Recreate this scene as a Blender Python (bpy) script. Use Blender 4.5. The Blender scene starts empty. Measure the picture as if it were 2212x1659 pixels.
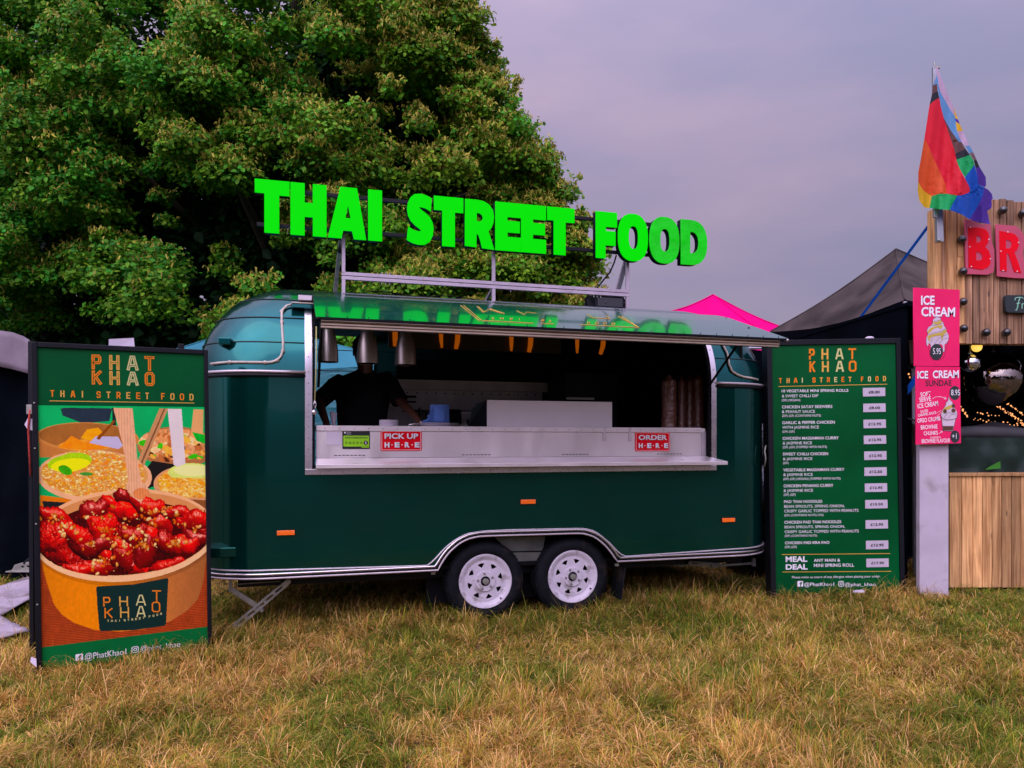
import bpy, bmesh, math, random
import numpy as np
from mathutils import Vector, Matrix, noise
from mathutils.bvhtree import BVHTree
from mathutils.geometry import tessellate_polygon

R = math.radians
rnd = random.Random(7)
rng = np.random.default_rng(11)
scene = bpy.context.scene
col = scene.collection

# ------------------------------------------------------------------ camera
CAM_H = 1.37
F = 1600.0            # focal length, in units of a 2212 wide picture
HX, HY = 1106.0, 958.0
cam = bpy.data.cameras.new('camera')
cam.sensor_width = 36.0
cam.lens = 36.0 * F / 2212.0
cam.shift_y = 128.5 / 2212.0
cam.clip_start = 0.05
cam.clip_end = 900.0
cam_ob = bpy.data.objects.new('camera', cam)
cam_ob.location = (0, 0, CAM_H)
cam_ob.rotation_euler = (R(90), 0, 0)
col.objects.link(cam_ob)
scene.camera = cam_ob

# ------------------------------------------------------------------ world, sun, exposure
SUN_EL, SUN_AZ = R(46), R(200)      # azimuth measured from +Y clockwise: behind the camera, a little to the left
world = bpy.data.worlds.new('World')
scene.world = world
world.use_nodes = True
wn, wl = world.node_tree.nodes, world.node_tree.links
wn.clear()
w_out = wn.new('ShaderNodeOutputWorld')
w_sky = wn.new('ShaderNodeTexSky')
w_sky.sky_type = 'NISHITA'
w_sky.sun_disc = False
w_sky.sun_elevation = SUN_EL
w_sky.sun_rotation = SUN_AZ
w_b1 = wn.new('ShaderNodeBackground'); w_b1.inputs[1].default_value = 0.07
wl.new(w_sky.outputs[0], w_b1.inputs[0])
w_tc = wn.new('ShaderNodeTexCoord')
w_map = wn.new('ShaderNodeMapping'); w_map.inputs['Scale'].default_value = (1.0, 1.0, 3.2)
wl.new(w_tc.outputs['Generated'], w_map.inputs[0])
w_no = wn.new('ShaderNodeTexNoise')
w_no.inputs['Scale'].default_value = 2.1; w_no.inputs['Detail'].default_value = 7; w_no.inputs['Roughness'].default_value = 0.52
wl.new(w_map.outputs[0], w_no.inputs['Vector'])
w_cr = wn.new('ShaderNodeValToRGB')
w_cr.color_ramp.elements[0].position = 0.33; w_cr.color_ramp.elements[0].color = (0.240, 0.230, 0.362, 1)
w_cr.color_ramp.elements[1].position = 0.66; w_cr.color_ramp.elements[1].color = (0.372, 0.290, 0.405, 1)
wl.new(w_no.outputs[0], w_cr.inputs[0])
w_sep = wn.new('ShaderNodeSeparateXYZ'); wl.new(w_tc.outputs['Generated'], w_sep.inputs[0])
w_cl = wn.new('ShaderNodeMath'); w_cl.operation = 'MAXIMUM'; w_cl.inputs[1].default_value = 0.0
wl.new(w_sep.outputs[2], w_cl.inputs[0])
w_pw = wn.new('ShaderNodeMath'); w_pw.operation = 'POWER'; w_pw.inputs[1].default_value = 2.0
wl.new(w_cl.outputs[0], w_pw.inputs[0])
w_ma = wn.new('ShaderNodeMath'); w_ma.operation = 'MULTIPLY_ADD'; w_ma.inputs[1].default_value = 2.6; w_ma.inputs[2].default_value = 1.02
wl.new(w_pw.outputs[0], w_ma.inputs[0])
w_b2 = wn.new('ShaderNodeBackground')
# thin cloud glows broadly round the hidden sun, behind the camera
w_sd = wn.new('ShaderNodeVectorMath'); w_sd.operation = 'DOT_PRODUCT'
w_sd.inputs[1].default_value = (math.sin(SUN_AZ) * math.cos(SUN_EL), math.cos(SUN_AZ) * math.cos(SUN_EL), math.sin(SUN_EL))
wl.new(w_tc.outputs['Generated'], w_sd.inputs[0])
w_s1 = wn.new('ShaderNodeMath'); w_s1.operation = 'MAXIMUM'; w_s1.inputs[1].default_value = 0.0; wl.new(w_sd.outputs['Value'], w_s1.inputs[0])
w_s2 = wn.new('ShaderNodeMath'); w_s2.operation = 'POWER'; w_s2.inputs[1].default_value = 2.5; wl.new(w_s1.outputs[0], w_s2.inputs[0])
w_s3 = wn.new('ShaderNodeMath'); w_s3.operation = 'MULTIPLY_ADD'; w_s3.inputs[1].default_value = 8.0; wl.new(w_s2.outputs[0], w_s3.inputs[0]); wl.new(w_ma.outputs[0], w_s3.inputs[2])
wl.new(w_cr.outputs[0], w_b2.inputs[0]); wl.new(w_s3.outputs[0], w_b2.inputs[1])
w_mix = wn.new('ShaderNodeMixShader'); w_mix.inputs[0].default_value = 0.92
wl.new(w_b1.outputs[0], w_mix.inputs[1]); wl.new(w_b2.outputs[0], w_mix.inputs[2])
wl.new(w_mix.outputs[0], w_out.inputs[0])

sun = bpy.data.lights.new('sun', 'SUN')
sun.energy = 0.8
sun.angle = R(60)
sun.color = (1.0, 0.90, 0.78)
sun_ob = bpy.data.objects.new('sun', sun)
sd = Vector((math.sin(SUN_AZ) * math.cos(SUN_EL), math.cos(SUN_AZ) * math.cos(SUN_EL), math.sin(SUN_EL)))
sun_ob.rotation_euler = sd.to_track_quat('Z', 'Y').to_euler()
sun_ob.location = sd * 30
col.objects.link(sun_ob)

scene.view_settings.view_transform = 'Standard'
scene.view_settings.look = 'None'
scene.view_settings.exposure = 0.0
scene.view_settings.gamma = 1.0
scene.view_settings.use_curve_mapping = False
scene.render.engine = 'CYCLES'
scene.cycles.max_bounces = 6
scene.cycles.transparent_max_bounces = 8
scene.cycles.caustics_reflective = False
scene.cycles.caustics_refractive = False

# ------------------------------------------------------------------ materials
def lin(r, g, b):
    f = lambda c: (c / 255 / 12.92) if c <= 10 else ((c / 255 + 0.055) / 1.055) ** 2.4
    return (f(r), f(g), f(b))

def mat(name, rgb, rough=0.5, metal=0.0, coat=0.0, var=0.12, vscale=6.0, bump=0.0, bscale=40.0, spec=0.5,
        emit=None, estr=0.0, alpha=1.0, trans=0.0, stretch=None, attr=None, dirt=None, transl=0.0, objvar=0.0, rvar=0.0):
    m = bpy.data.materials.new(name); m.use_nodes = True
    nt = m.node_tree; N, L = nt.nodes, nt.links
    b = N['Principled BSDF']; out = N['Material Output']
    b.inputs['Roughness'].default_value = rough
    b.inputs['Metallic'].default_value = metal
    b.inputs['Coat Weight'].default_value = coat
    b.inputs['Coat Roughness'].default_value = 0.04
    b.inputs['Specular IOR Level'].default_value = spec
    b.inputs['Alpha'].default_value = alpha
    b.inputs['Transmission Weight'].default_value = trans
    tc = N.new('ShaderNodeTexCoord'); vec = tc.outputs['Object']
    if stretch:
        mp = N.new('ShaderNodeMapping'); mp.inputs['Scale'].default_value = stretch
        L.new(vec, mp.inputs[0]); vec = mp.outputs[0]
    no = N.new('ShaderNodeTexNoise'); no.inputs['Scale'].default_value = vscale; no.inputs['Detail'].default_value = 5
    L.new(vec, no.inputs['Vector'])
    mr = N.new('ShaderNodeMapRange')
    mr.inputs['From Min'].default_value = 0.3; mr.inputs['From Max'].default_value = 0.7
    mr.inputs['To Min'].default_value = 1 - var; mr.inputs['To Max'].default_value = 1 + var
    L.new(no.outputs[0], mr.inputs[0])
    fac = mr.outputs[0]
    if objvar:
        oi = N.new('ShaderNodeObjectInfo'); r2 = N.new('ShaderNodeMapRange')
        r2.inputs['To Min'].default_value = 1 - objvar; r2.inputs['To Max'].default_value = 1 + objvar
        L.new(oi.outputs['Random'], r2.inputs[0])
        mm = N.new('ShaderNodeMath'); mm.operation = 'MULTIPLY'; L.new(fac, mm.inputs[0]); L.new(r2.outputs[0], mm.inputs[1]); fac = mm.outputs[0]
    mul = N.new('ShaderNodeVectorMath'); mul.operation = 'SCALE'
    if attr:
        at_ = N.new('ShaderNodeAttribute'); at_.attribute_name = attr; L.new(at_.outputs['Color'], mul.inputs[0])
    else:
        mul.inputs[0].default_value = rgb
    L.new(fac, mul.inputs['Scale'])
    cout = mul.outputs[0]
    if dirt:
        n2 = N.new('ShaderNodeTexNoise'); n2.inputs['Scale'].default_value = dirt[1]; n2.inputs['Detail'].default_value = 8
        L.new(vec, n2.inputs['Vector'])
        cr = N.new('ShaderNodeMapRange'); cr.inputs['From Min'].default_value = dirt[2]; cr.inputs['From Max'].default_value = dirt[2] + 0.12
        cr.inputs['To Max'].default_value = dirt[3]
        L.new(n2.outputs[0], cr.inputs[0])
        mx = N.new('ShaderNodeMix'); mx.data_type = 'RGBA'
        L.new(cr.outputs[0], mx.inputs[0]); L.new(cout, mx.inputs[6]); mx.inputs[7].default_value = (*dirt[0], 1)
        cout = mx.outputs[2]
    L.new(cout, b.inputs['Base Color'])
    if rvar:
        r3 = N.new('ShaderNodeMapRange'); r3.inputs['From Min'].default_value = 0.3; r3.inputs['From Max'].default_value = 0.7
        r3.inputs['To Min'].default_value = max(0.02, rough - rvar); r3.inputs['To Max'].default_value = rough + rvar
        n3 = N.new('ShaderNodeTexNoise'); n3.inputs['Scale'].default_value = vscale * 2.3; n3.inputs['Detail'].default_value = 6
        L.new(vec, n3.inputs['Vector']); L.new(n3.outputs[0], r3.inputs[0]); L.new(r3.outputs[0], b.inputs['Roughness'])
    if bump:
        bn = N.new('ShaderNodeTexNoise'); bn.inputs['Scale'].default_value = bscale; bn.inputs['Detail'].default_value = 4
        L.new(vec, bn.inputs['Vector'])
        bp = N.new('ShaderNodeBump'); bp.inputs['Strength'].default_value = 1.0; bp.inputs['Distance'].default_value = bump
        L.new(bn.outputs[0], bp.inputs['Height']); L.new(bp.outputs[0], b.inputs['Normal'])
        L.new(bp.outputs[0], b.inputs['Coat Normal'])
    if emit:
        b.inputs['Emission Color'].default_value = (*emit, 1); b.inputs['Emission Strength'].default_value = estr
    if transl:
        tr = N.new('ShaderNodeBsdfTranslucent'); L.new(cout, tr.inputs[0])
        ms = N.new('ShaderNodeMixShader'); ms.inputs[0].default_value = transl
        L.new(b.outputs[0], ms.inputs[1]); L.new(tr.outputs[0], ms.inputs[2]); L.new(ms.outputs[0], out.inputs[0])
    return m

def wood(name, c1, c2, rough=0.75, nail=True):
    m = bpy.data.materials.new(name); m.use_nodes = True
    N, L = m.node_tree.nodes, m.node_tree.links; b = N['Principled BSDF']
    b.inputs['Roughness'].default_value = rough
    tc = N.new('ShaderNodeTexCoord'); oi = N.new('ShaderNodeObjectInfo')
    ad = N.new('ShaderNodeVectorMath'); ad.operation = 'MULTIPLY_ADD'
    ad.inputs[1].default_value = (1, 1, 1)
    cmb = N.new('ShaderNodeCombineXYZ'); sc = N.new('ShaderNodeMath'); sc.operation = 'MULTIPLY'; sc.inputs[1].default_value = 37.0
    L.new(oi.outputs['Random'], sc.inputs[0]); L.new(sc.outputs[0], cmb.inputs[0]); L.new(sc.outputs[0], cmb.inputs[2])
    L.new(tc.outputs['Object'], ad.inputs[0]); L.new(cmb.outputs[0], ad.inputs[2])
    mp = N.new('ShaderNodeMapping'); mp.inputs['Scale'].default_value = (16, 16, 0.9); L.new(ad.outputs[0], mp.inputs[0])
    n1 = N.new('ShaderNodeTexNoise'); n1.inputs['Scale'].default_value = 2.2; n1.inputs['Detail'].default_value = 8; n1.inputs['Distortion'].default_value = 0.8
    L.new(mp.outputs[0], n1.inputs['Vector'])
    cr = N.new('ShaderNodeValToRGB'); cr.color_ramp.elements[0].position = 0.34; cr.color_ramp.elements[0].color = (*c1, 1)
    cr.color_ramp.elements[1].position = 0.66; cr.color_ramp.elements[1].color = (*c2, 1)
    L.new(n1.outputs[0], cr.inputs[0])
    n2 = N.new('ShaderNodeTexNoise'); n2.inputs['Scale'].default_value = 3.0; n2.inputs['Detail'].default_value = 4; L.new(ad.outputs[0], n2.inputs['Vector'])
    r2 = N.new('ShaderNodeMapRange'); r2.inputs['From Min'].default_value = .3; r2.inputs['From Max'].default_value = .7
    r2.inputs['To Min'].default_value = .78; r2.inputs['To Max'].default_value = 1.15; L.new(n2.outputs[0], r2.inputs[0])
    r1 = N.new('ShaderNodeMapRange'); r1.inputs['To Min'].default_value = 0.55; r1.inputs['To Max'].default_value = 1.38
    L.new(oi.outputs['Random'], r1.inputs[0])
    mm = N.new('ShaderNodeMath'); mm.operation = 'MULTIPLY'; L.new(r1.outputs[0], mm.inputs[0]); L.new(r2.outputs[0], mm.inputs[1])
    vs = N.new('ShaderNodeVectorMath'); vs.operation = 'SCALE'; L.new(cr.outputs[0], vs.inputs[0]); L.new(mm.outputs[0], vs.inputs['Scale'])
    # knots
    kp = N.new('ShaderNodeMapping'); kp.inputs['Scale'].default_value = (9, 9, 3.2); L.new(ad.outputs[0], kp.inputs[0])
    vo = N.new('ShaderNodeTexVoronoi'); vo.inputs['Scale'].default_value = 1.0; L.new(kp.outputs[0], vo.inputs['Vector'])
    kr = N.new('ShaderNodeMapRange'); kr.inputs['From Min'].default_value = 0.03; kr.inputs['From Max'].default_value = 0.13
    kr.inputs['To Min'].default_value = 0.25; kr.inputs['To Max'].default_value = 1.0; L.new(vo.outputs['Distance'], kr.inputs[0])
    v2 = N.new('ShaderNodeVectorMath'); v2.operation = 'SCALE'; L.new(vs.outputs[0], v2.inputs[0]); L.new(kr.outputs[0], v2.inputs['Scale'])
    L.new(v2.outputs[0], b.inputs['Base Color'])
    bp = N.new('ShaderNodeBump'); bp.inputs['Distance'].default_value = 0.003; L.new(n1.outputs[0], bp.inputs['Height']); L.new(bp.outputs[0], b.inputs['Normal'])
    return m

M = {}
M['paint'] = mat('trailer_green_paint', (0.0015, 0.080, 0.062), rough=0.16, metal=0.80, coat=0.25, var=0.10, vscale=2, bump=0.0010, bscale=1.6, spec=0.3)
M['roof_paint'] = mat('trailer_roof_paint', (0.002, 0.110, 0.108), rough=0.15, metal=0.85, coat=0.35, var=0.14, vscale=2, bump=0.0012, bscale=1.8)
M['hatch_paint'] = mat('hatch_green_paint', (0.0, 0.190, 0.135), rough=0.14, metal=0.65, coat=0.55, var=0.10, vscale=3, bump=0.0004, bscale=5)
M['hatch_paint'].node_tree.nodes['Principled BSDF'].inputs['Coat Roughness'].default_value = 0.03
M['seam'] = mat('dark_seam', (0.004, 0.012, 0.014), rough=0.5)
M['alu'] = mat('polished_aluminium', (0.74, 0.69, 0.72), rough=0.27, metal=1.0, var=0.06, vscale=2, rvar=0.05)
M['alu_dull'] = mat('dull_aluminium', (0.62, 0.55, 0.60), rough=0.42, metal=0.55, var=0.12, vscale=7, rvar=0.1)
M['alu_warm'] = mat('warm_aluminium_trim', (0.46, 0.36, 0.27), rough=0.40, metal=0.6, var=0.10, vscale=6)
M['lamp_steel'] = mat('heat_lamp_steel', (0.56, 0.50, 0.46), rough=0.40, metal=0.9, var=0.06, vscale=6)
M['steel'] = mat('brushed_steel_counter', (0.80, 0.73, 0.74), rough=0.36, metal=0.55, var=0.10, vscale=2.0, bump=0.0016, bscale=1.8, stretch=(1, 1, 0.35), rvar=0.10, dirt=((0.42, 0.36, 0.34), 2.6, 0.55, 0.55))
M['steel_in'] = mat('steel_inside', (0.86, 0.82, 0.78), rough=0.40, metal=0.15, var=0.16, vscale=5, stretch=(1, 1, 0.25), bump=0.001, bscale=6)
M['steel_box'] = mat('satin_steel_box', (0.84, 0.77, 0.76), rough=0.38, metal=0.40, var=0.06, vscale=3, bump=0.0012, bscale=4)
M['black'] = mat('matt_black', (0.004, 0.004, 0.006), rough=0.7, var=0.3, spec=0.15)
M['black_gloss'] = mat('black_frame_paint', (0.006, 0.007, 0.011), rough=0.45, var=0.2, bump=0.0004, bscale=60, spec=0.22)
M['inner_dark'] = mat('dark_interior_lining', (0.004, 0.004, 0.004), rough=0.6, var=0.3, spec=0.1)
M['olive_hood'] = mat('dark_olive_hood', (0.045, 0.040, 0.020), rough=0.35, var=0.25)
M['rubber'] = mat('tyre_rubber', (0.006, 0.007, 0.010), rough=0.8, var=0.3, vscale=20, dirt=((0.045, 0.034, 0.024), 5, 0.56, 0.6), bump=0.001, bscale=90, spec=0.15)
M['rim'] = mat('white_rim_paint', (0.62, 0.57, 0.66), rough=0.42, coat=0.15, var=0.08, vscale=14, dirt=((0.22, 0.19, 0.17), 12, 0.56, 0.65))
M['zinc'] = mat('zinc_plated', (0.34, 0.34, 0.30), rough=0.45, metal=0.75, var=0.2, vscale=25)
M['cream_pipe'] = mat('cream_conduit', (0.50, 0.44, 0.38), rough=0.5, var=0.2, vscale=12, dirt=((0.2, 0.16, 0.10), 18, 0.58, 0.6))
M['beam'] = mat('galvanised_beam', (0.13, 0.14, 0.13), rough=0.5, metal=0.5, var=0.25, vscale=8)
M['amber'] = mat('amber_reflector', (0.95, 0.16, 0.012), rough=0.25, coat=0.5, var=0.15, vscale=60, emit=(1, 0.12, 0.0), estr=0.10)
M['frame_white'] = mat('painted_frame_tube', (0.52, 0.44, 0.52), rough=0.45, metal=0.3, var=0.12, vscale=7, dirt=((0.25, 0.2, 0.22), 12, 0.6, 0.5))
M['sign_green'] = mat('lit_green_acrylic', (0.0, 0.30, 0.0), rough=0.5, spec=0.05, var=0.03, vscale=3, emit=(0.0, 1.0, 0.0), estr=0.55)
M['sign_green_film'] = mat('creased_green_film', (0.0, 0.28, 0.002), rough=0.25, spec=0.3, var=0.35, vscale=5, bump=0.02, bscale=5, emit=(0.0, 1.0, 0.0), estr=0.36)
M['letter_side'] = mat('dark_letter_return', (0.003, 0.008, 0.012), rough=0.5, var=0.2, spec=0.15)
M['gold'] = mat('gold_print', (0.72, 0.40, 0.07), rough=0.5, var=0.1, spec=0.15)
M['gold_orange'] = mat('orange_gold_print', (0.80, 0.22, 0.010), rough=0.5, var=0.1, spec=0.15)
M['gold_pale'] = mat('pale_gold_print', (0.62, 0.60, 0.24), rough=0.5, var=0.1, spec=0.15)
M['print_green'] = mat('green_board_print', (0.0, 0.080, 0.019), rough=0.40, coat=0.0, var=0.30, vscale=1.3, spec=0.10)
M['white_print'] = mat('white_print', (0.82, 0.80, 0.86), rough=0.5, var=0.05, spec=0.2)
M['black_print'] = mat('black_print', (0.008, 0.008, 0.012), rough=0.5, var=0.1)
M['price_white'] = mat('price_label_paper', (0.52, 0.46, 0.56), rough=0.6, var=0.05)
M['red_sign'] = mat('red_sign_plastic', (0.80, 0.0, 0.010), rough=0.45, var=0.06, spec=0.12)
M['lime_sticker'] = mat('lime_sticker', (0.30, 0.72, 0.005), rough=0.4, var=0.05)
M['white_paper'] = mat('white_paper', (0.62, 0.55, 0.66), rough=0.7, var=0.05)
M['blue_paper'] = mat('blue_paper', (0.080, 0.185, 0.52), rough=0.8, var=0.10, vscale=30, bump=0.001, bscale=60)
M['kraft'] = mat('brown_cups_in_plastic', (0.155, 0.062, 0.040), rough=0.28, coat=0.6, var=0.35, vscale=30, bump=0.006, bscale=26, stretch=(1, 1, 1.8))
M['skin'] = mat('dark_skin', (0.100, 0.036, 0.020), rough=0.5, var=0.12)
M['shirt'] = mat('black_shirt', (0.006, 0.006, 0.008), rough=0.9, var=0.3, bump=0.02, bscale=9, spec=0.12)
M['hair'] = mat('black_hair', (0.004, 0.003, 0.003), rough=0.8)
M['pink_sign'] = mat('pink_painted_board', (0.80, 0.020, 0.130), rough=0.6, var=0.10, vscale=2.5, bump=0.0006, bscale=40, spec=0.12)
M['pink_letter'] = mat('dusty_pink_board', (0.50, 0.070, 0.130), rough=0.55, var=0.10, vscale=3)
M['red_letter'] = mat('red_letter_face', (0.78, 0.0, 0.012), rough=0.55, var=0.08, vscale=5, spec=0.12)
M['hot_pink'] = mat('hot_pink_canvas', (0.74, 0.0, 0.19), rough=0.8, var=0.07, vscale=1.5, bump=0.01, bscale=2, transl=0.10, spec=0.05)
M['grey_canvas'] = mat('weathered_grey_canvas', (0.070, 0.058, 0.054), rough=0.85, spec=0.06, var=0.35, vscale=1.6, bump=0.015, bscale=3, dirt=((0.022, 0.019, 0.019), 1.1, 0.48, 0.8))
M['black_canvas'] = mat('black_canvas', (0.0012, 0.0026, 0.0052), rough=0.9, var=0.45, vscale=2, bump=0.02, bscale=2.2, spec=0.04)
M['valance'] = mat('grey_lilac_canvas', (0.190, 0.150, 0.185), rough=0.75, var=0.12, vscale=4, bump=0.008, bscale=7)
M['teal_canvas'] = mat('teal_canvas', (0.035, 0.235, 0.310), rough=0.6, var=0.10, vscale=2, transl=0.2)
M['teal_wall'] = mat('teal_side_canvas', (0.012, 0.14, 0.17), rough=0.6, var=0.2, vscale=2, bump=0.05, bscale=3, stretch=(0.6, 0.6, 3))
M['tarp'] = mat('pale_tarpaulin', (0.42, 0.36, 0.42), rough=0.6, var=0.15, vscale=3, bump=0.012, bscale=8, dirt=((0.12, 0.09, 0.07), 3, 0.56, 0.8))
M['strap'] = mat('blue_ratchet_strap', (0.004, 0.110, 0.55), rough=0.6, var=0.15, vscale=10, spec=.1)
M['post_white'] = mat('whitewashed_post', (0.50, 0.45, 0.53), rough=0.7, var=0.12, vscale=3, spec=.1, dirt=((0.24, 0.22, 0.20), 3.5, 0.55, 0.7))
M['plank'] = wood('reclaimed_plank', (0.190, 0.092, 0.044), (0.56, 0.32, 0.175))
M['plank_warm'] = wood('pale_pine_plank', (0.370, 0.175, 0.058), (0.76, 0.44, 0.180))
M['lamp_black'] = mat('black_lamp_glass', (0.006, 0.008, 0.012), rough=0.12, coat=0.8)
M['mirror'] = mat('mirror_tile', (0.70, 0.72, 0.74), rough=0.03, metal=1.0, var=0.05)
M['mirror_dark'] = mat('smoky_mirror_tile', (0.32, 0.27, 0.25), rough=0.04, metal=1.0, var=0.05)
M['bulb'] = mat('lit_yellow_bulb', (1, 0.7, 0.2), rough=0.3, emit=(1.0, 0.62, 0.10), estr=1.0)
M['fairy'] = mat('fairy_light', (1, 0.5, 0.2), emit=(1.0, 0.42, 0.16), estr=1.3)
M['glow'] = mat('orange_reflection_glow', (0.35, 0.09, 0.005), rough=0.4, emit=(1.0, 0.20, 0.005), estr=0.24)  # stands in for the heat lamps' orange reflections
M['chalk'] = mat('chalkboard', (0.012, 0.022, 0.025), rough=0.7, var=0.3)
M['mint'] = mat('mint_chalk', (0.25, 0.55, 0.38), rough=0.8)
M['clear_sheet'] = mat('smoky_clear_sheet', (0.016, 0.030, 0.024), rough=0.25, var=0.5, vscale=2.0, bump=0.01, bscale=2.5, alpha=0.90, spec=0.25)
M['grey_sheet'] = mat('grey_fabric_roll', (0.050, 0.050, 0.055), rough=0.7, var=0.2, vscale=3, spec=.1)
M['green_scrap'] = mat('plain_green_cloth', (0.03, 0.20, 0.01), rough=0.6)  # one plain green for the small cloth corner
M['pole_metal'] = mat('aluminium_pole', (0.36, 0.38, 0.42), rough=0.4, metal=0.5, var=0.1)
M['crate'] = mat('silver_foil_sacks', (0.10, 0.10, 0.12), rough=0.3, metal=0.5, var=0.5, vscale=14, bump=0.02, bscale=20)
M['bark'] = mat('lime_bark', (0.045, 0.035, 0.022), rough=0.9, var=0.3, vscale=8, bump=0.02, bscale=10)
M['leaf'] = mat('leaf', (0.05, 0.12, 0.02), rough=0.5, var=0.0, attr='Col', transl=0.30, spec=0.12)
M['grass'] = mat('grass_blade', (0.3, 0.2, 0.1), rough=0.7, var=0.0, attr='Col', transl=0.18, spec=0.06)

# ------------------------------------------------------------------ geometry helpers
def tag(o, label=None, cat=None, group=None, kind=None):
    if label: o['label'] = label
    if cat: o['category'] = cat
    if group: o['group'] = group
    if kind: o['kind'] = kind
    return o

def empty(name, loc=(0, 0, 0), rot=(0, 0, 0), parent=None):
    o = bpy.data.objects.new(name, None); o.empty_display_size = 0.2
    o.location = loc; o.rotation_euler = rot
    if parent: o.parent = parent
    col.objects.link(o); return o

def link_mesh(name, me, m, parent=None, smooth=False, bevel=0.0, mods=None):
    me.name = name
    if m is not None:
        me.materials.clear(); me.materials.append(m)
    if smooth:
        me.polygons.foreach_set('use_smooth', [True] * len(me.polygons))
    o = bpy.data.objects.new(name, me)
    if parent: o.parent = parent
    col.objects.link(o)
    if any(k in name for k in ('rivets', 'slots', 'tread', 'vent_holes', 'speckle')): o['kind'] = 'stuff'
    if bevel:
        b = o.modifiers.new('bevel', 'BEVEL'); b.width = bevel; b.segments = 2; b.limit_method = 'ANGLE'
    return o

class MB:
    def __init__(s): s.v = []; s.f = []
    def add(s, vs, fs):
        n = len(s.v); s.v += [tuple(p) for p in vs]; s.f += [tuple(i + n for i in f) for f in fs]; return s
    def box(s, c, d, rot=None):
        x, y, z = d[0] / 2, d[1] / 2, d[2] / 2
        P = [Vector(p) for p in ((-x, -y, -z), (x, -y, -z), (x, y, -z), (-x, y, -z), (-x, -y, z), (x, -y, z), (x, y, z), (-x, y, z))]
        if rot is not None: P = [rot @ p for p in P]
        return s.add([p + Vector(c) for p in P], [(0, 3, 2, 1), (4, 5, 6, 7), (0, 1, 5, 4), (1, 2, 6, 5), (2, 3, 7, 6), (3, 0, 4, 7)])
    def span(s, a, b):
        return s.box([(a[i] + b[i]) / 2 for i in range(3)], [abs(b[i] - a[i]) for i in range(3)])
    def bar(s, a, b, w, h, up=(0, 0, 1)):
        a, b = Vector(a), Vector(b); d = (b - a); L = d.length; d.normalize()
        up = Vector(up); x = d.cross(up)
        if x.length < 1e-4: x = d.cross(Vector((0, 1, 0)))
        x.normalize(); z = x.cross(d)
        m = Matrix((x, d, z)).transposed()
        return s.box((a + b) / 2, (w, L, h), m)
    def tube(s, pts, r, n=10, caps=True):
        pts = [Vector(p) for p in pts]; m = len(pts); rs = r if isinstance(r, (list, tuple)) else [r] * m
        prev = None; vs = []; fs = []
        for i, p in enumerate(pts):
            t = (pts[min(i + 1, m - 1)] - pts[max(i - 1, 0)]).normalized()
            if prev is None:
                x = t.cross(Vector((0, 0, 1)))
                if x.length < 1e-3: x = t.cross(Vector((1, 0, 0)))
            else: x = prev - t * prev.dot(t)
            x.normalize(); prev = x; y = t.cross(x)
            for k in range(n):
                a = 2 * math.pi * k / n
                vs.append(p + (x * math.cos(a) + y * math.sin(a)) * rs[i])
        for i in range(m - 1):
            for k in range(n):
                fs.append((i * n + k, i * n + (k + 1) % n, (i + 1) * n + (k + 1) % n, (i + 1) * n + k))
        if caps: fs += [tuple(reversed(range(n))), tuple(range((m - 1) * n, m * n))]
        return s.add(vs, fs)
    def lathe(s, prof, c=(0, 0, 0), axis='z', n=32, closed=False):
        # prof: (radius, height) pairs
        vs = []; fs = []; c = Vector(c); k = len(prof)
        for i in range(n):
            a = 2 * math.pi * i / n; ca, sa = math.cos(a), math.sin(a)
            for r, h in prof:
                p = (r * ca, r * sa, h) if axis == 'z' else ((r * ca, h, r * sa) if axis == 'y' else (h, r * ca, r * sa))
                vs.append(c + Vector(p))
        for i in range(n):
            j = (i + 1) % n
            for q in range(k - 1 + (1 if closed else 0)):
                q2 = (q + 1) % k
                fs.append((i * k + q, j * k + q, j * k + q2, i * k + q2))
        return s.add(vs, fs)
    def sphere(s, c, r, n=10, m=6, sc=(1, 1, 1)):
        vs = []; fs = []; c = Vector(c)
        for j in range(m + 1):
            ph = math.pi * j / m
            for i in range(n):
                a = 2 * math.pi * i / n
                vs.append(c + Vector((math.sin(ph) * math.cos(a) * r * sc[0], math.sin(ph) * math.sin(a) * r * sc[1], math.cos(ph) * r * sc[2])))
        for j in range(m):
            for i in range(n): fs.append((j * n + i, (j + 1) * n + i, (j + 1) * n + (i + 1) % n, j * n + (i + 1) % n))
        return s.add(vs, fs)
    def strip(s, rows, close=False):
        n = len(rows[0]); vs = [p for r in rows for p in r]; fs = []
        for i in range(len(rows) - 1):
            for k in range(n - 1 + (1 if close else 0)):
                k2 = (k + 1) % n
                fs.append((i * n + k, i * n + k2, (i + 1) * n + k2, (i + 1) * n + k))
        return s.add(vs, fs)
    def build(s, name, m, parent=None, smooth=False, bevel=0.0, solid=0.0, fix=True):
        me = bpy.data.meshes.new(name); me.from_pydata(s.v, [], s.f)
        if fix:
            bm = bmesh.new(); bm.from_mesh(me); bmesh.ops.delete(bm, geom=[v for v in bm.verts if not v.link_faces], context='VERTS'); bmesh.ops.recalc_face_normals(bm, faces=bm.faces); bm.to_mesh(me); bm.free()
        o = link_mesh(name, me, m, parent, smooth, bevel)
        if solid:
            so = o.modifiers.new('solid', 'SOLIDIFY'); so.thickness = solid; so.offset = 0
        return o

def soft(o, ang=35):
    # smooth shading with sharp edges kept
    me = o.data; bm = bmesh.new(); bm.from_mesh(me)
    for f in bm.faces: f.smooth = True
    for e in bm.edges:
        if len(e.link_faces) == 2 and e.calc_face_angle(0) > R(ang): e.smooth = False
    bm.to_mesh(me); bm.free(); return o

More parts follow.
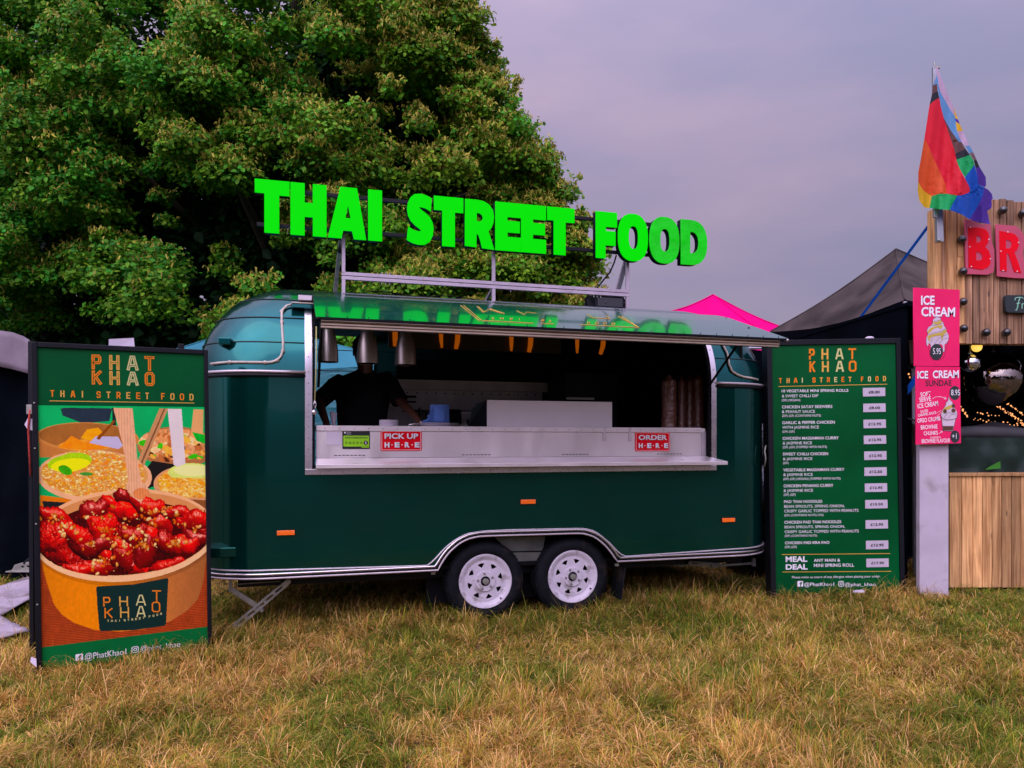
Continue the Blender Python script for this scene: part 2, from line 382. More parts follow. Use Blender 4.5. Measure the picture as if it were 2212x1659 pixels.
def shape(contours, depth=0.0, bev=0.0):
    """2D contours (first is outer, others holes) -> extruded mesh in local XY, thickness along Z centred on 0."""
    cu = bpy.data.curves.new('shape', 'CURVE'); cu.dimensions = '2D'; cu.fill_mode = 'BOTH' if depth else 'FRONT'
    cu.extrude = depth / 2; cu.bevel_depth = bev; cu.bevel_resolution = 1
    for c in contours:
        sp = cu.splines.new('POLY'); sp.points.add(len(c) - 1); sp.use_cyclic_u = True
        for i, p in enumerate(c): sp.points[i].co = (p[0], p[1], 0, 1)
    o = bpy.data.objects.new('tmp', cu); me = bpy.data.meshes.new_from_object(o)
    bpy.data.objects.remove(o); bpy.data.curves.remove(cu)
    return me

def text_mesh(s, bold=0.0, shear=0.0):
    cu = bpy.data.curves.new('t', 'FONT'); cu.body = s; cu.size = 1.0; cu.offset = bold; cu.resolution_u = 3; cu.shear = shear
    o = bpy.data.objects.new('tmp', cu); me = bpy.data.meshes.new_from_object(o)
    bpy.data.objects.remove(o); bpy.data.curves.remove(cu); return me

def xform(me, mtx): me.transform(mtx); return me

def bounds(me):
    n = len(me.vertices); a = np.empty(n * 3, 'f'); me.vertices.foreach_get('co', a); a = a.reshape(-1, 3)
    return a.min(0), a.max(0)

def fit_text(s, x0, x1, y0, y1, z, name, m, parent, bold=0.0, plane='xz', rot=0.0, cap=None):
    """text squeezed into the rectangle x0..x1, y0..y1 (baseline to cap height) of the local XZ plane, facing -Y, at local y=z"""
    me = text_mesh(s, bold); lo, hi = bounds(me)
    ref = text_mesh(cap or 'H', bold); rl, rh = bounds(ref); bpy.data.meshes.remove(ref)
    sx = (x1 - x0) / max(1e-6, hi[0] - lo[0]); sy = (y1 - y0) / (rh[1] - rl[1])
    me.transform(Matrix.Translation((-lo[0], -rl[1], 0))); me.transform(Matrix.Diagonal((sx, sy, 1, 1)))
    if rot: me.transform(Matrix.Rotation(rot, 4, 'Z'))
    me.transform(Matrix.Translation((x0, y0, 0))); me.transform(Matrix.Rotation(R(90), 4, 'X')); me.transform(Matrix.Translation((0, z, 0)))
    return link_mesh(name, me, m, parent)

def at(x, y, Y):
    """world point seen at picture position (x, y) at distance Y"""
    return Vector(((x - HX) / F * Y, Y, CAM_H + (HY - y) / F * Y))

def ray(x, y): return Vector(((x - HX) / F, 1.0, (HY - y) / F)).normalized()

# trailer frame: u along the serving side, v into the trailer, z up
TH = math.atan(0.293); CT, ST = math.cos(TH), math.sin(TH); TY = 5.76
def tu(x, y, v=0.0):
    t = (x - HX) / F
    u = (t * (TY + v * CT) + v * ST) / (CT - t * ST)
    Y = TY + u * ST + v * CT
    return u, CAM_H + (HY - y) * Y / F
def tw(u, v, z): return Vector((u * CT - v * ST, TY + u * ST + v * CT, z))
def c6(x, y): return ((1600 + x / 2.765) / 1.736, (1900 + y / 2.765) / 1.736)
def crop(x0, y0, k): return lambda x, y: ((x0 + x / k) / 1.736, (y0 + y / k) / 1.736)
c2 = crop(800, 600, 2.212); c3 = crop(1700, 600, 2.212)

# ------------------------------------------------------------------ ground
def ground_z(x, y):
    t = min(1.0, max(0.0, (x - 1.9) / 1.3)); t = t * t * (3 - 2 * t)
    return 0.05 * t + 0.035 * (noise.noise(Vector((x * 0.55, y * 0.55, 3.1)))) * min(1, max(0.0, (7.5 - y) / 3))

def build_ground():
    xs = np.concatenate([np.linspace(-220, -14, 18), np.linspace(-12, 12, 97), np.linspace(14, 220, 18)])
    ys = np.concatenate([np.linspace(-220, -3, 16), np.linspace(-1, 14, 61), np.linspace(17, 300, 20)])
    vs = [(x, y, (ground_z(x, y) if abs(x) < 13 and -2 < y < 15 else 0.0) - 0.012) for y in ys for x in xs]
    n = len(xs); fs = [(j * n + i, j * n + i + 1, (j + 1) * n + i + 1, (j + 1) * n + i) for j in range(len(ys) - 1) for i in range(n - 1)]
    m = bpy.data.materials.new('dry_turf'); m.use_nodes = True
    N, L = m.node_tree.nodes, m.node_tree.links; b = N['Principled BSDF']; b.inputs['Roughness'].default_value = 0.9
    tc = N.new('ShaderNodeTexCoord'); no = N.new('ShaderNodeTexNoise'); no.inputs['Scale'].default_value = 0.9; no.inputs['Detail'].default_value = 9
    L.new(tc.outputs['Object'], no.inputs['Vector'])
    cr = N.new('ShaderNodeValToRGB'); cr.color_ramp.elements[0].position = .36; cr.color_ramp.elements[0].color = (0.030, 0.045, 0.012, 1)
    cr.color_ramp.elements[1].position = .62; cr.color_ramp.elements[1].color = (0.150, 0.090, 0.038, 1); L.new(no.outputs[0], cr.inputs[0]); L.new(cr.outputs[0], b.inputs['Base Color'])
    n2 = N.new('ShaderNodeTexNoise'); n2.inputs['Scale'].default_value = 45; L.new(tc.outputs['Object'], n2.inputs['Vector'])
    bp = N.new('ShaderNodeBump'); bp.inputs['Distance'].default_value = 0.03; L.new(n2.outputs[0], bp.inputs['Height']); L.new(bp.outputs[0], b.inputs['Normal'])
    g = MB().add(vs, fs).build('ground', m, smooth=True, fix=False); tag(g, kind='structure', label='flat festival field of dry grass')
build_ground()
shade_sheet = mat('painted_shade_dark', (0.012, 0.010, 0.006), rough=0.95, var=0.4, vscale=9, bump=0.01, bscale=20, spec=0.1)  # near-black sheet that paints the shade under the trailer
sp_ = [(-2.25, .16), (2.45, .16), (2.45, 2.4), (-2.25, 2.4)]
o = MB().strip([[tuple(tw(-2.3 + 4.8 * i / 40, -.02 + 2.46 * j / 16, 0)) for i in range(41)] for j in range(17)]).build('under_trailer_shade', shade_sheet, smooth=True, fix=False); tag(o, 'dark sheet painted as the shade under the trailer', kind='structure')
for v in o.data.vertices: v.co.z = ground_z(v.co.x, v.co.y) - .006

# ------------------------------------------------------------------ food trailer
trailer = empty('food_trailer', (0, TY, 0), (0, 0, TH))
tag(trailer, 'dark green rounded food trailer with open serving hatch and two white wheels', 'food trailer')
T = trailer
UL, UR = -2.32, 2.50            # ends of the body
UC, UH = (UL + UR) / 2, (UR - UL) / 2
VB = 2.10                       # body width
RC = 0.52                       # plan corner radius
Z0, Z1, ZT = 0.41, 1.885, 2.625
WL, WR = -1.547, 1.79           # serving window
WZ = 1.150
AU, AV = 0.74, 0.86             # roof insets

def outline(ins_u=0.0, ins_v=0.0, off=0.0):
    """perimeter of the body in plan starting at the rear-left corner going round the front; (u, v, is_front, tag)"""
    hu0 = UH; k = 1.72 / 1.0
    def mapu(u):
        d = abs(u - UC)
        if d <= 1.66: return u
        s = (UH - ins_u - 1.66) / (UH - 1.66)
        return UC + math.copysign(1.66 + (d - 1.66) * s, u - UC)
    def mapv(v): return VB / 2 + (v - VB / 2) * (VB / 2 - ins_v) / (VB / 2)
    pts = []
    ns = 14
    def corner(cu, cv, a0, a1):
        for i in range(ns + 1):
            a = R(a0 + (a1 - a0) * i / ns); pts.append((cu + (RC + off) * math.cos(a), cv + (RC + off) * math.sin(a)))
    corner(UL + RC, RC, 180, 270)                       # front left
    for u in us_front: pts.append((u, -off))
    corner(UR - RC, RC, 270, 360)
    for k_ in range(1, 4): pts.append((UR + off, RC + (VB - 2 * RC) * k_ / 4))
    corner(UR - RC, VB - RC, 0, 90)
    for k_ in range(1, 8): pts.append((UR - RC + (UL - UR + 2 * RC) * k_ / 8, VB + off))
    corner(UL + RC, VB - RC, 90, 180)
    for k_ in range(1, 4): pts.append((UL - off, VB - RC + (2 * RC - VB) * k_ / 4))
    return [(mapu(u), mapv(v)) for u, v in pts]
us_front = [-1.70, WL, -1.2, -0.8, -0.4, 0.0, 0.4, 0.8, 1.2, 1.6, WR, 1.90]

def roof_z(a): return Z1 + (ZT - Z1) * math.sin(a)
def roof_ring(a, off=0.0):
    iu, iv = AU * (1 - math.cos(a)), AV * (1 - math.cos(a))
    c = outline(iu, iv)
    z = roof_z(a)
    r = []
    for u, v in c:
        nu, nv = (u - UC) / UH, (v - VB / 2) / (VB / 2); l = math.hypot(nu, nv) or 1
        r.append((u + off * math.cos(a) * nu / l, v + off * math.cos(a) * nv / l, z + off * math.sin(a)))
    return r
A_H = R(44)
NR = 16
def build_roof():
    angs = [A_H * i / 8 for i in range(9)] + [A_H + (R(90) - A_H) * i / 8 for i in range(1, 9)]
    rings = [roof_ring(a) for a in angs]; n = len(rings[0])
    vs = [p for r in rings for p in r]; fs = []
    base = 15 + us_front.index(WL); last = 15 + us_front.index(WR)
    for j in range(len(rings) - 1):
        for i in range(n):
            if j < 8 and base <= i < last: continue
            fs.append((j * n + i, j * n + (i + 1) % n, (j + 1) * n + (i + 1) % n, (j + 1) * n + i))
    top = (len(rings) - 1) * n
    vs.append((UC, VB / 2, ZT + 0.012)); c = len(vs) - 1
    for i in range(n): fs.append((top + i, top + (i + 1) % n, c))
    o = MB().add(vs, fs).build('roof', M['roof_paint'], T, smooth=True)
    return o
roof = build_roof()
# panel seams on the dome
base_i, last_i = 15 + us_front.index(WL), 15 + us_front.index(WR)
for a in (R(16.5), R(33), R(50)):
    r = roof_ring(a, 0.002)
    n = len(r)
    if a < A_H:
        idx = list(range(last_i, n)) + list(range(0, base_i + 1))
        MB().tube([r[i] for i in idx], 0.0045, 5).build('roof_seam', M['seam'], T, smooth=True)
    else:
        MB().tube([r[i] for i in range(n)] + [r[0]], 0.0045, 5, caps=False).build('roof_seam', M['seam'], T, smooth=True)

# lower body: rounded ends and back in one sheet, flat serving side with arch and window as another
def c5p(x, y): return ((750 + x / 2.3284) / 1.736, (1750 + y / 2.3284) / 1.736)
arch_out = [tu(*c6(x, y)) for x, y in [(0, 610), (70, 560), (130, 490), (200, 415), (300, 340), (370, 300), (440, 275), (600, 252), (850, 240), (1240, 232), (1600, 225), (1700, 240), (1760, 270), (1820, 315), (1900, 385), (1950, 440), (2000, 490), (2060, 515)]]
arch_in = [tu(*c6(x, y)) for x, y in [(120, 660), (148, 600), (180, 550), (215, 500), (260, 450), (350, 375), (450, 330), (560, 310), (800, 302), (1060, 295), (1560, 280), (1640, 285), (1740, 320), (1830, 390), (1900, 470), (1940, 530), (1970, 575)]]
ZB = Z0
a0u, a1u = arch_in[0][0], arch_in[-1][0]
arch_body = [(a0u, ZB)] + [(u, z) for u, z in arch_in[1:-1]] + [(a1u, ZB)]
fl, fr = UL + RC, UR - RC
poly = [(fl, ZB)] + arch_body + [(fr, ZB), (fr, Z1), (WR, Z1), (WR, WZ), (WL, WZ), (WL, Z1), (fl, Z1)]
def plane_poly(name, poly, v, thick, m, parent, bevel=0.0):
    me = shape([poly], thick); me.transform(Matrix.Rotation(R(90), 4, 'X')); me.transform(Matrix.Translation((0, v, 0)))
    return link_mesh(name, me, m, parent, bevel=bevel)
plane_poly('side_panel', poly, 0.012, 0.024, M['paint'], T)
def wall_strip(z0, z1, off=0.0, nz=6):
    c = outline(0, 0, off); n = len(c)
    i0 = 15 + len(us_front); idx = list(range(i0, n)) + list(range(0, 15))
    return [[(c[i][0], c[i][1], z0 + (z1 - z0) * k / nz) for i in idx] for k in range(nz + 1)], idx
rows, idx = wall_strip(Z0, Z1)
# leave the rear opening (a window in the back wall, left half) open
bw0, bw1, bz0, bz1 = -1.95, -0.62, 1.15, 2.02
vs = [p for r in rows for p in r]; fs = []; n = len(rows[0])
for k in range(len(rows) - 1):
    for i in range(n - 1):
        p, q = rows[k][i], rows[k][i + 1]
        if abs(p[1] - VB) < 0.01 and abs(q[1] - VB) < 0.01: continue
        fs.append((k * n + i, k * n + i + 1, (k + 1) * n + i + 1, (k + 1) * n + i))
for sgn in (-1, 1): MB().add(vs, [f for f in fs if (vs[f[0]][0] - UC) * sgn > 0]).build('end_wall', M['paint'], T, smooth=True)
mb = MB(); bL, bR = UL + RC, UR - RC
mb.span((bL, VB - .02, Z0), (bR, VB, bz0)).span((bw1, VB - .02, bz0), (bR, VB, Z1)).span((bL, VB - .02, bz0), (bw0, VB, Z1))
mb.build('rear_wall', M['paint'], T)
# cut the roof's rear above the opening
me = roof.data; bm = bmesh.new(); bm.from_mesh(me)
dele = [f for f in bm.faces if f.calc_center_median().y > 1.7 and f.calc_center_median().z < 2.44 and bw0 < f.calc_center_median().x < bw1]
bmesh.ops.delete(bm, geom=dele, context='FACES'); bm.to_mesh(me); bm.free()

# belt rail, skirt trims
def follow(z, off, r, name, m, which='all', prof=8):
    c = outline(0, 0, off); n = len(c); a, b = 15 + us_front.index(WL), 15 + us_front.index(WR)
    if which == 'gap': i = list(range(b, n)) + list(range(0, a + 1))
    else: i = list(range(n)) + [0]
    MB().tube([(c[k][0], c[k][1], z) for k in i], r, prof, caps=True).build(name, m, T, smooth=True)
follow(Z1 - 0.004, 0.012, 0.011, 'belt_rail', M['alu_dull'], 'gap')
follow(Z1 - 0.030, 0.008, 0.013, 'belt_rail', M['black_gloss'], 'gap')
def skirt(h, off, r, m):
    c = outline(0, 0, off); n = len(c); i0, i1 = 14, 15 + len(us_front)
    left = [(c[k][0], c[k][1], Z0 + h) for k in list(range(n - 8, n)) + list(range(0, 15))]
    right = [(c[k][0], c[k][1], Z0 + h) for k in range(i1, i1 + 19)]
    t = h / 0.066
    arch = []
    m_ = 40
    def resample(P, m_):
        d = [0]
        for a, b in zip(P, P[1:]): d.append(d[-1] + math.hypot(b[0] - a[0], b[1] - a[1]))
        o = []
        for i in range(m_):
            s = d[-1] * i / (m_ - 1)
            j = max(k for k in range(len(d)) if d[k] <= s + 1e-9); j = min(j, len(d) - 2)
            f = (s - d[j]) / max(1e-9, d[j + 1] - d[j])
            o.append((P[j][0] + f * (P[j + 1][0] - P[j][0]), P[j][1] + f * (P[j + 1][1] - P[j][1])))
        return o
    if h > 0.05: path = resample(arch_out, m_)
    else:
        path = resample(arch_body, m_)
        # push outwards by h
        q = []
        for i, p in enumerate(path):
            a, b = path[max(0, i - 1)], path[min(m_ - 1, i + 1)]; dx, dz = b[0] - a[0], b[1] - a[1]; l = math.hypot(dx, dz)
            q.append((p[0] - dz / l * h, p[1] + dx / l * h))
        path = [(p[0], max(p[1], Z0 + h)) for p in q]
    mid = [(u, -off, z) for u, z in path]
    MB().tube(left + mid + right, r, 8).build('skirt_trim', m, T, smooth=True)
skirt(0.004, 0.010, 0.0075, M['alu_dull'])
skirt(0.034, 0.014, 0.0085, M['alu'])
skirt(0.062, 0.010, 0.0065, M['alu_dull'])
skirt(0.020, 0.006, 0.009, M['black_gloss'])

# underside, chassis, wheel housing
MB().span((UL + .25, 0.10, Z0 - 0.01), (UR - .25, VB - .10, Z0 + 0.02)).build('floor', M['inner_dark'], T)
MB().span((UL + .3, 0.22, Z0 - 0.09), (UR - .3, 0.30, Z0 - 0.012)).span((UL + .3, 1.8, Z0 - 0.09), (UR - .3, 1.88, Z0 - 0.012)).build('chassis_beam', M['black_gloss'], T)
wh = MB(); wh.span((a0u - .04, 0.30, 0.10), (a1u + .04, 0.32, 0.74)).span((a0u - .04, 0.026, 0.72), (a1u + .04, 0.30, 0.74))
wh.build('wheel_housing', M['black'], T)
wp = [tu(*c6(x, y), 0.16) for x, y in [(700, 315), (1230, 305), (1200, 455), (860, 462)]]
plane_poly('axle_cover', wp, 0.16, 0.01, M['beam'], T)
wp = [tu(*c6(x, y), 0.14) for x, y in [(860, 475), (1180, 470), (1110, 595), (960, 598)]]
plane_poly('axle_beam', wp, 0.14, 0.03, M['beam'], T, bevel=.003)
for x, y, w in [(70, 690, 0.024), (1975, 605, 0.024)]:
    u, z = tu(*c6(x, y), 0.02); MB().box((u, 0.03, z), (w * 1.3, 0.02, 0.022)).build('skirt_bracket', M['zinc'], T, bevel=.002)
u, z = tu(*c6(1960, 760), 0.1); MB().box((u + .03, 0.12, z - .02), (0.012, 0.2, 0.26), Matrix.Rotation(R(8), 3, 'Y')).build('mudflap', M['rubber'], T)

def make_wheel(u, z, steer=0.0):
    w = empty('wheel', (u, 0.045, z), (0, steer, 0), T)
    prof = [(0.205, 0.030), (0.215, 0.002), (0.235, -0.010), (0.262, -0.010), (0.288, 0.002), (0.301, 0.022), (0.305, 0.045), (0.305, 0.17), (0.29, 0.195), (0.24, 0.205), (0.20, 0.19)]
    t = MB().lathe(prof, (0, 0, 0), 'y', 64).build('tyre', M['rubber'], w, smooth=True)
    tr = MB()
    for k in range(72):
        a = 2 * math.pi * k / 72; rot = Matrix.Rotation(-a, 3, 'Y')
        for s in (0.035, 0.10, 0.15):
            tr.box(rot @ Vector((0.305, s, 0)), (0.010, 0.038, 0.013), rot)
    tr.build('tread', M['rubber'], w)
    rp = [(0.150, 0.030), (0.158, 0.018), (0.166, 0.018), (0.182, 0.002), (0.196, -0.006), (0.207, -0.008), (0.212, -0.003), (0.212, 0.012), (0.200, 0.03)]
    soft(MB().lathe(rp, (0, 0, 0), 'y', 64).build('rim', M['rim'], w, smooth=True), 50)
    circ = lambda r, n, a0=0: [(r * math.cos(a0 + 2 * math.pi * i / n), r * math.sin(a0 + 2 * math.pi * i / n)) for i in range(n)]
    holes = []
    for k in range(8):
        a = 2 * math.pi * (k + 0.5) / 8
        def pt(r, da): return (r * math.cos(a + da), r * math.sin(a + da))
        tri = [pt(0.1405, -0.17), pt(0.143, 0.0), pt(0.1405, 0.17), pt(0.134, 0.20), pt(0.105, 0.035), pt(0.105, -0.035), pt(0.134, -0.20)]
        holes.append(tri)
    me = shape([circ(0.156, 64)] + holes + [circ(0.041, 24)], 0.006, 0.0015); me.transform(Matrix.Rotation(R(90), 4, 'X')); me.transform(Matrix.Translation((0, 0.020, 0)))
    link_mesh('wheel_disc', me, M['rim'], w)
    me = shape([circ(0.076, 48), circ(0.041, 24)], 0.010, 0.003); me.transform(Matrix.Rotation(R(90), 4, 'X')); me.transform(Matrix.Translation((0, 0.010, 0)))
    link_mesh('hub_plate', me, M['rim'], w)
    MB().lathe([(0.0, 0.03), (0.150, 0.03)], (0, 0.02, 0), 'y', 32).build('brake_drum', M['black'], w)
    soft(MB().lathe([(0.024, 0.03), (0.0235, -0.018), (0.018, -0.026), (0.0001, -0.027)], (0, 0, 0), 'y', 32).build('hub_cap', M['zinc'], w, smooth=True))
    for k in range(5):
        a = R(90 + 72 * k + 18); c = (0.061 * math.cos(a), 0, 0.061 * math.sin(a))
        soft(MB().lathe([(0.0095, 0.008), (0.0095, -0.004), (0.006, -0.010), (0.0001, -0.010)], c, 'y', 6).build('wheel_nut', M['zinc'], w))
    a = R(-40); MB().lathe([(0.006, 0.02), (0.006, -0.012), (0.0001, -0.012)], (0.182 * math.cos(a), 0, 0.182 * math.sin(a)), 'y', 10).build('valve', M['black'], w)
for x, y, st in [(613, 788, 0.15), (1519, 725, -0.1)]:
    u, z = tu(*c6(x, y), 0.04); make_wheel(u, 0.300, st)

# marker reflectors
for (x, y) in [(617.5, 1150.5), (1140, 1083.5), (1572, 1123)]:
    u, z = tu(x, y)
    m_ = MB(); m_.box((u, -0.012, z), (0.122, 0.012, 0.034))
    o = m_.build('reflector', M['amber'], T, bevel=0.003)
    for s in (-1, 1): MB().sphere((u + s * 0.052, -0.019, z), 0.004, 8, 4).build('screw', M['zinc'], o)
    MB().box((u, -0.0185, z), (0.004, 0.001, 0.026)).build('reflector_mark', M['gold_orange'], o)
    MB().box((u, -0.003, z), (0.128, 0.006, 0.040)).build('reflector_base', M['black'], o)

# serving window frame, follows the roof curve upward
def side_profile(a_end=A_H, n=8):
    P = [(0.0, WZ)] + [(0.0, WZ + (Z1 - WZ) * i / 3) for i in range(1, 4)]
    for i in range(1, n + 1):
        a = a_end * i / n; P.append((AV * (1 - math.cos(a)), roof_z(a)))
    return P
PR = side_profile()
def jamb(u0, u1, name, m, out=0.012, d=0.0):
    rows = []
    for i, (v, z) in enumerate(PR):
        a, b = PR[max(0, i - 1)], PR[min(len(PR) - 1, i + 1)]; dv, dz = b[0] - a[0], b[1] - a[1]; l = math.hypot(dv, dz)
        nv, nz = -dz / l, dv / l
        rows.append([(u0, v + nv * out, z + nz * out), (u1, v + nv * out, z + nz * out), (u1, v - nv * (0.03 + d), z - nz * (0.03 + d)), (u0, v - nv * (0.03 + d), z - nz * (0.03 + d))])
    o = MB().strip(rows, close=True).build(name, m, T, smooth=False); return soft(o, 40)
jamb(WL - 0.004, WL + 0.046, 'window_frame', M['alu'])
jamb(WR - 0.042, WR + 0.006, 'window_frame', M['alu'])
jamb(WL + 0.048, WL + 0.066, 'frame_seal', M['black'], 0.0)
jamb(WR - 0.062, WR - 0.045, 'frame_seal', M['black'], 0.0)
MB().span((WL - 0.004, -0.014, WZ - 0.006), (WR + 0.006, 0.02, WZ + 0.036)).build('window_frame', M['alu'], T, bevel=0.002)
rv = MB()
for i in range(21):
    rv.sphere((WL + 0.10 + (WR - WL - 0.16) * i / 20, -0.0155, WZ + 0.014), 0.0048, 8, 4, (1, .6, 1))
for u in (WL + 0.02, WR - 0.018):
    for i in range(9):
        s = (i + 0.5) / 9 * 1.0; z = WZ + 0.06 + s * (Z1 - WZ - 0.02); rv.sphere((u, -0.0145, z), 0.0048, 8, 4, (1, .6, 1))
    for i in range(3):
        a = A_H * (i + .6) / 3.2; rv.sphere((u, AV * (1 - math.cos(a)) - 0.0145 * math.cos(a), roof_z(a) + 0.0145 * math.sin(a)), 0.0045, 8, 4)
rv.build('rivets', M['zinc'], T, smooth=True)

# counter front and folding shelf
c5 = crop(1100, 1180, 2.4578); c6b = crop(1900, 1180, 2.4578)
CZ = tu(*c5(1200, 1027), 0.03)[1]
cz_b = WZ + 0.115
cu0, cu1 = WL + 0.075, WR - 0.115
MB().span((cu0, 0.030, cz_b), (cu1, 0.045, CZ - 0.042)).build('counter_panel', M['steel'], T, bevel=0.002)
MB().span((cu0, 0.022, CZ - 0.040), (cu1, 0.046, CZ)).build('counter_edge', M['steel'], T, bevel=0.003)
MB().span((cu0, 0.046, CZ - 0.03), (cu1 + .05, 0.62, CZ - 0.004)).build('counter_top', M['steel_in'], T, bevel=0.003)
MB().span((cu1 + .004, 0.034, cz_b), (cu1 + 0.050, 0.05, CZ - 0.03)).build('counter_end', M['alu_dull'], T, bevel=0.003)
MB().add([(cu0, 0.036, cz_b), (cu1 + .05, 0.036, cz_b), (WR + 0.04, -0.13, WZ + 0.072), (cu0 - .006, -0.13, WZ + 0.072), (cu0, 0.03, cz_b - .03), (cu1 + .05, 0.03, cz_b - .03), (WR + 0.04, -0.13, WZ + 0.042), (cu0 - .006, -0.13, WZ + 0.042)],
         [(0, 1, 2, 3), (4, 7, 6, 5), (3, 2, 6, 7), (0, 3, 7, 4), (1, 5, 6, 2), (0, 4, 5, 1)]).build('shelf', M['steel'], T, bevel=0.003)
cr_ = MB()
for i in range(30):
    cr_.sphere((cu0 + 0.06 + (cu1 - cu0 - .1) * i / 29, 0.021, CZ - 0.022), 0.0042, 8, 4, (1, .5, 1))
cr_.build('counter_rivets', M['zinc'], T, smooth=True)
for (x0, x1) in [(392, 650), (1575, 1815)]:
    d = MB(); u0, u1 = tu(*c5(x0, 1340))[0], tu(*c5(x1, 1340))[0]
    for i in range(8): d.box((u0 + (u1 - u0) * i / 7, 0.029, cz_b + 0.018), (0.020, 0.003, 0.005))
    d.build('vent_slots', M['black'], T)
for (x0, x1) in [(535, 755), (1412, 1620)]:
    d = MB(); u0, u1 = tu(*c6b(x0, 1335))[0], tu(*c6b(x1, 1335))[0]
    for i in range(8): d.box((u0 + (u1 - u0) * i / 7, 0.029, cz_b + 0.018), (0.020, 0.003, 0.005))
    d.build('vent_slots', M['black'], T)
for x in (902, 1138):
    u, _ = tu(*c6b(x, 1100), .02); MB().box((u, 0.022, CZ - 0.055), (0.022, 0.006, 0.11)).build('counter_clip', M['alu_dull'], T, bevel=.003)

# interior
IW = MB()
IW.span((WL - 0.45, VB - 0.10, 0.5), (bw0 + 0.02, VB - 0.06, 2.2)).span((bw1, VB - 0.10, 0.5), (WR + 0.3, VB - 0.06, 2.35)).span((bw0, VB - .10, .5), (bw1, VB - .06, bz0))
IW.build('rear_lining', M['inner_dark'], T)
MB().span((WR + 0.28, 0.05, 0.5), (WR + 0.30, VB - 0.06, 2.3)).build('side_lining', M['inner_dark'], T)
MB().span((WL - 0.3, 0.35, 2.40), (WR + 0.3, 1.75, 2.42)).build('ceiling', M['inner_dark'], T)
s0 = tu(*c5(850, 650), 1.72); s1 = tu(*c6b(330, 650), 1.72)
zs_t = tu(*c5(1500, 625), 1.72)[1]; zs_m = tu(*c5(1500, 700), 1.72)[1]
MB().span((s0[0], 1.72, 1.30), (s1[0], 1.74, zs_m)).build('splashback', M['steel_in'], T)
MB().span((s0[0], 1.66, zs_m), (s1[0] + .1, 1.74, zs_t - .01)).build('splashback_shelf', M['steel_in'], T, bevel=.004)
MB().span((s0[0] + .05, 1.64, zs_t - .012), (s1[0] + 0.15, 1.66, zs_t + 0.012)).build('shelf_rail', M['steel_in'], T)
ri = MB()
for i in range(16): ri.sphere((s0[0] + .12 + (s1[0] - s0[0] - .2) * i / 15, 1.718, zs_m - 0.03), 0.008, 6, 4)
ri.build('splashback_rivets', M['black'], T)
hz1, hz0 = tu(*c5(1500, 150), 1.2)[1], tu(*c5(1500, 325), 1.2)[1]
hu0, hu1 = tu(*c5(1130, 200), 1.2)[0], tu(*c6b(500, 200), 1.2)[0]
MB().span((hu0 - .25, 1.20, hz0), (hu1, 1.22, 2.39)).build('extractor_hood', M['olive_hood'], T)
for f, x, y0, y1, lean in [(c5, 938, 140, 290, .0), (c5, 1360, 170, 305, 0.01), (c5, 1518, 185, 315, -.02), (c5, 2010, 215, 335, 0.0), (c5, 2190, 225, 345, -.02), (c6b, 650, 230, 355, 0.0), (c6b, 895, 225, 365, -.035)]:  # glowing shapes imitate lamp reflections on the hood, no lamps here
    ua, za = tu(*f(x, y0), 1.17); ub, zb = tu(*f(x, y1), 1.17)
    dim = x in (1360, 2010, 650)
    MB().tube([(ub + lean, 1.17, zb), (ub + lean * .3, 1.17, (za + zb) / 2), (ua, 1.17, za + .02)], [0.010, 0.017, 0.020] if dim else [0.018, 0.023, 0.024], 10).build('heat_lamp_reflection', M['glow'], T, smooth=True)
# equipment at the right of the interior
eq = empty('fridge_cabinet', tw(1.12, 1.35, 1.50), (0, 0, TH)); tag(eq, 'dark fridge cabinet with steel edge at the back of the trailer, right side', 'fridge')
MB().box((0, 0, 0.0), (0.55, 0.5, 1.1)).build('body', M['black_gloss'], eq, bevel=.01)
MB().box((-.12, -.258, -.02), (0.015, 0.015, 0.34)).box((-.12, -.262, 0.30), (0.28, 0.02, 0.02)).build('door_edge', M['steel_in'], eq)
MB().box((0.03, -.262, 0.06), (0.10, 0.01, 0.20)).build('notice', M['white_paper'], eq)
kt = empty('kitchen_machine', tw(0.70, 1.3, 1.50), (0, 0, TH)); tag(kt, 'small dark kitchen machine with steel shelf rails beside the white notice', 'machine')
MB().box((0, 0, 0.0), (0.22, 0.3, 0.30)).build('body', M['black_gloss'], kt, bevel=.02)
MB().box((0, -.16, 0.12), (0.2, 0.02, 0.012)).box((0, -.16, 0.02), (0.2, 0.02, 0.012)).build('rail', M['steel_in'], kt)
lt = empty('serving_tray', tw(-0.25, 1.45, 1.53), (0, 0, TH)); tag(lt, 'black cooking pot with a handle on the back worktop behind the blue roll', 'pot')
MB().lathe([(0.0, 0), (0.16, 0), (0.17, 0.16), (0.165, 0.16), (0.155, 0.01)], (0, 0, 0), 'z', 24).build('pot', M['black_gloss'], lt, smooth=True)
MB().bar((0.1, -.05, 0.13), (0.42, -.15, 0.14), 0.02, 0.02).build('handle', M['steel_in'], lt)
lt.name = 'cooking_pot'
MB().span((bw1, 1.15, 1.42), (WR + .2, 1.70, 1.46)).build('back_worktop', M['inner_dark'], T)

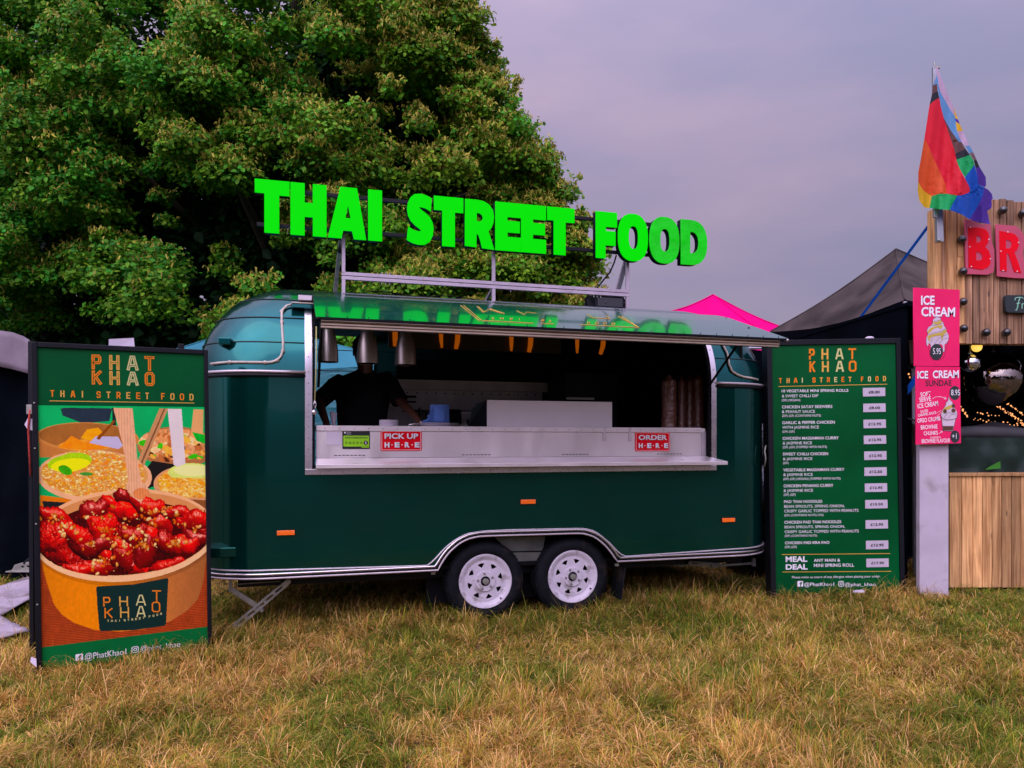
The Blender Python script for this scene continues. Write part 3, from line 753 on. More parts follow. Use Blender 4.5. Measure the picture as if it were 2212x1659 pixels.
for nm, lab, cat, px_, py_, w_, h_, mt in [('steel_pan', 'dark round pan on the back worktop just left of the steel box', 'pan', 1680, 1000, .16, .13, 'black_gloss'), ('steel_container', 'small steel container on the back worktop behind the blue roll', 'container', 1455, 1000, .14, .10, 'steel_in'), ('red_tub', 'small red lidded tub showing just above the steel box', 'tub', 2195, 960, .12, .16, 'red_sign')]:
    uu_, zz_ = tu(*c5(px_, py_), 1.32); e = empty(nm, tw(uu_, 1.32, 1.462), (0, 0, TH)); tag(e, lab, cat)
    MB().lathe([(0, 0), (w_ / 2, 0), (w_ / 2 + .004, h_ * .9), (w_ / 2 + .010, h_), (w_ / 2 - .004, h_), (w_ / 2 - .01, .01), (0, .01)], (0, 0, 0), 'z', 24).build('bowl', M[mt], e, smooth=True)
    if mt != 'red_sign': MB().bar((w_ / 2, 0, h_ * .8), (w_ / 2 + .12, -.03, h_ * .85), .02, .012).build('handle', M['steel_in'], e, bevel=.002)
uu_, zz_ = tu(*c5(1085, 775), 1.70); e = empty('knife_rack', tw(uu_, 1.70, zz_), (0, 0, TH)); tag(e, 'small black wall rack with two slots on the steel splashback', 'rack')
MB().box((0, 0, .02), (.10, .015, .022)).box((0, 0, -.03), (.10, .015, .016)).build('rack_bar', M['black_gloss'], e)
uu_, zz_ = tu(*c5(1370, 890), 1.69); e = empty('wall_rail', tw(uu_, 1.69, zz_), (0, 0, TH)); tag(e, 'long dark utensil rail across the splashback behind the blue roll', 'rail')
MB().box((0, 0, 0), (.78, .02, .022)).build('rail', M['olive_hood'], e); MB().tube([(-.22, -.02, .03), (-.24, -.04, .0), (-.22, -.02, -.10)], .008, 6).build('hook', M['black'], e)
# hatch (raised serving flap)
HU0, HU1 = -1.50, 1.80
prof = [(0.235, 2.435), (0.12, 2.462), (-0.02, 2.450), (-0.19, 2.402), (-0.40, 2.327), (-0.60, 2.256), (-0.80, 2.184), (-0.955, 2.128)]
hatch_rows = [[(HU0 + (HU1 - HU0) * i / 20 + (0), v, z) for i in range(21)] for v, z in prof]
hatch = MB().strip(hatch_rows).build('hatch', M['hatch_paint'], T, smooth=True)
MB().strip([[(HU0 + .001, -.9552, 2.127), (HU1 - .001, -.9552, 2.127)], [(HU0 + .001, -.953, 2.114), (HU1 - .001, -.953, 2.114)]]).build('hatch_lip', M['black_gloss'], T)
hb = MB().strip([[(HU0 + (HU1 - HU0) * i, v, z - 0.024) for i in (0.004, 0.996)] for v, z in prof]).build('hatch_lining', M['inner_dark'], T, smooth=True)
for k, (dz, dv, mt) in enumerate([(0.016, 0.0, 'alu_warm'), (0.033, 0.006, 'alu_warm'), (0.049, 0.012, 'alu_warm')]):
    z = 2.122 - dz; MB().span((HU0 + 0.03, -0.945 + dv, z - 0.0065), (HU1 - 0.06, -0.90 + dv, z + 0.0065)).build('hatch_trim', M[mt], T, bevel=0.002)
MB().span((HU0 + .03, -0.93, 2.065), (HU1 - .06, -0.90, 2.122)).build('hatch_trim', M['seam'], T)
MB().tube([(HU0 + .01, v, z - .013) for v, z in prof], 0.012, 8).build('hatch_edge', M['black_gloss'], T, smooth=True)
MB().tube([(HU1 - .004, v, z - .013) for v, z in prof], 0.010, 8).build('hatch_edge', M['alu_dull'], T, smooth=True)
MB().span((HU0 + 0.5, -.30, 2.30), (HU1 - .6, -.26, 2.32)).build('hatch_light_bar', M['alu_dull'], T)
MB().span((WL - .05, .20, 2.44), (WR + .05, .30, 2.475)).build('hatch_hinge', M['alu_dull'], T)
MB().tube([(HU1 - 0.10, -0.62, 2.25), (WR - 0.085, 0.03, 1.80)], 0.010, 8).build('hatch_strut', M['black'], T, smooth=True)
MB().tube([(HU0 + 0.06, -0.30, 2.34), (WL + 0.09, 0.02, 1.78)], 0.010, 8).build('hatch_strut', M['black'], T, smooth=True)
a_ = tu(*c5(212, 430), -0.02); b_ = tu(*c5(198, 790), -0.02)
MB().tube([(a_[0] + .0, -.02, a_[1] + .25), (a_[0], -.02, a_[1]), (b_[0], -.02, b_[1])], 0.005, 6).build('hatch_cord', M['gold_pale'], T, smooth=True)
MB().tube([(b_[0], -.02, b_[1]), (b_[0] - .008, -.02, b_[1] - .03), (b_[0], -.02, b_[1] - .06), (b_[0] + .010, -.02, b_[1] - .03), (b_[0], -.02, b_[1])], 0.003, 6).sphere((b_[0] - .003, -.02, b_[1] - .085), .018, 10, 6, (1, .4, 1)).build('cord_hook', M['alu'], T, smooth=True)
hr = MB()
for i in range(26): hr.sphere((HU0 + 0.06 + (HU1 - HU0 - .12) * i / 25, -0.925, 2.143), 0.004, 6, 3)
for i in range(7): hr.sphere((HU1 - 0.025, prof[3][0] - 0.115 * i, prof[3][1] + 0.002 - 0.0435 * i - .0006 * i * i), 0.004, 6, 3)
hr.build('hatch_rivets', M['seam'], T)

# world-space BVHs, so that fittings can be laid on the curved skins
bpy.context.view_layer.update()
def bvh_of(o):
    mw = o.matrix_world; me = o.data
    return BVHTree.FromPolygons([mw @ v.co for v in me.vertices], [tuple(p.vertices) for p in me.polygons])
bv_roof, bv_hatch = bvh_of(roof), bvh_of(hatch)
Ti = trailer.matrix_world.inverted()
def on_skin(bv, x, y, off=0.003):
    loc, nrm, _, _ = bv.ray_cast(Vector((0, 0, CAM_H)), ray(x, y))
    if loc is None: return None
    if nrm.dot(ray(x, y)) > 0: nrm = -nrm
    return Ti @ (loc + nrm * off)
c4 = crop(650, 1080, 3.687)
pipe = [(1640, 250), (1570, 270), (1515, 320), (1500, 360), (1500, 480), (1508, 620), (1518, 760), (1518, 870), (1490, 950), (1440, 1005), (1360, 1030), (1270, 1034), (1100, 1032), (950, 1030), (790, 1030), (650, 1042), (545, 1055)]
P = [on_skin(bv_roof, *c4(*p), off=0.016) for p in pipe]; P = [p for p in P if p]
MB().tube(P, 0.0092, 10).build('conduit', M['cream_pipe'], T, smooth=True)
for q in [(1500, 340), (1503, 485), (1515, 880), (1440, 1005), (1270, 1034), (790, 1030)]:
    p = on_skin(bv_roof, *c4(*q), off=0.012)
    if p: MB().sphere(p, 0.015, 10, 6, (1.0, 0.8, 1.0)).build('conduit_clip', M['cream_pipe'], T, smooth=True)
c4r = crop(2400, 900, 2.212)
pipe = [(672, 852), (690, 895), (715, 940), (725, 985), (733, 1040), (755, 1090), (800, 1120), (850, 1138), (900, 1145), (965, 1160)]
P = [on_skin(bv_roof, *c4r(*p), off=0.014) for p in pipe]; P = [p for p in P if p]
if len(P) > 2: MB().tube(P, 0.0090, 10).build('conduit', M['cream_pipe'], T, smooth=True)
p = on_skin(bv_roof, *c4(740, 760), off=0.02)
if p:
    MB().box((p.x, p.y, p.z), (0.085, 0.09, 0.05)).build('roof_marker_lamp', M['roof_paint'], T, bevel=0.006)
a_ = tu(*c4(1640, 270), 0.28); b_ = tu(*c4(1870, 260), 0.28)
MB().span((a_[0], 0.16, a_[1] - 0.02), (b_[0] + .1, 0.30, a_[1] + 0.012)).build('hinge_cover', M['roof_paint'], T, bevel=.004)
MB().span((a_[0] - .003, 0.15, a_[1] + 0.012), (b_[0] + .1, 0.31, a_[1] + 0.02)).build('hinge_cover_edge', M['cream_pipe'], T)
u, z = tu(*c5p(195, 760), -0.0); 
MB().span((UL - .03, 0.22, z - .035), (UL + 0.32, 0.05, z + 0.035)).build('corner_ledge', M['paint'], T, bevel=.006)

# gold line lettering printed on the hatch
def ribbon(pts2, w):
    """flat ribbon in 2D from a polyline, mitred"""
    n = len(pts2); L_, R_ = [], []
    closed = pts2[0] == pts2[-1] and n > 2
    for i in range(n):
        p = Vector(pts2[i])
        a = Vector(pts2[i - 1]) if i > 0 else (Vector(pts2[-2]) if closed else None)
        b = Vector(pts2[i + 1]) if i < n - 1 else (Vector(pts2[1]) if closed else None)
        d1 = (p - a).normalized() if a is not None else None; d2 = (b - p).normalized() if b is not None else None
        if d1 is None: d1 = d2
        if d2 is None: d2 = d1
        t = (d1 + d2)
        if t.length < 1e-5: t = d1.copy()
        t.normalize(); nn = Vector((-t.y, t.x)); k = w / 2 / max(0.45, nn.dot(Vector((-d1.y, d1.x))))
        ext = Vector((0, 0))
        if not closed and i == 0: ext = -d1 * w / 2
        if not closed and i == n - 1: ext = d2 * w / 2
        L_.append(p + nn * k + ext); R_.append(p - nn * k + ext)
    return L_, R_
def hatch_line(pts, f, w, m, name='hatch_print'):
    dense = []
    for a, b in zip(pts, pts[1:]):
        for i in range(7): dense.append((a[0] + (b[0] - a[0]) * i / 6, a[1] + (b[1] - a[1]) * i / 6))
    P = [on_skin(bv_hatch, *f(*p), off=0.002) for p in dense]; P = [p for p in P if p]
    if len(P) < 2: return
    MB().tube(P, w, 4).build(name, m, T)
gl = M['gold']
for pts in [[(60, 1207), (215, 1335)], [(85, 1207), (235, 1333), (665, 1355)], [(725, 1357), (835, 1361)], [(1050, 1367), (1540, 1392), (1365, 1297)], [(1395, 1297), (1530, 1385)],
            [(195, 1215), (245, 1265), (310, 1235)], [(310, 1238), (425, 1275)], [(210, 1218), (255, 1262), (300, 1240), (400, 1272)], [(525, 1252), (590, 1283), (610, 1262), (690, 1272)], [(1110, 1283), (1160, 1310), (1300, 1318), (1265, 1292)]]:
    hatch_line(pts, c3, 0.0021, gl)
def hglyph(ch, x, y, w, h):
    G = STROKES[ch]
    for st in G: hatch_line([(x + a * w, y - b * h) for a, b in st], c3, 0.0020, gl, 'hatch_lettering')
STROKES = {
 'P': [[(0, 0), (0, 1), (.82, 1), (1, .86), (1, .58), (.82, .44), (0, .44)]],
 'H': [[(0, 0), (0, 1)], [(1, 0), (1, 1)], [(0, .5), (1, .5)]],
 'A': [[(0, 0), (.36, 1), (.64, 1), (1, 0)], [(.16, .3), (.84, .3)]],
 'T': [[(0, 1), (1, 1)], [(.5, 1), (.5, 0)]],
 'K': [[(0, 0), (0, 1)], [(1, 1), (.05, .46)], [(.32, .6), (1, 0)]],
 'O': [[(.2, 0), (.8, 0), (1, .15), (1, .85), (.8, 1), (.2, 1), (0, .85), (0, .15), (.2, 0)]],
 'I': [[(.5, 0), (.5, 1)]],
 'S': [[(1, .84), (.85, 1), (.15, 1), (0, .86), (0, .64), (.15, .5), (.85, .5), (1, .36), (1, .14), (.85, 0), (.15, 0), (0, .16)]],
 'R': [[(0, 0), (0, 1), (.82, 1), (1, .86), (1, .62), (.82, .48), (0, .48)], [(.5, .48), (1, 0)]],
 'E': [[(1, 1), (0, 1), (0, 0), (1, 0)], [(0, .5), (.85, .5)]],
 'F': [[(1, 1), (0, 1), (0, 0)], [(0, .5), (.85, .5)]],
 'D': [[(0, 0), (0, 1), (.75, 1), (1, .8), (1, .2), (.75, 0), (0, 0)]],
}
for ch, x, y in [('T', 315, 1305), ('H', 390, 1309), ('A', 468, 1313), ('I', 535, 1317), ('S', 728, 1325), ('T', 790, 1328), ('F', 1112, 1343), ('O', 1180, 1347), ('O', 1245, 1350), ('D', 1315, 1353)]:
    hglyph(ch, x, y, 24, -14)

# stabiliser legs
sl = []
A_ = Vector((*tu(*c5p(768, 1003), 0.16), 0)); B_ = Vector((*tu(*c5p(305, 1400), 0.16), 0))
d = (B_ - A_); Ln = d.length; d.normalize()
def rr(x0, x1, h): return [(x0, -h), (x1, -h), (x1, h), (x0, h)]
arm = [(-.018, -.010), (-.010, -.018), (Ln, -.022), (Ln, .022), (-.010, .018), (-.018, .010)]
holes = [rr(.05 + i * (Ln - .06) / 5, .05 + (i + .78) * (Ln - .06) / 5, .010) for i in range(5)]
leg = empty('stabiliser_leg', (0, 0.16, 0), (0, 0, 0), T)
for dv in (-0.02, 0.02):
    me = shape([arm] + holes, 0.008, 0.001)
    ang = math.atan2(d.y, d.x)
    me.transform(Matrix.Rotation(ang, 4, 'Z')); me.transform(Matrix.Translation((A_.x, A_.y, 0))); me.transform(Matrix.Rotation(R(90), 4, 'X')); me.transform(Matrix.Translation((0, dv, 0)))
    link_mesh('leg_arm', me, M['zinc'], leg)
a = Vector((tu(*c5p(270, 1070), .16)[0], 0, tu(*c5p(270, 1070), .16)[1])); b = Vector((tu(*c5p(540, 1245), .16)[0], 0, tu(*c5p(540, 1245), .16)[1]))
MB().bar(a, b, 0.036, 0.018, (0, 1, 0)).build('leg_brace', M['zinc'], leg, bevel=.002)
MB().box((a.x - .002, 0, a.z + .03), (0.026, 0.03, 0.10)).build('leg_bracket', M['zinc'], leg, bevel=.003)
MB().tube([(b.x, -.035, b.z), (b.x, .035, b.z)], 0.014, 10).tube([(A_.x, -.03, A_.y), (A_.x, .03, A_.y)], 0.011, 10).build('pivot_bolt', M['zinc'], leg)
MB().tube([(a.x + .02, .02, a.z + .03), (A_.x - .05, .02, A_.y + 0.002)], 0.005, 6).build('leg_screw', M['zinc'], leg)
c7 = crop(2400, 1750, 2.212)
lg = empty('stabiliser_leg', (0, 0.20, 0), (0, 0, 0), T)
pa = tu(*c7(400, 800), .2); pb = tu(*c7(640, 820), .2); pc = tu(*c7(940, 800), .2)
me = shape([[(pa[0], pa[1] + .02), (pa[0], pa[1] - .012), (pb[0], pb[1] - .018), (pb[0] + .02, pb[1] + .02)], [(pa[0] + .03, pa[1] + .008), (pb[0] - .06, pb[1] + .008), (pb[0] - .06, pb[1] - .006), (pa[0] + .03, pa[1] - .002)]], 0.02, .001)
me.transform(Matrix.Rotation(R(90), 4, 'X')); link_mesh('leg_arm', me, M['beam'], lg)
MB().bar((pb[0], 0, pb[1]), (pc[0], 0, pc[1]), 0.02, 0.018).box((pc[0], 0, pc[1] + .01), (0.03, 0.03, 0.07)).build('leg_brace', M['beam'], lg)
MB().span((-1.0, .2, .34), (-.35, .22, .40)).build('cable_tray', M['black_gloss'], T)

# signs on the counter
def plate(name, label, x0, y0, x1, y1, f, m, parent=None, border=None):
    (ua, za), (ub, zb) = tu(*f(x0, (y0 + y1) / 2), 0.028), tu(*f(x1, (y0 + y1) / 2), 0.028)
    um = (ua + ub) / 2
    _, zt = tu(*f((x0 + x1) / 2, y0), 0.028); _, zb_ = tu(*f((x0 + x1) / 2, y1), 0.028)
    e = empty(name, tw(um, 0.028, (zt + zb_) / 2), (0, 0, TH)); tag(e, label, 'sign' if 'sign' in name else 'sticker')
    w, h = ub - ua, zt - zb_
    return e, w, h
def rrect(w, h, r, n=5):
    P = []
    for cx, cy, a0 in [(w / 2 - r, h / 2 - r, 0), (-w / 2 + r, h / 2 - r, 90), (-w / 2 + r, -h / 2 + r, 180), (w / 2 - r, -h / 2 + r, 270)]:
        for i in range(n + 1):
            a = R(a0 + 90 * i / n); P.append((cx + r * math.cos(a), cy + r * math.sin(a)))
    return P
def face(me, y=0.0, tx=0, tz=0):
    me.transform(Matrix.Rotation(R(90), 4, 'X')); me.transform(Matrix.Translation((tx, y, tz))); return me
def red_sign(name, label, top, *a):
    e, w, h = plate(name, label, *a)
    link_mesh('board', face(shape([rrect(w, h, .012)], .006, .0008)), M['red_sign'], e)
    link_mesh('border', face(shape([rrect(w * .96, h * .93, .010), rrect(w * .94, h * .90, .009)], 0), -.0055), M['white_print'], e)
    for dx, mt, y in ((.003, M['black_print'], -.0060), (0, M['white_print'], -.0075)):
        fit_text(top, -w * .41 + dx, w * .41 + dx, h * .09 - dx, h * .35 - dx, y, 'lettering', mt, e, bold=.03)
        for i, ch in enumerate('HERE'):
            x = -w * .41 + i * w * .245; fit_text(ch, x + dx, x + w * .12 + dx, -h * .34 - dx, -h * .08 - dx, y, 'lettering', mt, e, bold=.055)
            if i < 3: link_mesh('lettering', face(shape([[(x + w * .18 + .005 * math.cos(q) + dx, -h * .21 + .005 * math.sin(q) - dx) for q in [k * .785 for k in range(8)]]], 0), y), mt, e)
red_sign('pick_up_sign', 'red sign reading PICK UP HERE on the left of the steel counter', 'PICK UP', 805, 1067, 1183, 1254, c5, None)
red_sign('order_sign', 'red sign reading ORDER HERE on the right of the steel counter', 'ORDER', 1183, 1083, 1503, 1258, c6b, None)
e, w, h = plate('hygiene_sticker', 'black and lime green food hygiene rating sticker on the counter', 452, 1065, 706, 1238, c5, None)
link_mesh('sheet', face(shape([rrect(w, h, .003)], .002)), M['black_print'], e)
link_mesh('green_field', face(shape([rrect(w * .93, h * .58, .006)], 0), -.003, 0, -h * .08), M['lime_sticker'], e)
link_mesh('green_field', face(shape([rrect(w * .27, h * .14, .004)], 0), -.0032, w * .33, -h * .36), M['lime_sticker'], e)
fit_text('FOOD HYGIENE RATING', -w * .41, w * .41, h * .06, h * .15, -.004, 'lettering', M['black_print'], e, bold=.02)
for i in range(6):
    big = i == 5; r = .0165 if big else .009; x = -w * .36 + i * w * .135 + (w * .03 if big else 0)
    cc = [(r * math.cos(k * .314), r * math.sin(k * .314)) for k in range(20)]
    if big: link_mesh('rating_circle', face(shape([cc], 0), -.004, x, -h * .17), M['black_print'], e); fit_text('5', x - .006, x + .006, -h * .17 - .010, -h * .17 + .010, -.005, 'lettering', M['white_print'], e, bold=.03)
    else:
        link_mesh('rating_circle', face(shape([cc, [(p[0] * .78, p[1] * .78) for p in cc]], 0), -.004, x, -h * .17), M['print_green'], e)
        fit_text(str(i), x - .003, x + .003, -h * .17 - .005, -h * .17 + .005, -.004, 'lettering', M['print_green'], e)
fit_text('VERY GOOD', w * .22, w * .44, -h * .39, -h * .34, -.004, 'lettering', M['black_print'], e)
cc = [(.007 * math.cos(k * .314), .007 * math.sin(k * .314)) for k in range(20)]
link_mesh('emblem', face(shape([cc], 0), -.003, -w * .41, h * .37), M['white_print'], e)
for k in range(4): fit_text(['FOOD', 'STANDARDS', 'AGENCY', 'FOOD.GOV.UK'][k], -w * .35, -w * (.24 if k == 0 else .18), h * (.40 - .05 * k), h * (.43 - .05 * k), -.003, 'lettering', M['white_print'], e)
fit_text('food.gov.uk/ratings', w * .22, w * .45, h * .36, h * .40, -.003, 'lettering', M['print_green'], e)
e, w, h = plate('blank_sticker', 'small white square sticker left of the hygiene rating', 308, 1068, 438, 1200, c5, None)
link_mesh('sheet', face(shape([rrect(w, h, .003)], .002)), M['white_paper'], e)

# ------------------------------------------------------------------ things on the counter
def on_counter(x, y, f, v): u, z = tu(*f(x, y), v); return u
e = empty('steel_box', tw(on_counter(2030, 900, c5, 0.30), 0.42, CZ), (0, 0, TH)); tag(e, 'long satin steel box standing on the counter between the two red signs', 'box')
u0 = tu(*c5(1785, 900), .28)[0]; u1 = tu(*c6b(972, 900), .28)[0]; ue = on_counter(2030, 900, c5, 0.30); bh = tu(*c5(1785, 785), .28)[1] - CZ
MB().span((u0 - ue, -.14, .002), (u1 - ue, -.135, bh)).build('front', M['steel_box'], e, bevel=.002)
MB().span((u0 - ue, -.134, .002), (u0 - ue + .004, .25, bh - .01)).span((u1 - ue - .004, -.134, .002), (u1 - ue, .25, bh - .01)).span((u0 - ue, .246, .002), (u1 - ue, .25, bh - .01)).build('sides', M['black_gloss'], e)
MB().add([(u0 - ue - .11, .1, .0), (u0 - ue - .002, -.13, .0), (u0 - ue - .002, -.13, bh), (u0 - ue - .06, .1, bh * .75)], [(0, 1, 2, 3)]).build('side_flap', M['black_gloss'], e, solid=.004)
# pale plate stack and blue roll
ue = on_counter(1320, 1000, c5, .20); zt = CZ
e = empty('plate_stack', tw(ue, .26, zt), (0, 0, TH)); tag(e, 'flat stack of white lids under the blue paper roll', 'lid stack')
hp = tu(*c5(1320, 992), .2)[1] - zt; w = tu(*c5(1470, 1000), .2)[0] - tu(*c5(1190, 1000), .2)[0]
st = MB()
for k in range(3): st.lathe([(0.0, 0), (w / 2, 0), (w / 2 + .004, .005), (w / 2 - .01, hp / 3 - .003), (0, hp / 3 - .003)], (0, 0, k * hp / 3), 'z', 32)
st.build('lids', M['white_paper'], e, smooth=False)
br = empty('blue_roll', tw(tu(*c5(1352, 900), .24)[0], .26, zt + hp), (0, 0, TH)); tag(br, 'roll of blue paper towel on the counter beside the vendor', 'paper roll')
rr_ = (tu(*c5(1440, 900), .22)[0] - tu(*c5(1266, 900), .22)[0]) / 2; hr_ = tu(*c5(1350, 830), .22)[1] - zt - hp
soft(MB().lathe([(.02, 0), (rr_ + .004, 0), (rr_, hr_), (.02, hr_), (.02, 0)], (0, 0, 0), 'z', 40, ).build('roll', M['blue_paper'], br, smooth=True))
rows = []
for i in range(9):
    s = i / 8
    rows.append([(-rr_ * .7 - s * 0.13 + .03 * s * (1 - t) + .02 * math.sin(5 * t) * s + .10 * (t) * s, -rr_ * .75 - .02 * s, .002 + (hr_ * .92) * t * (1 - s * .62) + .012 * s * math.sin(7 * s)) for t in [k / 6 for k in range(7)]])
for i in range(5):
    s = i / 4
    rows.insert(0, [(rr_ * (-.7 + 1.2 * s), -rr_ * (.75 + .32 * math.sin(math.pi * min(1, s * .8))) - .004, .002 + hr_ * .92 * t * (1 - .35 * s)) for t in [k / 6 for k in range(7)]])
MB().strip(rows).build('loose_sheet', M['blue_paper'], br, smooth=True, solid=.0015)
ls = empty('lid_stack', tw(on_counter(880, 1000, c5, .15), .15, CZ), (0, 0, TH)); tag(ls, 'short stack of ribbed white cup lids in front of the vendor', 'lid stack')
wl = (tu(*c5(965, 1000), .15)[0] - tu(*c5(797, 1000), .15)[0]) / 2; hl = tu(*c5(880, 970), .15)[1] - CZ
for k in range(6): MB().lathe([(0, 0), (wl, 0), (wl + .003, hl / 12), (wl, hl / 6 - .001), (0, hl / 6 - .001)], (rnd.uniform(-.002, .002), 0, k * hl / 6), 'z', 32).build('lid', M['white_paper'], ls)
tg = empty('hair_clippers', tw(tu(*c5(1120, 1005), .12)[0], .12, CZ), (0, 0, TH)); tg.name = 'metal_tongs'; tag(tg, 'small metal serving tongs on the counter at the vendor\'s hand', 'tongs')
MB().tube([(-.05, 0, .01), (0, 0, .02), (.04, .01, .018), (.055, .01, .03), (.04, .01, .036)], .005, 6).build('handle', M['alu'], tg, smooth=True)

# stacks of brown cups in plastic sleeves
for k, (x0, x1, ytop, v, lab) in enumerate([(1430, 1560, 590, .30, 'leftmost tall stack of brown cups in crinkled plastic, warm copper sheen'), (1575, 1648, 600, .34, 'second tall stack of brown cups in plastic, narrow and dull'), (1645, 1728, 590, .36, 'third tall stack of brown cups in plastic, counting from the left'), (1722, 1815, 570, .32, 'rightmost tall stack of brown cups in plastic beside the window frame')]):
    ua, ub = tu(*c6b(x0, 900), v)[0], tu(*c6b(x1, 900), v)[0]; r_ = (ub - ua) / 2; zt = tu(*c6b(x0, ytop), v)[1]
    e = empty('cup_stack', tw((ua + ub) / 2, v, CZ - .003), (0, 0, TH)); tag(e, lab, 'cup stack', 'stacks of brown cups wrapped in plastic')
    H = zt - CZ; rows = []; nn = 26; mm = 44
    for j in range(mm + 1):
        t = j / mm; row = []
        for i in range(nn):
            a = 2 * math.pi * i / nn
            rr_ = r_ * (0.94 + .035 * (j % 2) + .07 * noise.noise(Vector((a * 1.2 + k * 9, t * 16, k)))) * (1 - .45 * max(0, t - .97) / .03)
            row.append((rr_ * math.cos(a), rr_ * math.sin(a), H * t))
        rows.append(row)
    MB().strip(rows, close=True).build('cups', M['kraft'], e, smooth=True)
    rows = []
    for j in range(4):
        rows.append([(r_ * (.5 - .12 * j + .1 * noise.noise(Vector((i, j, k)))) * math.cos(2 * math.pi * i / 12), r_ * (.5 - .12 * j) * math.sin(2 * math.pi * i / 12), H + .012 * j + .012 * noise.noise(Vector((i * 2.3, j, k + 5)))) for i in range(12)])
    MB().strip(rows, close=True).build('plastic_knot', M['kraft'], e, smooth=True)

# hanging heat lamps
for k, (x0, x1, yb, v, lab) in enumerate([(222, 416, 437, .30, 'leftmost silver heat lamp hanging in the serving hatch beside the frame'), (582, 782, 451, .32, 'middle silver heat lamp hanging in front of the vendor\'s head'), (936, 1132, 465, .34, 'rightmost of the three silver heat lamps, right of the vendor')]):
    ua, ub = tu(*c5(x0, 350), v)[0], tu(*c5(x1, 350), v)[0]; r_ = (ub - ua) / 2; zb = tu(*c5((x0 + x1) / 2, yb), v)[1]
    e = empty('heat_lamp', tw((ua + ub) / 2, v, zb), (0, 0, TH)); tag(e, lab, 'heat lamp', 'silver heat lamps hanging in the hatch')
    Hh = 0.30
    pr = [(r_ * math.sqrt(max(0, 1 - (t) ** 2.1)) if t < .97 else .02, Hh * t) for t in [i / 16 for i in range(17)]]
    pr = [(max(.018, a), b) for a, b in pr]
    MB().lathe(pr, (0, 0, 0), 'z', 40).build('shade', M['lamp_steel'], e, smooth=True)
    MB().lathe([(r_ * .97, .002), (.02, Hh * .9)], (0, 0, 0), 'z', 16).build('inside', M['black'], e)
    MB().tube([(0, 0, Hh), (0, 0, 2.46 - zb)], .006, 6).build('flex', M['black'], e)
    hh = MB()
    for c_ in range(4):
        a = R(-112 + 14 * c_ + (8 if c_ > 1 else 0))
        for j in range(8):
            z = .02 + j * .016; rr_ = r_ * math.sqrt(1 - (z / Hh) ** 1.7) * .995
            hh.sphere((rr_ * math.cos(a), rr_ * math.sin(a), z), .0025, 5, 3)
    hh.build('vent_holes', M['black'], e)

# ------------------------------------------------------------------ roof sign
SV = 0.95
sign = empty('roof_sign', tw(0, SV, 2.60), (0, 0, TH)); tag(sign, 'bright green THAI STREET FOOD letter sign on a metal frame on the trailer roof', 'sign')
SZ = 2.60
def arc(cx, cy, rx, ry, a0, a1, n=14, e=1.0):
    P = []
    for i in range(n + 1):
        a = R(a0 + (a1 - a0) * i / n); c, s = math.cos(a), math.sin(a)
        P.append((cx + rx * math.copysign(abs(c) ** e, c), cy + ry * math.copysign(abs(s) ** e, s)))
    return P
Eo = [(0, 1), (1, 1), (1, .705), (.47, .705), (.47, .625), (.96, .625), (.96, .385), (.47, .385), (.47, .29), (1, .29), (1, 0), (0, 0)]
def npx(P, x0, x1, y0, y1): return [((x - x0) / (x1 - x0), (y1 - y) / (y1 - y0)) for x, y in P]
Sp = npx([(1812, 322), (1770, 302), (1720, 292), (1670, 299), (1635, 328), (1613, 375), (1606, 430), (1614, 480), (1635, 520), (1672, 555), (1705, 578), (1723, 592), (1718, 601), (1700, 604), (1660, 595), (1616, 570), (1603, 680), (1650, 703), (1700, 713), (1750, 711), (1795, 682), (1820, 630), (1827, 570), (1818, 520), (1795, 480), (1765, 452), (1725, 425), (1707, 410), (1706, 402), (1722, 401), (1760, 408), (1803, 430)], 1603, 1827, 291, 714)
Rp = npx([(95, 342), (200, 342), (255, 350), (300, 378), (328, 420), (336, 475), (330, 530), (312, 575), (288, 603), (306, 655), (338, 757), (236, 751), (222, 690), (205, 640), (188, 632), (188, 747), (92, 741)], 92, 338, 341, 758)
Rh = npx([(190, 452), (215, 454), (236, 468), (243, 490), (236, 513), (215, 525), (190, 526)], 92, 338, 341, 758)
sup = lambda: arc(.5, .5, .5, .5, 0, 360, 48, .82)[:-1]
Oh = [p for p in arc(.515, .5, .160, .245, 0, 360, 28, .8)][:-1]
Dp = [(0, 0), (0, 1)] + arc(.38, .5, .62, .5, 90, -90, 22, .85)
Dh = [(.35, .745)] + arc(.38, .5, .295, .245, 90, -90, 12, .85) + [(.35, .255)]
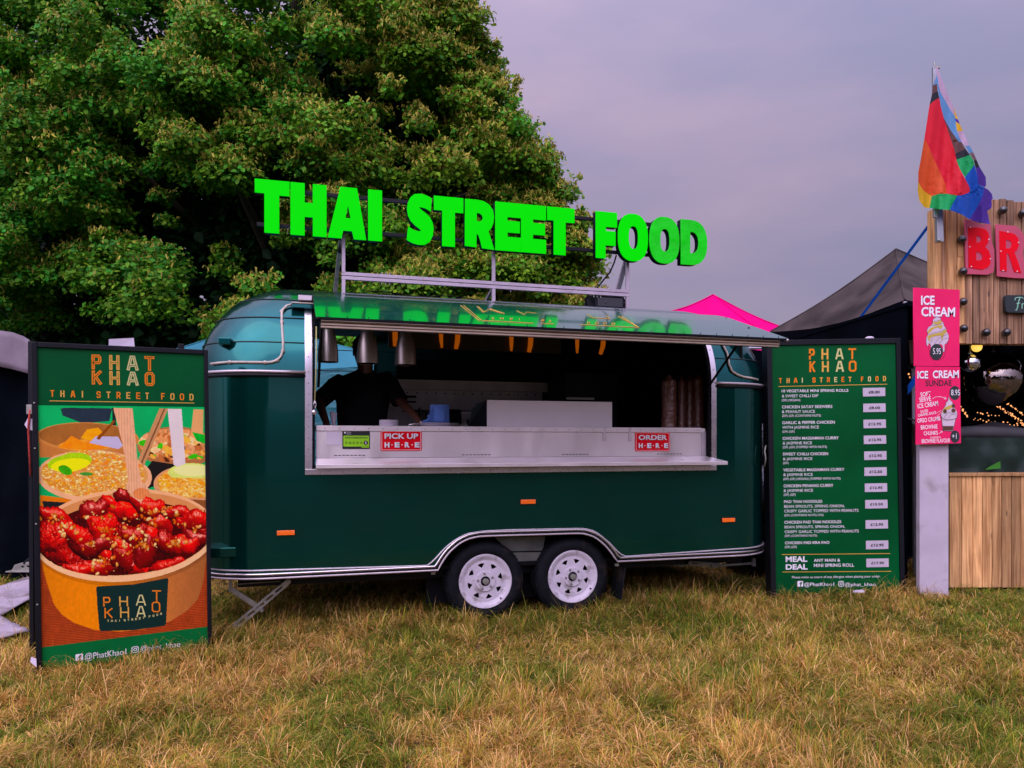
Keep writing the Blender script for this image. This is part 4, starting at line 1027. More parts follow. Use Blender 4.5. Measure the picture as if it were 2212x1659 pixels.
LET = [
 ('T', c2, 345, 631, [[(0, 1), (1, 1), (1, .725), (.70, .725), (.70, 0), (.275, 0), (.275, .745), (0, .745)]]),
 ('H', c2, 641, 938, [[(0, 0), (0, 1), (.385, 1), (.385, .63), (.62, .63), (.62, 1), (1, 1), (1, 0), (.62, 0), (.62, .36), (.385, .36), (.385, 0)]]),
 ('A', c2, 950, 1267, [[(0, 0), (.33, 1), (.757, 1), (1, 0), (.68, 0), (.63, .155), (.395, .155), (.35, 0)], [(.52, .66), (.455, .40), (.595, .40)]]),
 ('I', c2, 1285, 1398, [[(0, 0), (0, 1), (1, 1), (1, 0)]]),
 ('S', c2, 1604, 1826, [Sp]),
 ('T', c2, 1830, 2072, [[(0, 1), (1, 1), (1, .70), (.71, .70), (.71, 0), (.28, 0), (.28, .72), (0, .72)]]),
 ('R', c3, 95, 338, [Rp, Rh]),
 ('E', c3, 348, 558, [Eo]), ('E', c3, 562, 767, [Eo]),
 ('T', c3, 779, 1003, [[(0, 1), (1, 1), (1, .70), (.67, .70), (.67, 0), (.235, 0), (.235, .72), (0, .72)]]),
 ('F', c3, 1181, 1356, [[(0, 1), (1, 1), (1, .685), (.47, .685), (.47, .59), (.93, .59), (.93, .285), (.45, .285), (.45, 0), (0, 0)]]),
 ('O', c3, 1365, 1612, [sup(), Oh]), ('O', c3, 1626, 1873, [sup(), Oh]),
 ('D', c3, 1886, 2103, [Dp, Dh]),
]
ZL0 = (tu(586, 500.5, SV)[1] + tu(1484, 574.0, SV)[1]) / 2 - SZ; ZL1 = (tu(551, 384.7, SV)[1] + tu(1484, 476.3, SV)[1]) / 2 - SZ
for i, (ch, f, x0, x1, C) in enumerate(LET):
    ym = 500
    u0 = tu((f(x0, 0)[0]), 480, SV)[0]; u1 = tu((f(x1, 0)[0]), 480, SV)[0]
    film = i in (12, 13)
    h0, h1 = (ZL0 - .006, ZL1 + .006) if ch in 'SO' else (ZL0, ZL1)
    tr = lambda c, g=0.0: [(u0 + p[0] * (u1 - u0), h0 + p[1] * (h1 - h0)) for p in c]
    C2 = [tr(c) for c in C]
    L_ = empty('letter', (0, 0, 0), (0, 0, 0), sign); 
    link_mesh('letter_face', face(shape(C2, .006, .0015), -0.002), M['sign_green_film'] if film else M['sign_green'], L_)
    link_mesh('letter_return', face(shape(C2, .066), 0.037), M['letter_side'], L_)
# rails behind the letters and aluminium frame
def srail(p0, p1, v, w, h, m, name):
    (ua, za), (ub, zb) = tu(*p0, SV + v), tu(*p1, SV + v)
    MB().bar((ua, v, za - SZ), (ub, v, zb - SZ), w, h).build(name, m, sign, bevel=.002)
zr1 = tu(877, 436.8, SV + .09)[1] - SZ; zr0 = tu(877, 509.7, SV + .09)[1] - SZ
ul = tu(555, 480, SV + .09)[0]; ur = tu(1470, 500, SV + .09)[0]
MB().span((ul + .38, .075, zr1 - .015), (ur, .105, zr1 + .015)).build('back_rail', M['black_gloss'], sign, bevel=.002)
MB().span((ul, .075, zr0 - .015), (ur, .105, zr0 + .015)).build('back_rail', M['black_gloss'], sign, bevel=.002)
fm = M['frame_white']; FV = .13
uA = tu(742, 560, SV + FV)[0]; uM = tu(1066, 600, SV + FV)[0]; uB = tu(1355, 600, SV + FV)[0]
zA = tu(742, 590, SV + FV)[1] - SZ; zBt = tu(742, 600, SV + FV)[1] - SZ; zD = tu(742, 634, SV + FV)[1] - SZ
t_ = .030
def sbar(a, b, name='frame_tube', w=t_, m=fm): MB().bar(a, b, w, w).build(name, m, sign, bevel=.002)
sbar((uA, FV, zA - .004), (uA, FV, ZL0 + .12)); sbar((uB, FV, zA - .004), (uB, FV, ZL0 + .12)); sbar((uM, FV, zA - .004), (uM, FV, ZL0 + .12))
sbar((uA - .015, FV, zA - .006), (uB + .015, FV, zA - .006))
sbar((uA - .015, FV, zA - .042), (uB + .015, FV, zA - .042))
sbar((uA, FV, zA - .058), (uA, FV, zD - .02)); sbar((uB, FV, zA - .058), (uB, FV, zD - .02)); sbar((uM, FV, zA - .058), (uM, FV, zD - .02))
sbar((uA - .015, FV, zD - .02), (uB + .015, FV, zD - .02)); sbar((uA, FV - .0, zD - .035), (uA, FV, -.04)); sbar((uB, FV, zD - .035), (uB, FV, -.06))
RV = FV + .42
sbar((uA - .1, RV, zD + .018), (uB - .12, RV, zD + .018)); sbar((uA, FV + .017, zD - .02), (uA - .03, RV, zD + .0)); sbar((uB, FV + .017, zD - .02), (uB, RV, zD + .0))
sbar((uM, FV + .03, zA - .05), (uM - .0, RV - .02, zD + .03), w=.024)
MB().bar((uA - .02, FV + .03, ZL0 + .05), (uA - .06, RV, zD), .034, .034).build('gas_strut', M['zinc'], sign, bevel=.003)
MB().bar((uB + .01, FV + .04, ZL0 + .05), (uB + .01, RV, zD), .045, .03).build('side_brace', fm, sign, bevel=.003)
MB().tube([(uA - .024, FV + .05, ZL0 - .04), (uA - .027, FV + .07, ZL0 - .07)], .024, 12).build('strut_cap', M['black_gloss'], sign)
cb = MB()
for uu in (uA + .33, uB - .35):
    for k in range(3): cb.tube([(uu + k * .035, FV, zA - .08), (uu + k * .035, FV, zA + .03)], .005, 6)
cb.build('bolt', M['zinc'], sign)
# cables
pc_ = [tu(*c3(x, y), SV + .12) for x, y in [(1352, 790), (1335, 850), (1300, 930), (1250, 990), (1215, 1035), (1190, 1062)]]
MB().tube([(u, .12, z - SZ) for u, z in pc_], .008, 8).build('power_cable', M['black'], sign, smooth=True)
pts = [tu(*c2(x, y), SV + .2) for x, y in [(1240, 1100), (1330, 1090), (1450, 1095), (1560, 1115), (1680, 1132), (1800, 1130), (1950, 1128), (2100, 1145), (2200, 1165)]]
MB().tube([(u, .2, z - SZ) for u, z in pts], .005, 6).build('power_cable', M['black'], sign, smooth=True)
lp = [tu(*c2(x, y), SV + .06) for x, y in [(640, 560), (618, 572), (610, 595), (622, 612), (640, 612)]]
MB().tube([(u, .06, z - SZ) for u, z in lp], .002, 6).build('wire_loop', M['zinc'], sign, smooth=True)

fl_u, fl_z = tu(*c3(1250, 1190), SV + .25)
fe = empty('floodlight', tw(fl_u, SV + .25, 2.60), (0, 0, TH)); tag(fe, 'black floodlight lying on the trailer roof under the sign frame', 'floodlight')
zz = fl_z - 2.60
o = MB().add([(-.13, -.10, zz - .065), (.17, -.10, zz - .065), (.17, -.10, zz + .055), (-.13, -.10, zz + .055), (-.19, .10, zz - .065), (.20, .10, zz - .065), (.20, .10, zz + .085), (-.15, .10, zz + .085)],
         [(0, 1, 2, 3), (4, 7, 6, 5), (0, 4, 5, 1), (3, 2, 6, 7), (0, 3, 7, 4), (1, 5, 6, 2)]).build('housing', M['black_gloss'], fe, bevel=.008)
MB().span((-.11, -.108, zz - .05), (.15, -.101, zz + .04)).sphere((-.03, -.11, zz - .01), .012, 8, 5).build('lens', M['lamp_black'], fe, bevel=.003)
MB().tube([(-.19, -.02, zz - .06), (-.205, -.02, zz + .03), (-.15, -.02, zz + .09), (.18, -.02, zz + .09), (.215, -.02, zz + .03), (.21, -.02, zz - .06)], .009, 8).build('bracket', M['black'], fe, smooth=True)

# ------------------------------------------------------------------ vendor
def skin_body(name, nodes, edges, m, parent, sub=2):
    me = bpy.data.meshes.new(name); names = list(nodes)
    me.from_pydata([nodes[k][0] for k in names], [(names.index(a), names.index(b)) for a, b in edges], [])
    me.materials.append(m)
    o = bpy.data.objects.new(name, me); o.parent = parent; col.objects.link(o)
    sk = o.modifiers.new('skin', 'SKIN'); sk.use_smooth_shade = True; sk.branch_smoothing = 0.6
    if not me.skin_vertices: me.skin_vertices.new() if hasattr(me.skin_vertices, 'new') else None
    for i, k in enumerate(names):
        d = me.skin_vertices[0].data[i]; r = nodes[k][1]; d.radius = r if isinstance(r, tuple) else (r, r); d.use_root = (i == 0)
    s = o.modifiers.new('sub', 'SUBSURF'); s.levels = sub; s.render_levels = sub
    return o
PV = 0.88
pu0, _ = tu(*c5(650, 800), PV)
person = empty('person', tw(pu0, PV, 0.44), (0, 0, TH)); tag(person, 'person in a black T-shirt leaning over the counter inside the trailer hatch', 'person')
def pp(x, y, v): 
    u, z = tu(*c5(x, y), v); return (u - pu0, v - PV, z - 0.44)
def add_hand(N, E, wrist, palm, dirv, side, k):
    """five short finger chains rooted in the palm"""
    w, p = Vector(wrist), Vector(palm); d = Vector(dirv).normalized(); s = Vector(side).normalized(); dn = d.cross(s).normalized()
    if dn.z > 0: dn = -dn
    base = p
    for i, (off, ln, r) in enumerate([(-.030, .060, .0085), (-.010, .075, .009), (.011, .070, .0088), (.031, .052, .0078)]):
        q = base + d * .035 + s * off
        N[f'{k}f{i}a'] = (tuple(q), .0105); N[f'{k}f{i}b'] = (tuple(q + d * ln * .55 + dn * .006), r); N[f'{k}f{i}c'] = (tuple(q + d * ln + dn * .026), r * .8)
        E += [(f'{k}palm', f'{k}f{i}a'), (f'{k}f{i}a', f'{k}f{i}b'), (f'{k}f{i}b', f'{k}f{i}c')]
    q = base - d * .012 - s * .034
    N[f'{k}ta'] = (tuple(q), .012); N[f'{k}tb'] = (tuple(q + d * .034 - s * .022 + dn * .008), .0105); N[f'{k}tc'] = (tuple(q + d * .062 - s * .022 + dn * .022), .0085)
    E += [(f'{k}palm', f'{k}ta'), (f'{k}ta', f'{k}tb'), (f'{k}tb', f'{k}tc')]
hip = pp(660, 1130, .95); 
sR, sL = pp(860, 610, .86), pp(420, 640, .90)
eR, wR = pp(985, 800, .74), pp(1140, 955, .40)
eL, wL = pp(232, 800, .74), pp(300, 985, .48)
hR = pp(1178, 1000, .30); hL = pp(315, 1035, .38)
N = {'pelvis': (hip, (.15, .11)), 'waist': (pp(640, 960, .92), .12), 'chest': (pp(640, 730, .86), .12), 'uchest': (pp(640, 640, .84), .09),
     'neck': (pp(668, 530, .82), .060), 'skull0': (pp(660, 440, .80), .074), 'skull1': (pp(655, 365, .79), (.092, .100)), 'skull2': (pp(655, 300, .80), (.075, .080)),
     'sR': (sR, .062), 'eR': (eR, .044), 'wR': (wR, .029), 'Rpalm': (hR, (.036, .020)),
     'sL': (sL, .062), 'eL': (eL, .044), 'wL': (wL, .029), 'Lpalm': (hL, (.036, .020))}
E = [('pelvis', 'waist'), ('waist', 'chest'), ('chest', 'uchest'), ('uchest', 'neck'), ('neck', 'skull0'), ('skull0', 'skull1'), ('skull1', 'skull2'),
     ('uchest', 'sR'), ('sR', 'eR'), ('eR', 'wR'), ('wR', 'Rpalm'), ('uchest', 'sL'), ('sL', 'eL'), ('eL', 'wL'), ('wL', 'Lpalm')]
for s, k in ((1, 'R'), (-1, 'L')):
    N[k + 'hip'] = ((hip[0] + s * .09, hip[1], hip[2] - .06), .085); N[k + 'knee'] = ((hip[0] + s * .11, hip[1] + .02, hip[2] - .46), .062)
    N[k + 'ank'] = ((hip[0] + s * .11, hip[1] + .05, .09), .042); N[k + 'toe'] = ((hip[0] + s * .12, hip[1] - .10, .035), .036)
    E += [('pelvis', k + 'hip'), (k + 'hip', k + 'knee'), (k + 'knee', k + 'ank'), (k + 'ank', k + 'toe')]
dR = Vector(hR) - Vector(wR); dL = Vector(hL) - Vector(wL)
add_hand(N, E, wR, hR, dR, Vector((0, 0, 1)).cross(dR), 'R'); add_hand(N, E, wL, hL, dL, Vector((0, 0, 1)).cross(dL), 'L')
body = skin_body('body', N, E, M['skin'], person, 2)
def inf(k, d): 
    c, r = N[k]; return (c, (r[0] + d, r[1] + d) if isinstance(r, tuple) else r + d)
tor = MB(); rows = []
for y, xa, xb, dep in [(1200, 415, 850, .14), (1100, 405, 856, .145), (1000, 402, 856, .15), (900, 398, 866, .15), (810, 390, 880, .15), (740, 372, 892, .148), (680, 362, 902, .14), (630, 372, 896, .125), (590, 405, 868, .11), (560, 460, 812, .095), (530, 545, 762, .078), (505, 590, 728, .066), (490, 606, 714, .062)]:
    (ua, va, za), (ub, vb, zb) = pp(xa, y, .87), pp(xb, y, .87); cu2, r2 = (ua + ub) / 2, (ub - ua) / 2; row = []
    for k in range(32):
        a = 2 * math.pi * k / 32; wr = 1 + .035 * noise.noise(Vector((a * 1.6, y * .012, 2))) + .02 * noise.noise(Vector((a * 4, y * .03, 5)))
        row.append((cu2 + r2 * wr * math.copysign(abs(math.cos(a)) ** .82, math.cos(a)), -.03 + dep * wr * math.sin(a) - .04 * (1 - min(1, (1200 - y) / 500)), za))
    rows.append(row)
tor.strip(rows, close=True)
for s_, e_, sg in ((sR, eR, 1), (sL, eL, -1)):
    s_, e_ = Vector(s_), Vector(e_); s0_ = s_ + Vector((-sg * .05, 0, -.02)); m1, m2 = s_.lerp(e_, .3), s_.lerp(e_, .95)
    tor.tube([s0_, s_, s_.lerp(e_, .18), m1, s_.lerp(e_, .6), m2, s_.lerp(e_, 1.0)], [.085, .088, .086, .082, .076, .074, .070], 18, caps=False)
tor.build('t_shirt', M['shirt'], person, smooth=True)
Tn = {'pelvis': ((hip[0], hip[1], hip[2] - .01), (.165, .125))}; Te = []
for k in 'RL':
    Tn[k + 'hip'] = inf(k + 'hip', .02); Tn[k + 'knee'] = inf(k + 'knee', .010); Tn[k + 'ank'] = ((N[k + 'ank'][0][0], N[k + 'ank'][0][1], .13), .07); Te += [('pelvis', k + 'hip'), (k + 'hip', k + 'knee'), (k + 'knee', k + 'ank')]
skin_body('trousers', Tn, Te, M['black'], person, 2)
hc = Vector(pp(655, 345, .79)); fx = Vector((0, -1, -.25)).normalized()
MB().sphere(hc + Vector((0, .020, .050)), .108, 18, 12, (.92, 1.02, .95)).build('hair', M['hair'], person, smooth=True)
for s in (-1, 1):
    MB().sphere(hc + Vector((s * .033, -.088, .0)), .0125, 10, 6).build('eye', M['white_paper'], person, smooth=True)
    MB().sphere(hc + Vector((s * .033, -.099, -.001)), .006, 8, 5).build('iris', M['black'], person, smooth=True)
    MB().sphere(hc + Vector((s * .088, .005, -.008)), .026, 10, 6, (.35, .7, 1.15)).build('ear', M['skin'], person, smooth=True)
MB().add([hc + Vector(p) for p in ((0, -.092, .012), (-.018, -.085, -.036), (.018, -.085, -.036), (0, -.118, -.030), (0, -.088, -.044))], [(0, 1, 3), (0, 3, 2), (1, 4, 3), (2, 3, 4), (0, 2, 4, 1)]).build('nose', M['skin'], person)
MB().sphere(hc + Vector((0, -.082, -.062)), .026, 12, 6, (1, .4, .28)).build('mouth', mat('lips', (.09, .025, .010), rough=.5), person, smooth=True)
cu_, cz_ = tu(*c5(370, 960), .36)
cl = empty('cleaning_cloth', tw(cu_, .36, CZ), (0, 0, TH)); tag(cl, 'crumpled white cloth standing on the counter at the vendor\'s left forearm', 'cloth')
MB().strip([[((-.028 + .056 * s) * (.4 + .6 * t), .012 * math.sin(6 * s + 3 * t), .115 * t - (.01 if s > .5 else 0)) for s in [i / 6 for i in range(7)]] for t in [0.02, .2, .5, .8, 1]]).build('cloth', M['white_paper'], cl, smooth=True, solid=.004)

# ------------------------------------------------------------------ food poster stand
PYL, PYR = 4.41, 4.90
pXL, pXR = (78 - HX) / F * PYL, (458.5 - HX) / F * PYR
PW = math.hypot(pXR - pXL, PYR - PYL); PH = 1.985
poster = empty('poster_stand', (pXL, PYL, -0.01), (0, -R(0.75), math.atan2(PYR - PYL, pXR - pXL)))
tag(poster, 'tall framed poster of red sticky chicken in a bowl, standing left of the trailer', 'poster stand')
fw = .030
def frame(parent, W, H, d, f0, mat_):
    MB().span((0, 0, 0), (f0, d, H)).build('frame_rail', mat_, parent, bevel=.003)
    MB().span((W - f0 * .85, 0, 0), (W, d, H)).build('frame_rail', mat_, parent, bevel=.003)
    MB().span((f0 + .001, .001, H - f0), (W - f0 * .85 - .001, d, H)).build('frame_rail', mat_, parent, bevel=.003)
    MB().span((f0 + .001, .001, 0), (W - f0 * .85 - .001, d, .010)).build('frame_rail', mat_, parent, bevel=.003)
    MB().span((f0, d - .012, .02), (W - f0 * .85, d - .004, H - f0 + .001)).build('back_panel', M['black'], parent)
frame(poster, PW, PH, .10, fw, M['black_gloss'])
PI0, PI1, PZ0, PZ1 = fw, PW - fw * .85, .012, PH - .029
def pc(x, y):
    p = (x - 183) / 743.0
    s = p * PYL / (PYR - p * (PYR - PYL))
    yt, yb = 128 + 10 * p, 1582 - 108 * p
    return PI0 + s * (PI1 - PI0), PZ0 + (yb - y) / (yb - yt) * (PZ1 - PZ0)

def paint_poster():
    q = 0.75; X0, Y0, X1, Y1 = 175, 380, 940, 1590
    W, H = int((X1 - X0) * q), int((Y1 - Y0) * q)
    img = np.zeros((H, W, 3)); YY, XX = np.mgrid[0:H, 0:W]; XX = XX / q + X0; YY = YY / q + Y0
    pr = np.random.default_rng(5)
    def fbm(sc, seed=0, oct=4):
        r = np.random.default_rng(seed); out = np.zeros((H, W)); amp = 1
        for o in range(oct):
            n = max(2, int(sc * 2 ** o)); g = r.random((n + 2, n + 2)); 
            yy = np.linspace(0, n, H); xx = np.linspace(0, n, W); yi = yy.astype(int); xi = xx.astype(int); fy = (yy - yi)[:, None]; fx = (xx - xi)[None, :]
            fy = fy * fy * (3 - 2 * fy); fx = fx * fx * (3 - 2 * fx)
            v = (g[yi][:, xi] * (1 - fy) * (1 - fx) + g[yi + 1][:, xi] * fy * (1 - fx) + g[yi][:, xi + 1] * (1 - fy) * fx + g[yi + 1][:, xi + 1] * fy * fx)
            out += amp * v; amp *= .55
        return out / 2.0
    n1, n2, n3 = fbm(6, 1), fbm(30, 2), fbm(90, 3, 3)
    nA, nB = fbm(14, 7, 3), fbm(14, 8, 3)
    def polym(pts):
        m = np.zeros((H, W), bool); n = len(pts)
        for i in range(n):
            (xa, ya), (xb, yb) = pts[i], pts[(i + 1) % n]
            if ya == yb: continue
            c = ((YY >= min(ya, yb)) & (YY < max(ya, yb))) & (XX < xa + (YY - ya) * (xb - xa) / (yb - ya)); m ^= c
        return m
    def ell(cx, cy, rx, ry, a=0.0):
        c, s = math.cos(a), math.sin(a); dx, dy = XX - cx, YY - cy
        return ((dx * c + dy * s) / rx) ** 2 + ((-dx * s + dy * c) / ry) ** 2
    def fill(m, c, n=None, k=0.0):
        c = np.array(c)
        if n is None: img[m] = c
        else: img[m] = c * (1 + k * (n[m][:, None] - .5))
    C = lambda *a: lin(*a)
    # backdrop
    fill(np.ones((H, W), bool), C(10, 150, 80), n1, .6)
    fill(polym([(283, 400), (300, 395), (440, 393), (515, 393), (500, 450), (380, 462), (290, 430)]), C(30, 42, 50), n2, .5)
    fill(polym([(515, 390), (530, 390), (530, 470), (515, 470)]), C(20, 32, 30))
    # bowl upper left
    fill(ell(400, 530, 232, 72) < 1, C(176, 120, 70)); fill(ell(400, 520, 215, 58) < 1, C(140, 92, 50), n2, .4)
    fill(polym([(185, 530), (610, 530), (600, 620), (185, 620)]) & ~(ell(400, 524, 228, 66) < 1), C(168, 110, 64), n2, .25)
    fill(ell(400, 560, 130, 26, -.05) < 1, C(205, 140, 70), n3, .8)
    fill(polym([(370, 530), (400, 490), (450, 480), (470, 500), (420, 540)]), C(235, 150, 30), n3, .5)
    fill(polym([(270, 575), (330, 520), (380, 545), (500, 555), (510, 570), (400, 582)]), C(232, 132, 50), n3, .7)
    fill(polym([(410, 550), (440, 520), (540, 520), (560, 560), (540, 575)]), C(170, 165, 180))
    fill(polym([(440, 530), (520, 445), (528, 450), (455, 535)]), C(120, 66, 30))
    # bowl upper right
    fill(ell(800, 560, 175, 92) < 1, C(150, 100, 64)); fill(ell(800, 548, 168, 72) < 1, C(198, 138, 90), n3, 1.3)
    for i in range(70):
        x, y = pr.uniform(640, 930), pr.uniform(500, 625); r = pr.uniform(10, 30)
        fill((ell(x, y, r, r * .5, pr.uniform(-1, 1)) < 1) & (ell(800, 552, 172, 80) < 1), C(*[(205, 150, 105), (168, 100, 60), (230, 185, 130), (70, 36, 20), (220, 160, 80), (60, 170, 40)][pr.integers(0, 6)]), n3, .6)
    fill(polym([(870, 490), (925, 500), (930, 545), (890, 530)]), C(40, 160, 50), n3, .8)
    fill(polym([(690, 625), (800, 640), (760, 690), (700, 740), (640, 760), (640, 690)]), C(22, 18, 16))
    # bowl mid left with rice
    fill(ell(430, 700, 258, 118) < 1, C(196, 150, 110)); fill(ell(430, 692, 240, 102) < 1, C(190, 140, 84))
    rice = (ell(420, 690, 240, 108) < 1) & (XX > 183)
    for i in range(1500):
        x, y = pr.uniform(183, 650), pr.uniform(585, 795)
        c_ = [(226, 184, 110), (240, 208, 140), (196, 136, 64), (232, 160, 60), (235, 130, 36), (214, 172, 96)][pr.integers(0, 6)]; r = pr.uniform(4, 9)
        x0, x1, y0, y1 = int((x - 10 - X0) * q), int((x + 10 - X0) * q), int((y - 10 - Y0) * q), int((y + 10 - Y0) * q)
        x0, y0 = max(0, x0), max(0, y0)
        dx, dy = XX[y0:y1, x0:x1] - x, YY[y0:y1, x0:x1] - y; d = (dx / r) ** 2 + (dy / (r * .6)) ** 2
        m = (d < 1) & rice[y0:y1, x0:x1]; img[y0:y1, x0:x1][m] = np.array(C(*c_)) * (1.1 - .55 * d[m])[:, None]
    d = ell(320, 640, 100, 42, -.18); fill((d < 1) & (YY < 672), C(150, 190, 30), n3, .4); fill((ell(325, 652, 90, 30, -.12) < 1) & (d < 1), C(205, 215, 70))
    fill(ell(300, 675, 32, 20, .4) < 1, C(60, 150, 20), n3, 1); fill(ell(395, 690, 30, 8) < 1, C(60, 130, 50), n3, 1)
    fill(polym([(185, 790), (460, 815), (400, 830), (240, 880), (185, 900)]), C(190, 110, 50)); fill(polym([(193, 815), (335, 822), (280, 850), (210, 885)]), C(20, 24, 24))
    rim = (ell(430, 700, 258, 118) < 1) & (ell(430, 692, 241, 104) >= 1) & (YY > 600); fill(rim, C(205, 160, 120), n2, .2)
    # bowl right
    fill(ell(850, 730, 155, 85) < 1, C(190, 140, 100)); fill(ell(850, 722, 140, 68) < 1, C(205, 150, 80), n3, 1.2)
    for i in range(260):
        x, y = pr.uniform(720, 930), pr.uniform(680, 785); r = pr.uniform(4, 16)
        fill((ell(x, y, r, r * .32, pr.uniform(-1, 1)) < 1) & (ell(850, 728, 138, 66) < 1), C(*[(232, 190, 120), (240, 160, 60), (200, 130, 60), (225, 170, 90)][pr.integers(0, 4)]))
    d = ell(860, 672, 100, 40, -.05); fill((d < 1) & (YY < 700), C(190, 205, 110), n3, .3); fill((ell(870, 665, 85, 26) < 1), C(205, 215, 140))
    fill(polym([(700, 745), (760, 790), (930, 800), (930, 850), (860, 840), (760, 800)]), C(120, 74, 44))
    # white fork, wooden forks
    fill(polym([(762, 388), (824, 388), (838, 635), (800, 650), (785, 640)]), C(196, 188, 180), n2, .12); fill(polym([(878, 388), (922, 388), (918, 500), (866, 490)]), C(196, 150, 100), n2, .15)
    fill(polym([(725, 388), (765, 388), (650, 655), (628, 620)]), C(170, 128, 88), n3, .2); fill(polym([(745, 388), (752, 388), (645, 640), (640, 630)]), C(110, 74, 48))
    # table
    tb = YY > 1075; grain = np.sin((YY - .10 * XX) * .55 + 9 * n1) * .5 + .5
    img[tb] = (np.array(C(140, 62, 40)) * (.55 + .75 * grain[tb][:, None] * n2[tb][:, None] + .35 * n3[tb][:, None]))
    # big bowl
    bowl = polym([(183, 1060), (195, 1130), (215, 1200), (240, 1280), (275, 1325), (330, 1362), (420, 1392), (530, 1400), (640, 1388), (760, 1352), (840, 1300), (885, 1250), (910, 1170), (935, 1020), (935, 830), (183, 880)])
    sh = np.clip(1.08 - .0008 * np.abs(XX - 400) - .12 * (XX > 760) * (XX - 760) / 170, .5, 1.2)
    cb_ = np.array(C(196, 118, 46)); cb2 = np.array(C(178, 112, 68)); f = np.clip((XX - 350) / 450, 0, 1)[..., None]
    img[bowl] = ((cb_ * (1 - f) + cb2 * f) * (sh * (.86 + .28 * n3))[..., None])[bowl]
    inn = ell(560, 958, 398, 185, -.10) < 1; fill(ell(560, 962, 412, 206, -.10) < 1, C(206, 160, 116), n2, .15)
    fill(inn, C(58, 8, 8), n3, .8); 
    backin = inn & (ell(560, 1000, 392, 190, -.10) >= 1); fill(backin, C(184, 128, 82), n2, .2)
    # chicken height field
    hmap = np.full((H, W), -50.0); idm = np.zeros((H, W), int)
    pcs = [(240, 880, 75, 42, .35), (215, 990, 90, 75, .5), (275, 1060, 85, 58, .4), (330, 960, 95, 60, .3), (425, 860, 85, 52, -.5), (455, 930, 70, 75, .9), (420, 1020, 85, 52, -.1), (555, 850, 70, 45, .3), (550, 790, 34, 36, 0), (500, 815, 40, 30, .5),
           (590, 960, 85, 60, -.2), (680, 840, 70, 50, .2), (700, 900, 80, 42, .5), (790, 860, 85, 40, .1), (870, 895, 75, 48, -.2), (740, 1000, 60, 60, 0), (830, 1000, 66, 52, -.5), (870, 960, 70, 40, .4), (675, 960, 44, 65, .1), (650, 1050, 44, 90, .25), (620, 1110, 50, 50, 0), (560, 1075, 55, 80, -.2), (545, 1010, 50, 45, 0),
           (430, 1115, 95, 48, -.12), (355, 1130, 70, 40, .1), (760, 1100, 80, 34, -.25), (320, 1100, 60, 30, .2), (640, 810, 50, 36, .3), (910, 940, 40, 50, 0), (480, 1060, 40, 40, 0), (200, 930, 40, 40, 0), (480, 990, 45, 32, .6)]
    for i, (cx, cy, rx, ry, a) in enumerate(pcs):
        wx, wy = 34 * (nA - .45), 34 * (nB - .45); ca_, sa_ = math.cos(a), math.sin(a); dx, dy = XX + wx - cx, YY + wy - cy
        d = np.abs((dx * ca_ + dy * sa_) / (rx * 1.12)) ** 2 + np.abs((-dx * sa_ + dy * ca_ + .18 * ry * np.sin(dx * .045 + i)) / (ry * .94)) ** 2; dd = d + .9 * (n2 - .5) + .5 * (n3 - .5)
        h = np.sqrt(np.clip(1 - dd, 0, None)) * min(rx, ry) * .8 + 8 * np.sin(i * 2.4) + (cy - 950) * .04
        m = (dd < 1) & (h > hmap); hmap[m] = h[m]; idm[m] = i + 1
    okm = (hmap > -49) & ((ell(560, 958, 400, 188, -.10) < 1) | (YY < 960)) & (YY < 1160 - .15 * (XX - 450))
    hh = hmap + 11 * n3 + 16 * n2
    gy, gx = np.gradient(hh * q); nz = 1 / np.sqrt(1 + gx * gx + gy * gy); nx_, ny_ = -gx * nz, -gy * nz
    lam = np.clip(.25 * nx_ - .55 * ny_ + .72 * nz, 0, 1); spec = np.clip(.10 * nx_ - .45 * ny_ + .89 * nz, 0, 1) ** 34
    tone = np.array([.12 + .88 * math.sin(k * 1.7 + .6) ** 2 for k in range(len(pcs) + 1)])[idm] * np.clip(.6 + .9 * (n2 - .3), .3, 1.1)
    red = np.array(C(212, 30, 16))[None, None] * tone[..., None] + np.array(C(92, 4, 20))[None, None] * (1 - tone[..., None])
    ch = red * (.10 + 1.45 * lam[..., None] ** 1.6) + np.array(C(255, 150, 130)) * (spec * (.45 + .9 * (n3 > .60)))[..., None]
    img[okm] = ch[okm]
    # crumbs
    hubs = [(250, 890), (285, 930), (300, 960), (450, 880), (480, 940), (500, 975), (540, 1030), (560, 1000), (590, 905), (640, 870), (700, 900), (760, 850), (790, 990), (440, 1100), (480, 1085), (600, 960), (850, 920), (700, 860), (400, 1000), (660, 1000)]
    for i in range(300):
        hx_, hy_ = hubs[pr.integers(0, len(hubs))]; x, y = hx_ + pr.normal(0, 26), hy_ + pr.normal(0, 15)
        if y > 1140 or x < 186 or x > 928: continue
        r = pr.choice([3, 4, 6, 9, 12]) * pr.uniform(.8, 1.2); x0, x1, y0, y1 = max(0, int((x - 12 - X0) * q)), int((x + 12 - X0) * q), max(0, int((y - 12 - Y0) * q)), int((y + 12 - Y0) * q)
        an = pr.uniform(0, 3); dx, dy = XX[y0:y1, x0:x1] - x, YY[y0:y1, x0:x1] - y; c, s = math.cos(an), math.sin(an)
        d = ((dx * c + dy * s) / r) ** 2 + ((-dx * s + dy * c) / (r * .6)) ** 2; m = (d < 1) & okm[y0:y1, x0:x1]
        img[y0:y1, x0:x1][m] = np.array(C(*[(205, 140, 78), (176, 92, 36), (222, 180, 118), (200, 96, 34)][pr.integers(0, 4)])) * (1.0 - .7 * d[m] + .25 * (dy[m] < 0))[:, None]
    # wooden spoon
    sp = polym([(520, 390), (606, 390), (622, 600), (640, 715), (668, 745), (685, 770), (660, 785), (636, 815), (600, 790), (570, 745), (582, 715), (560, 560)])
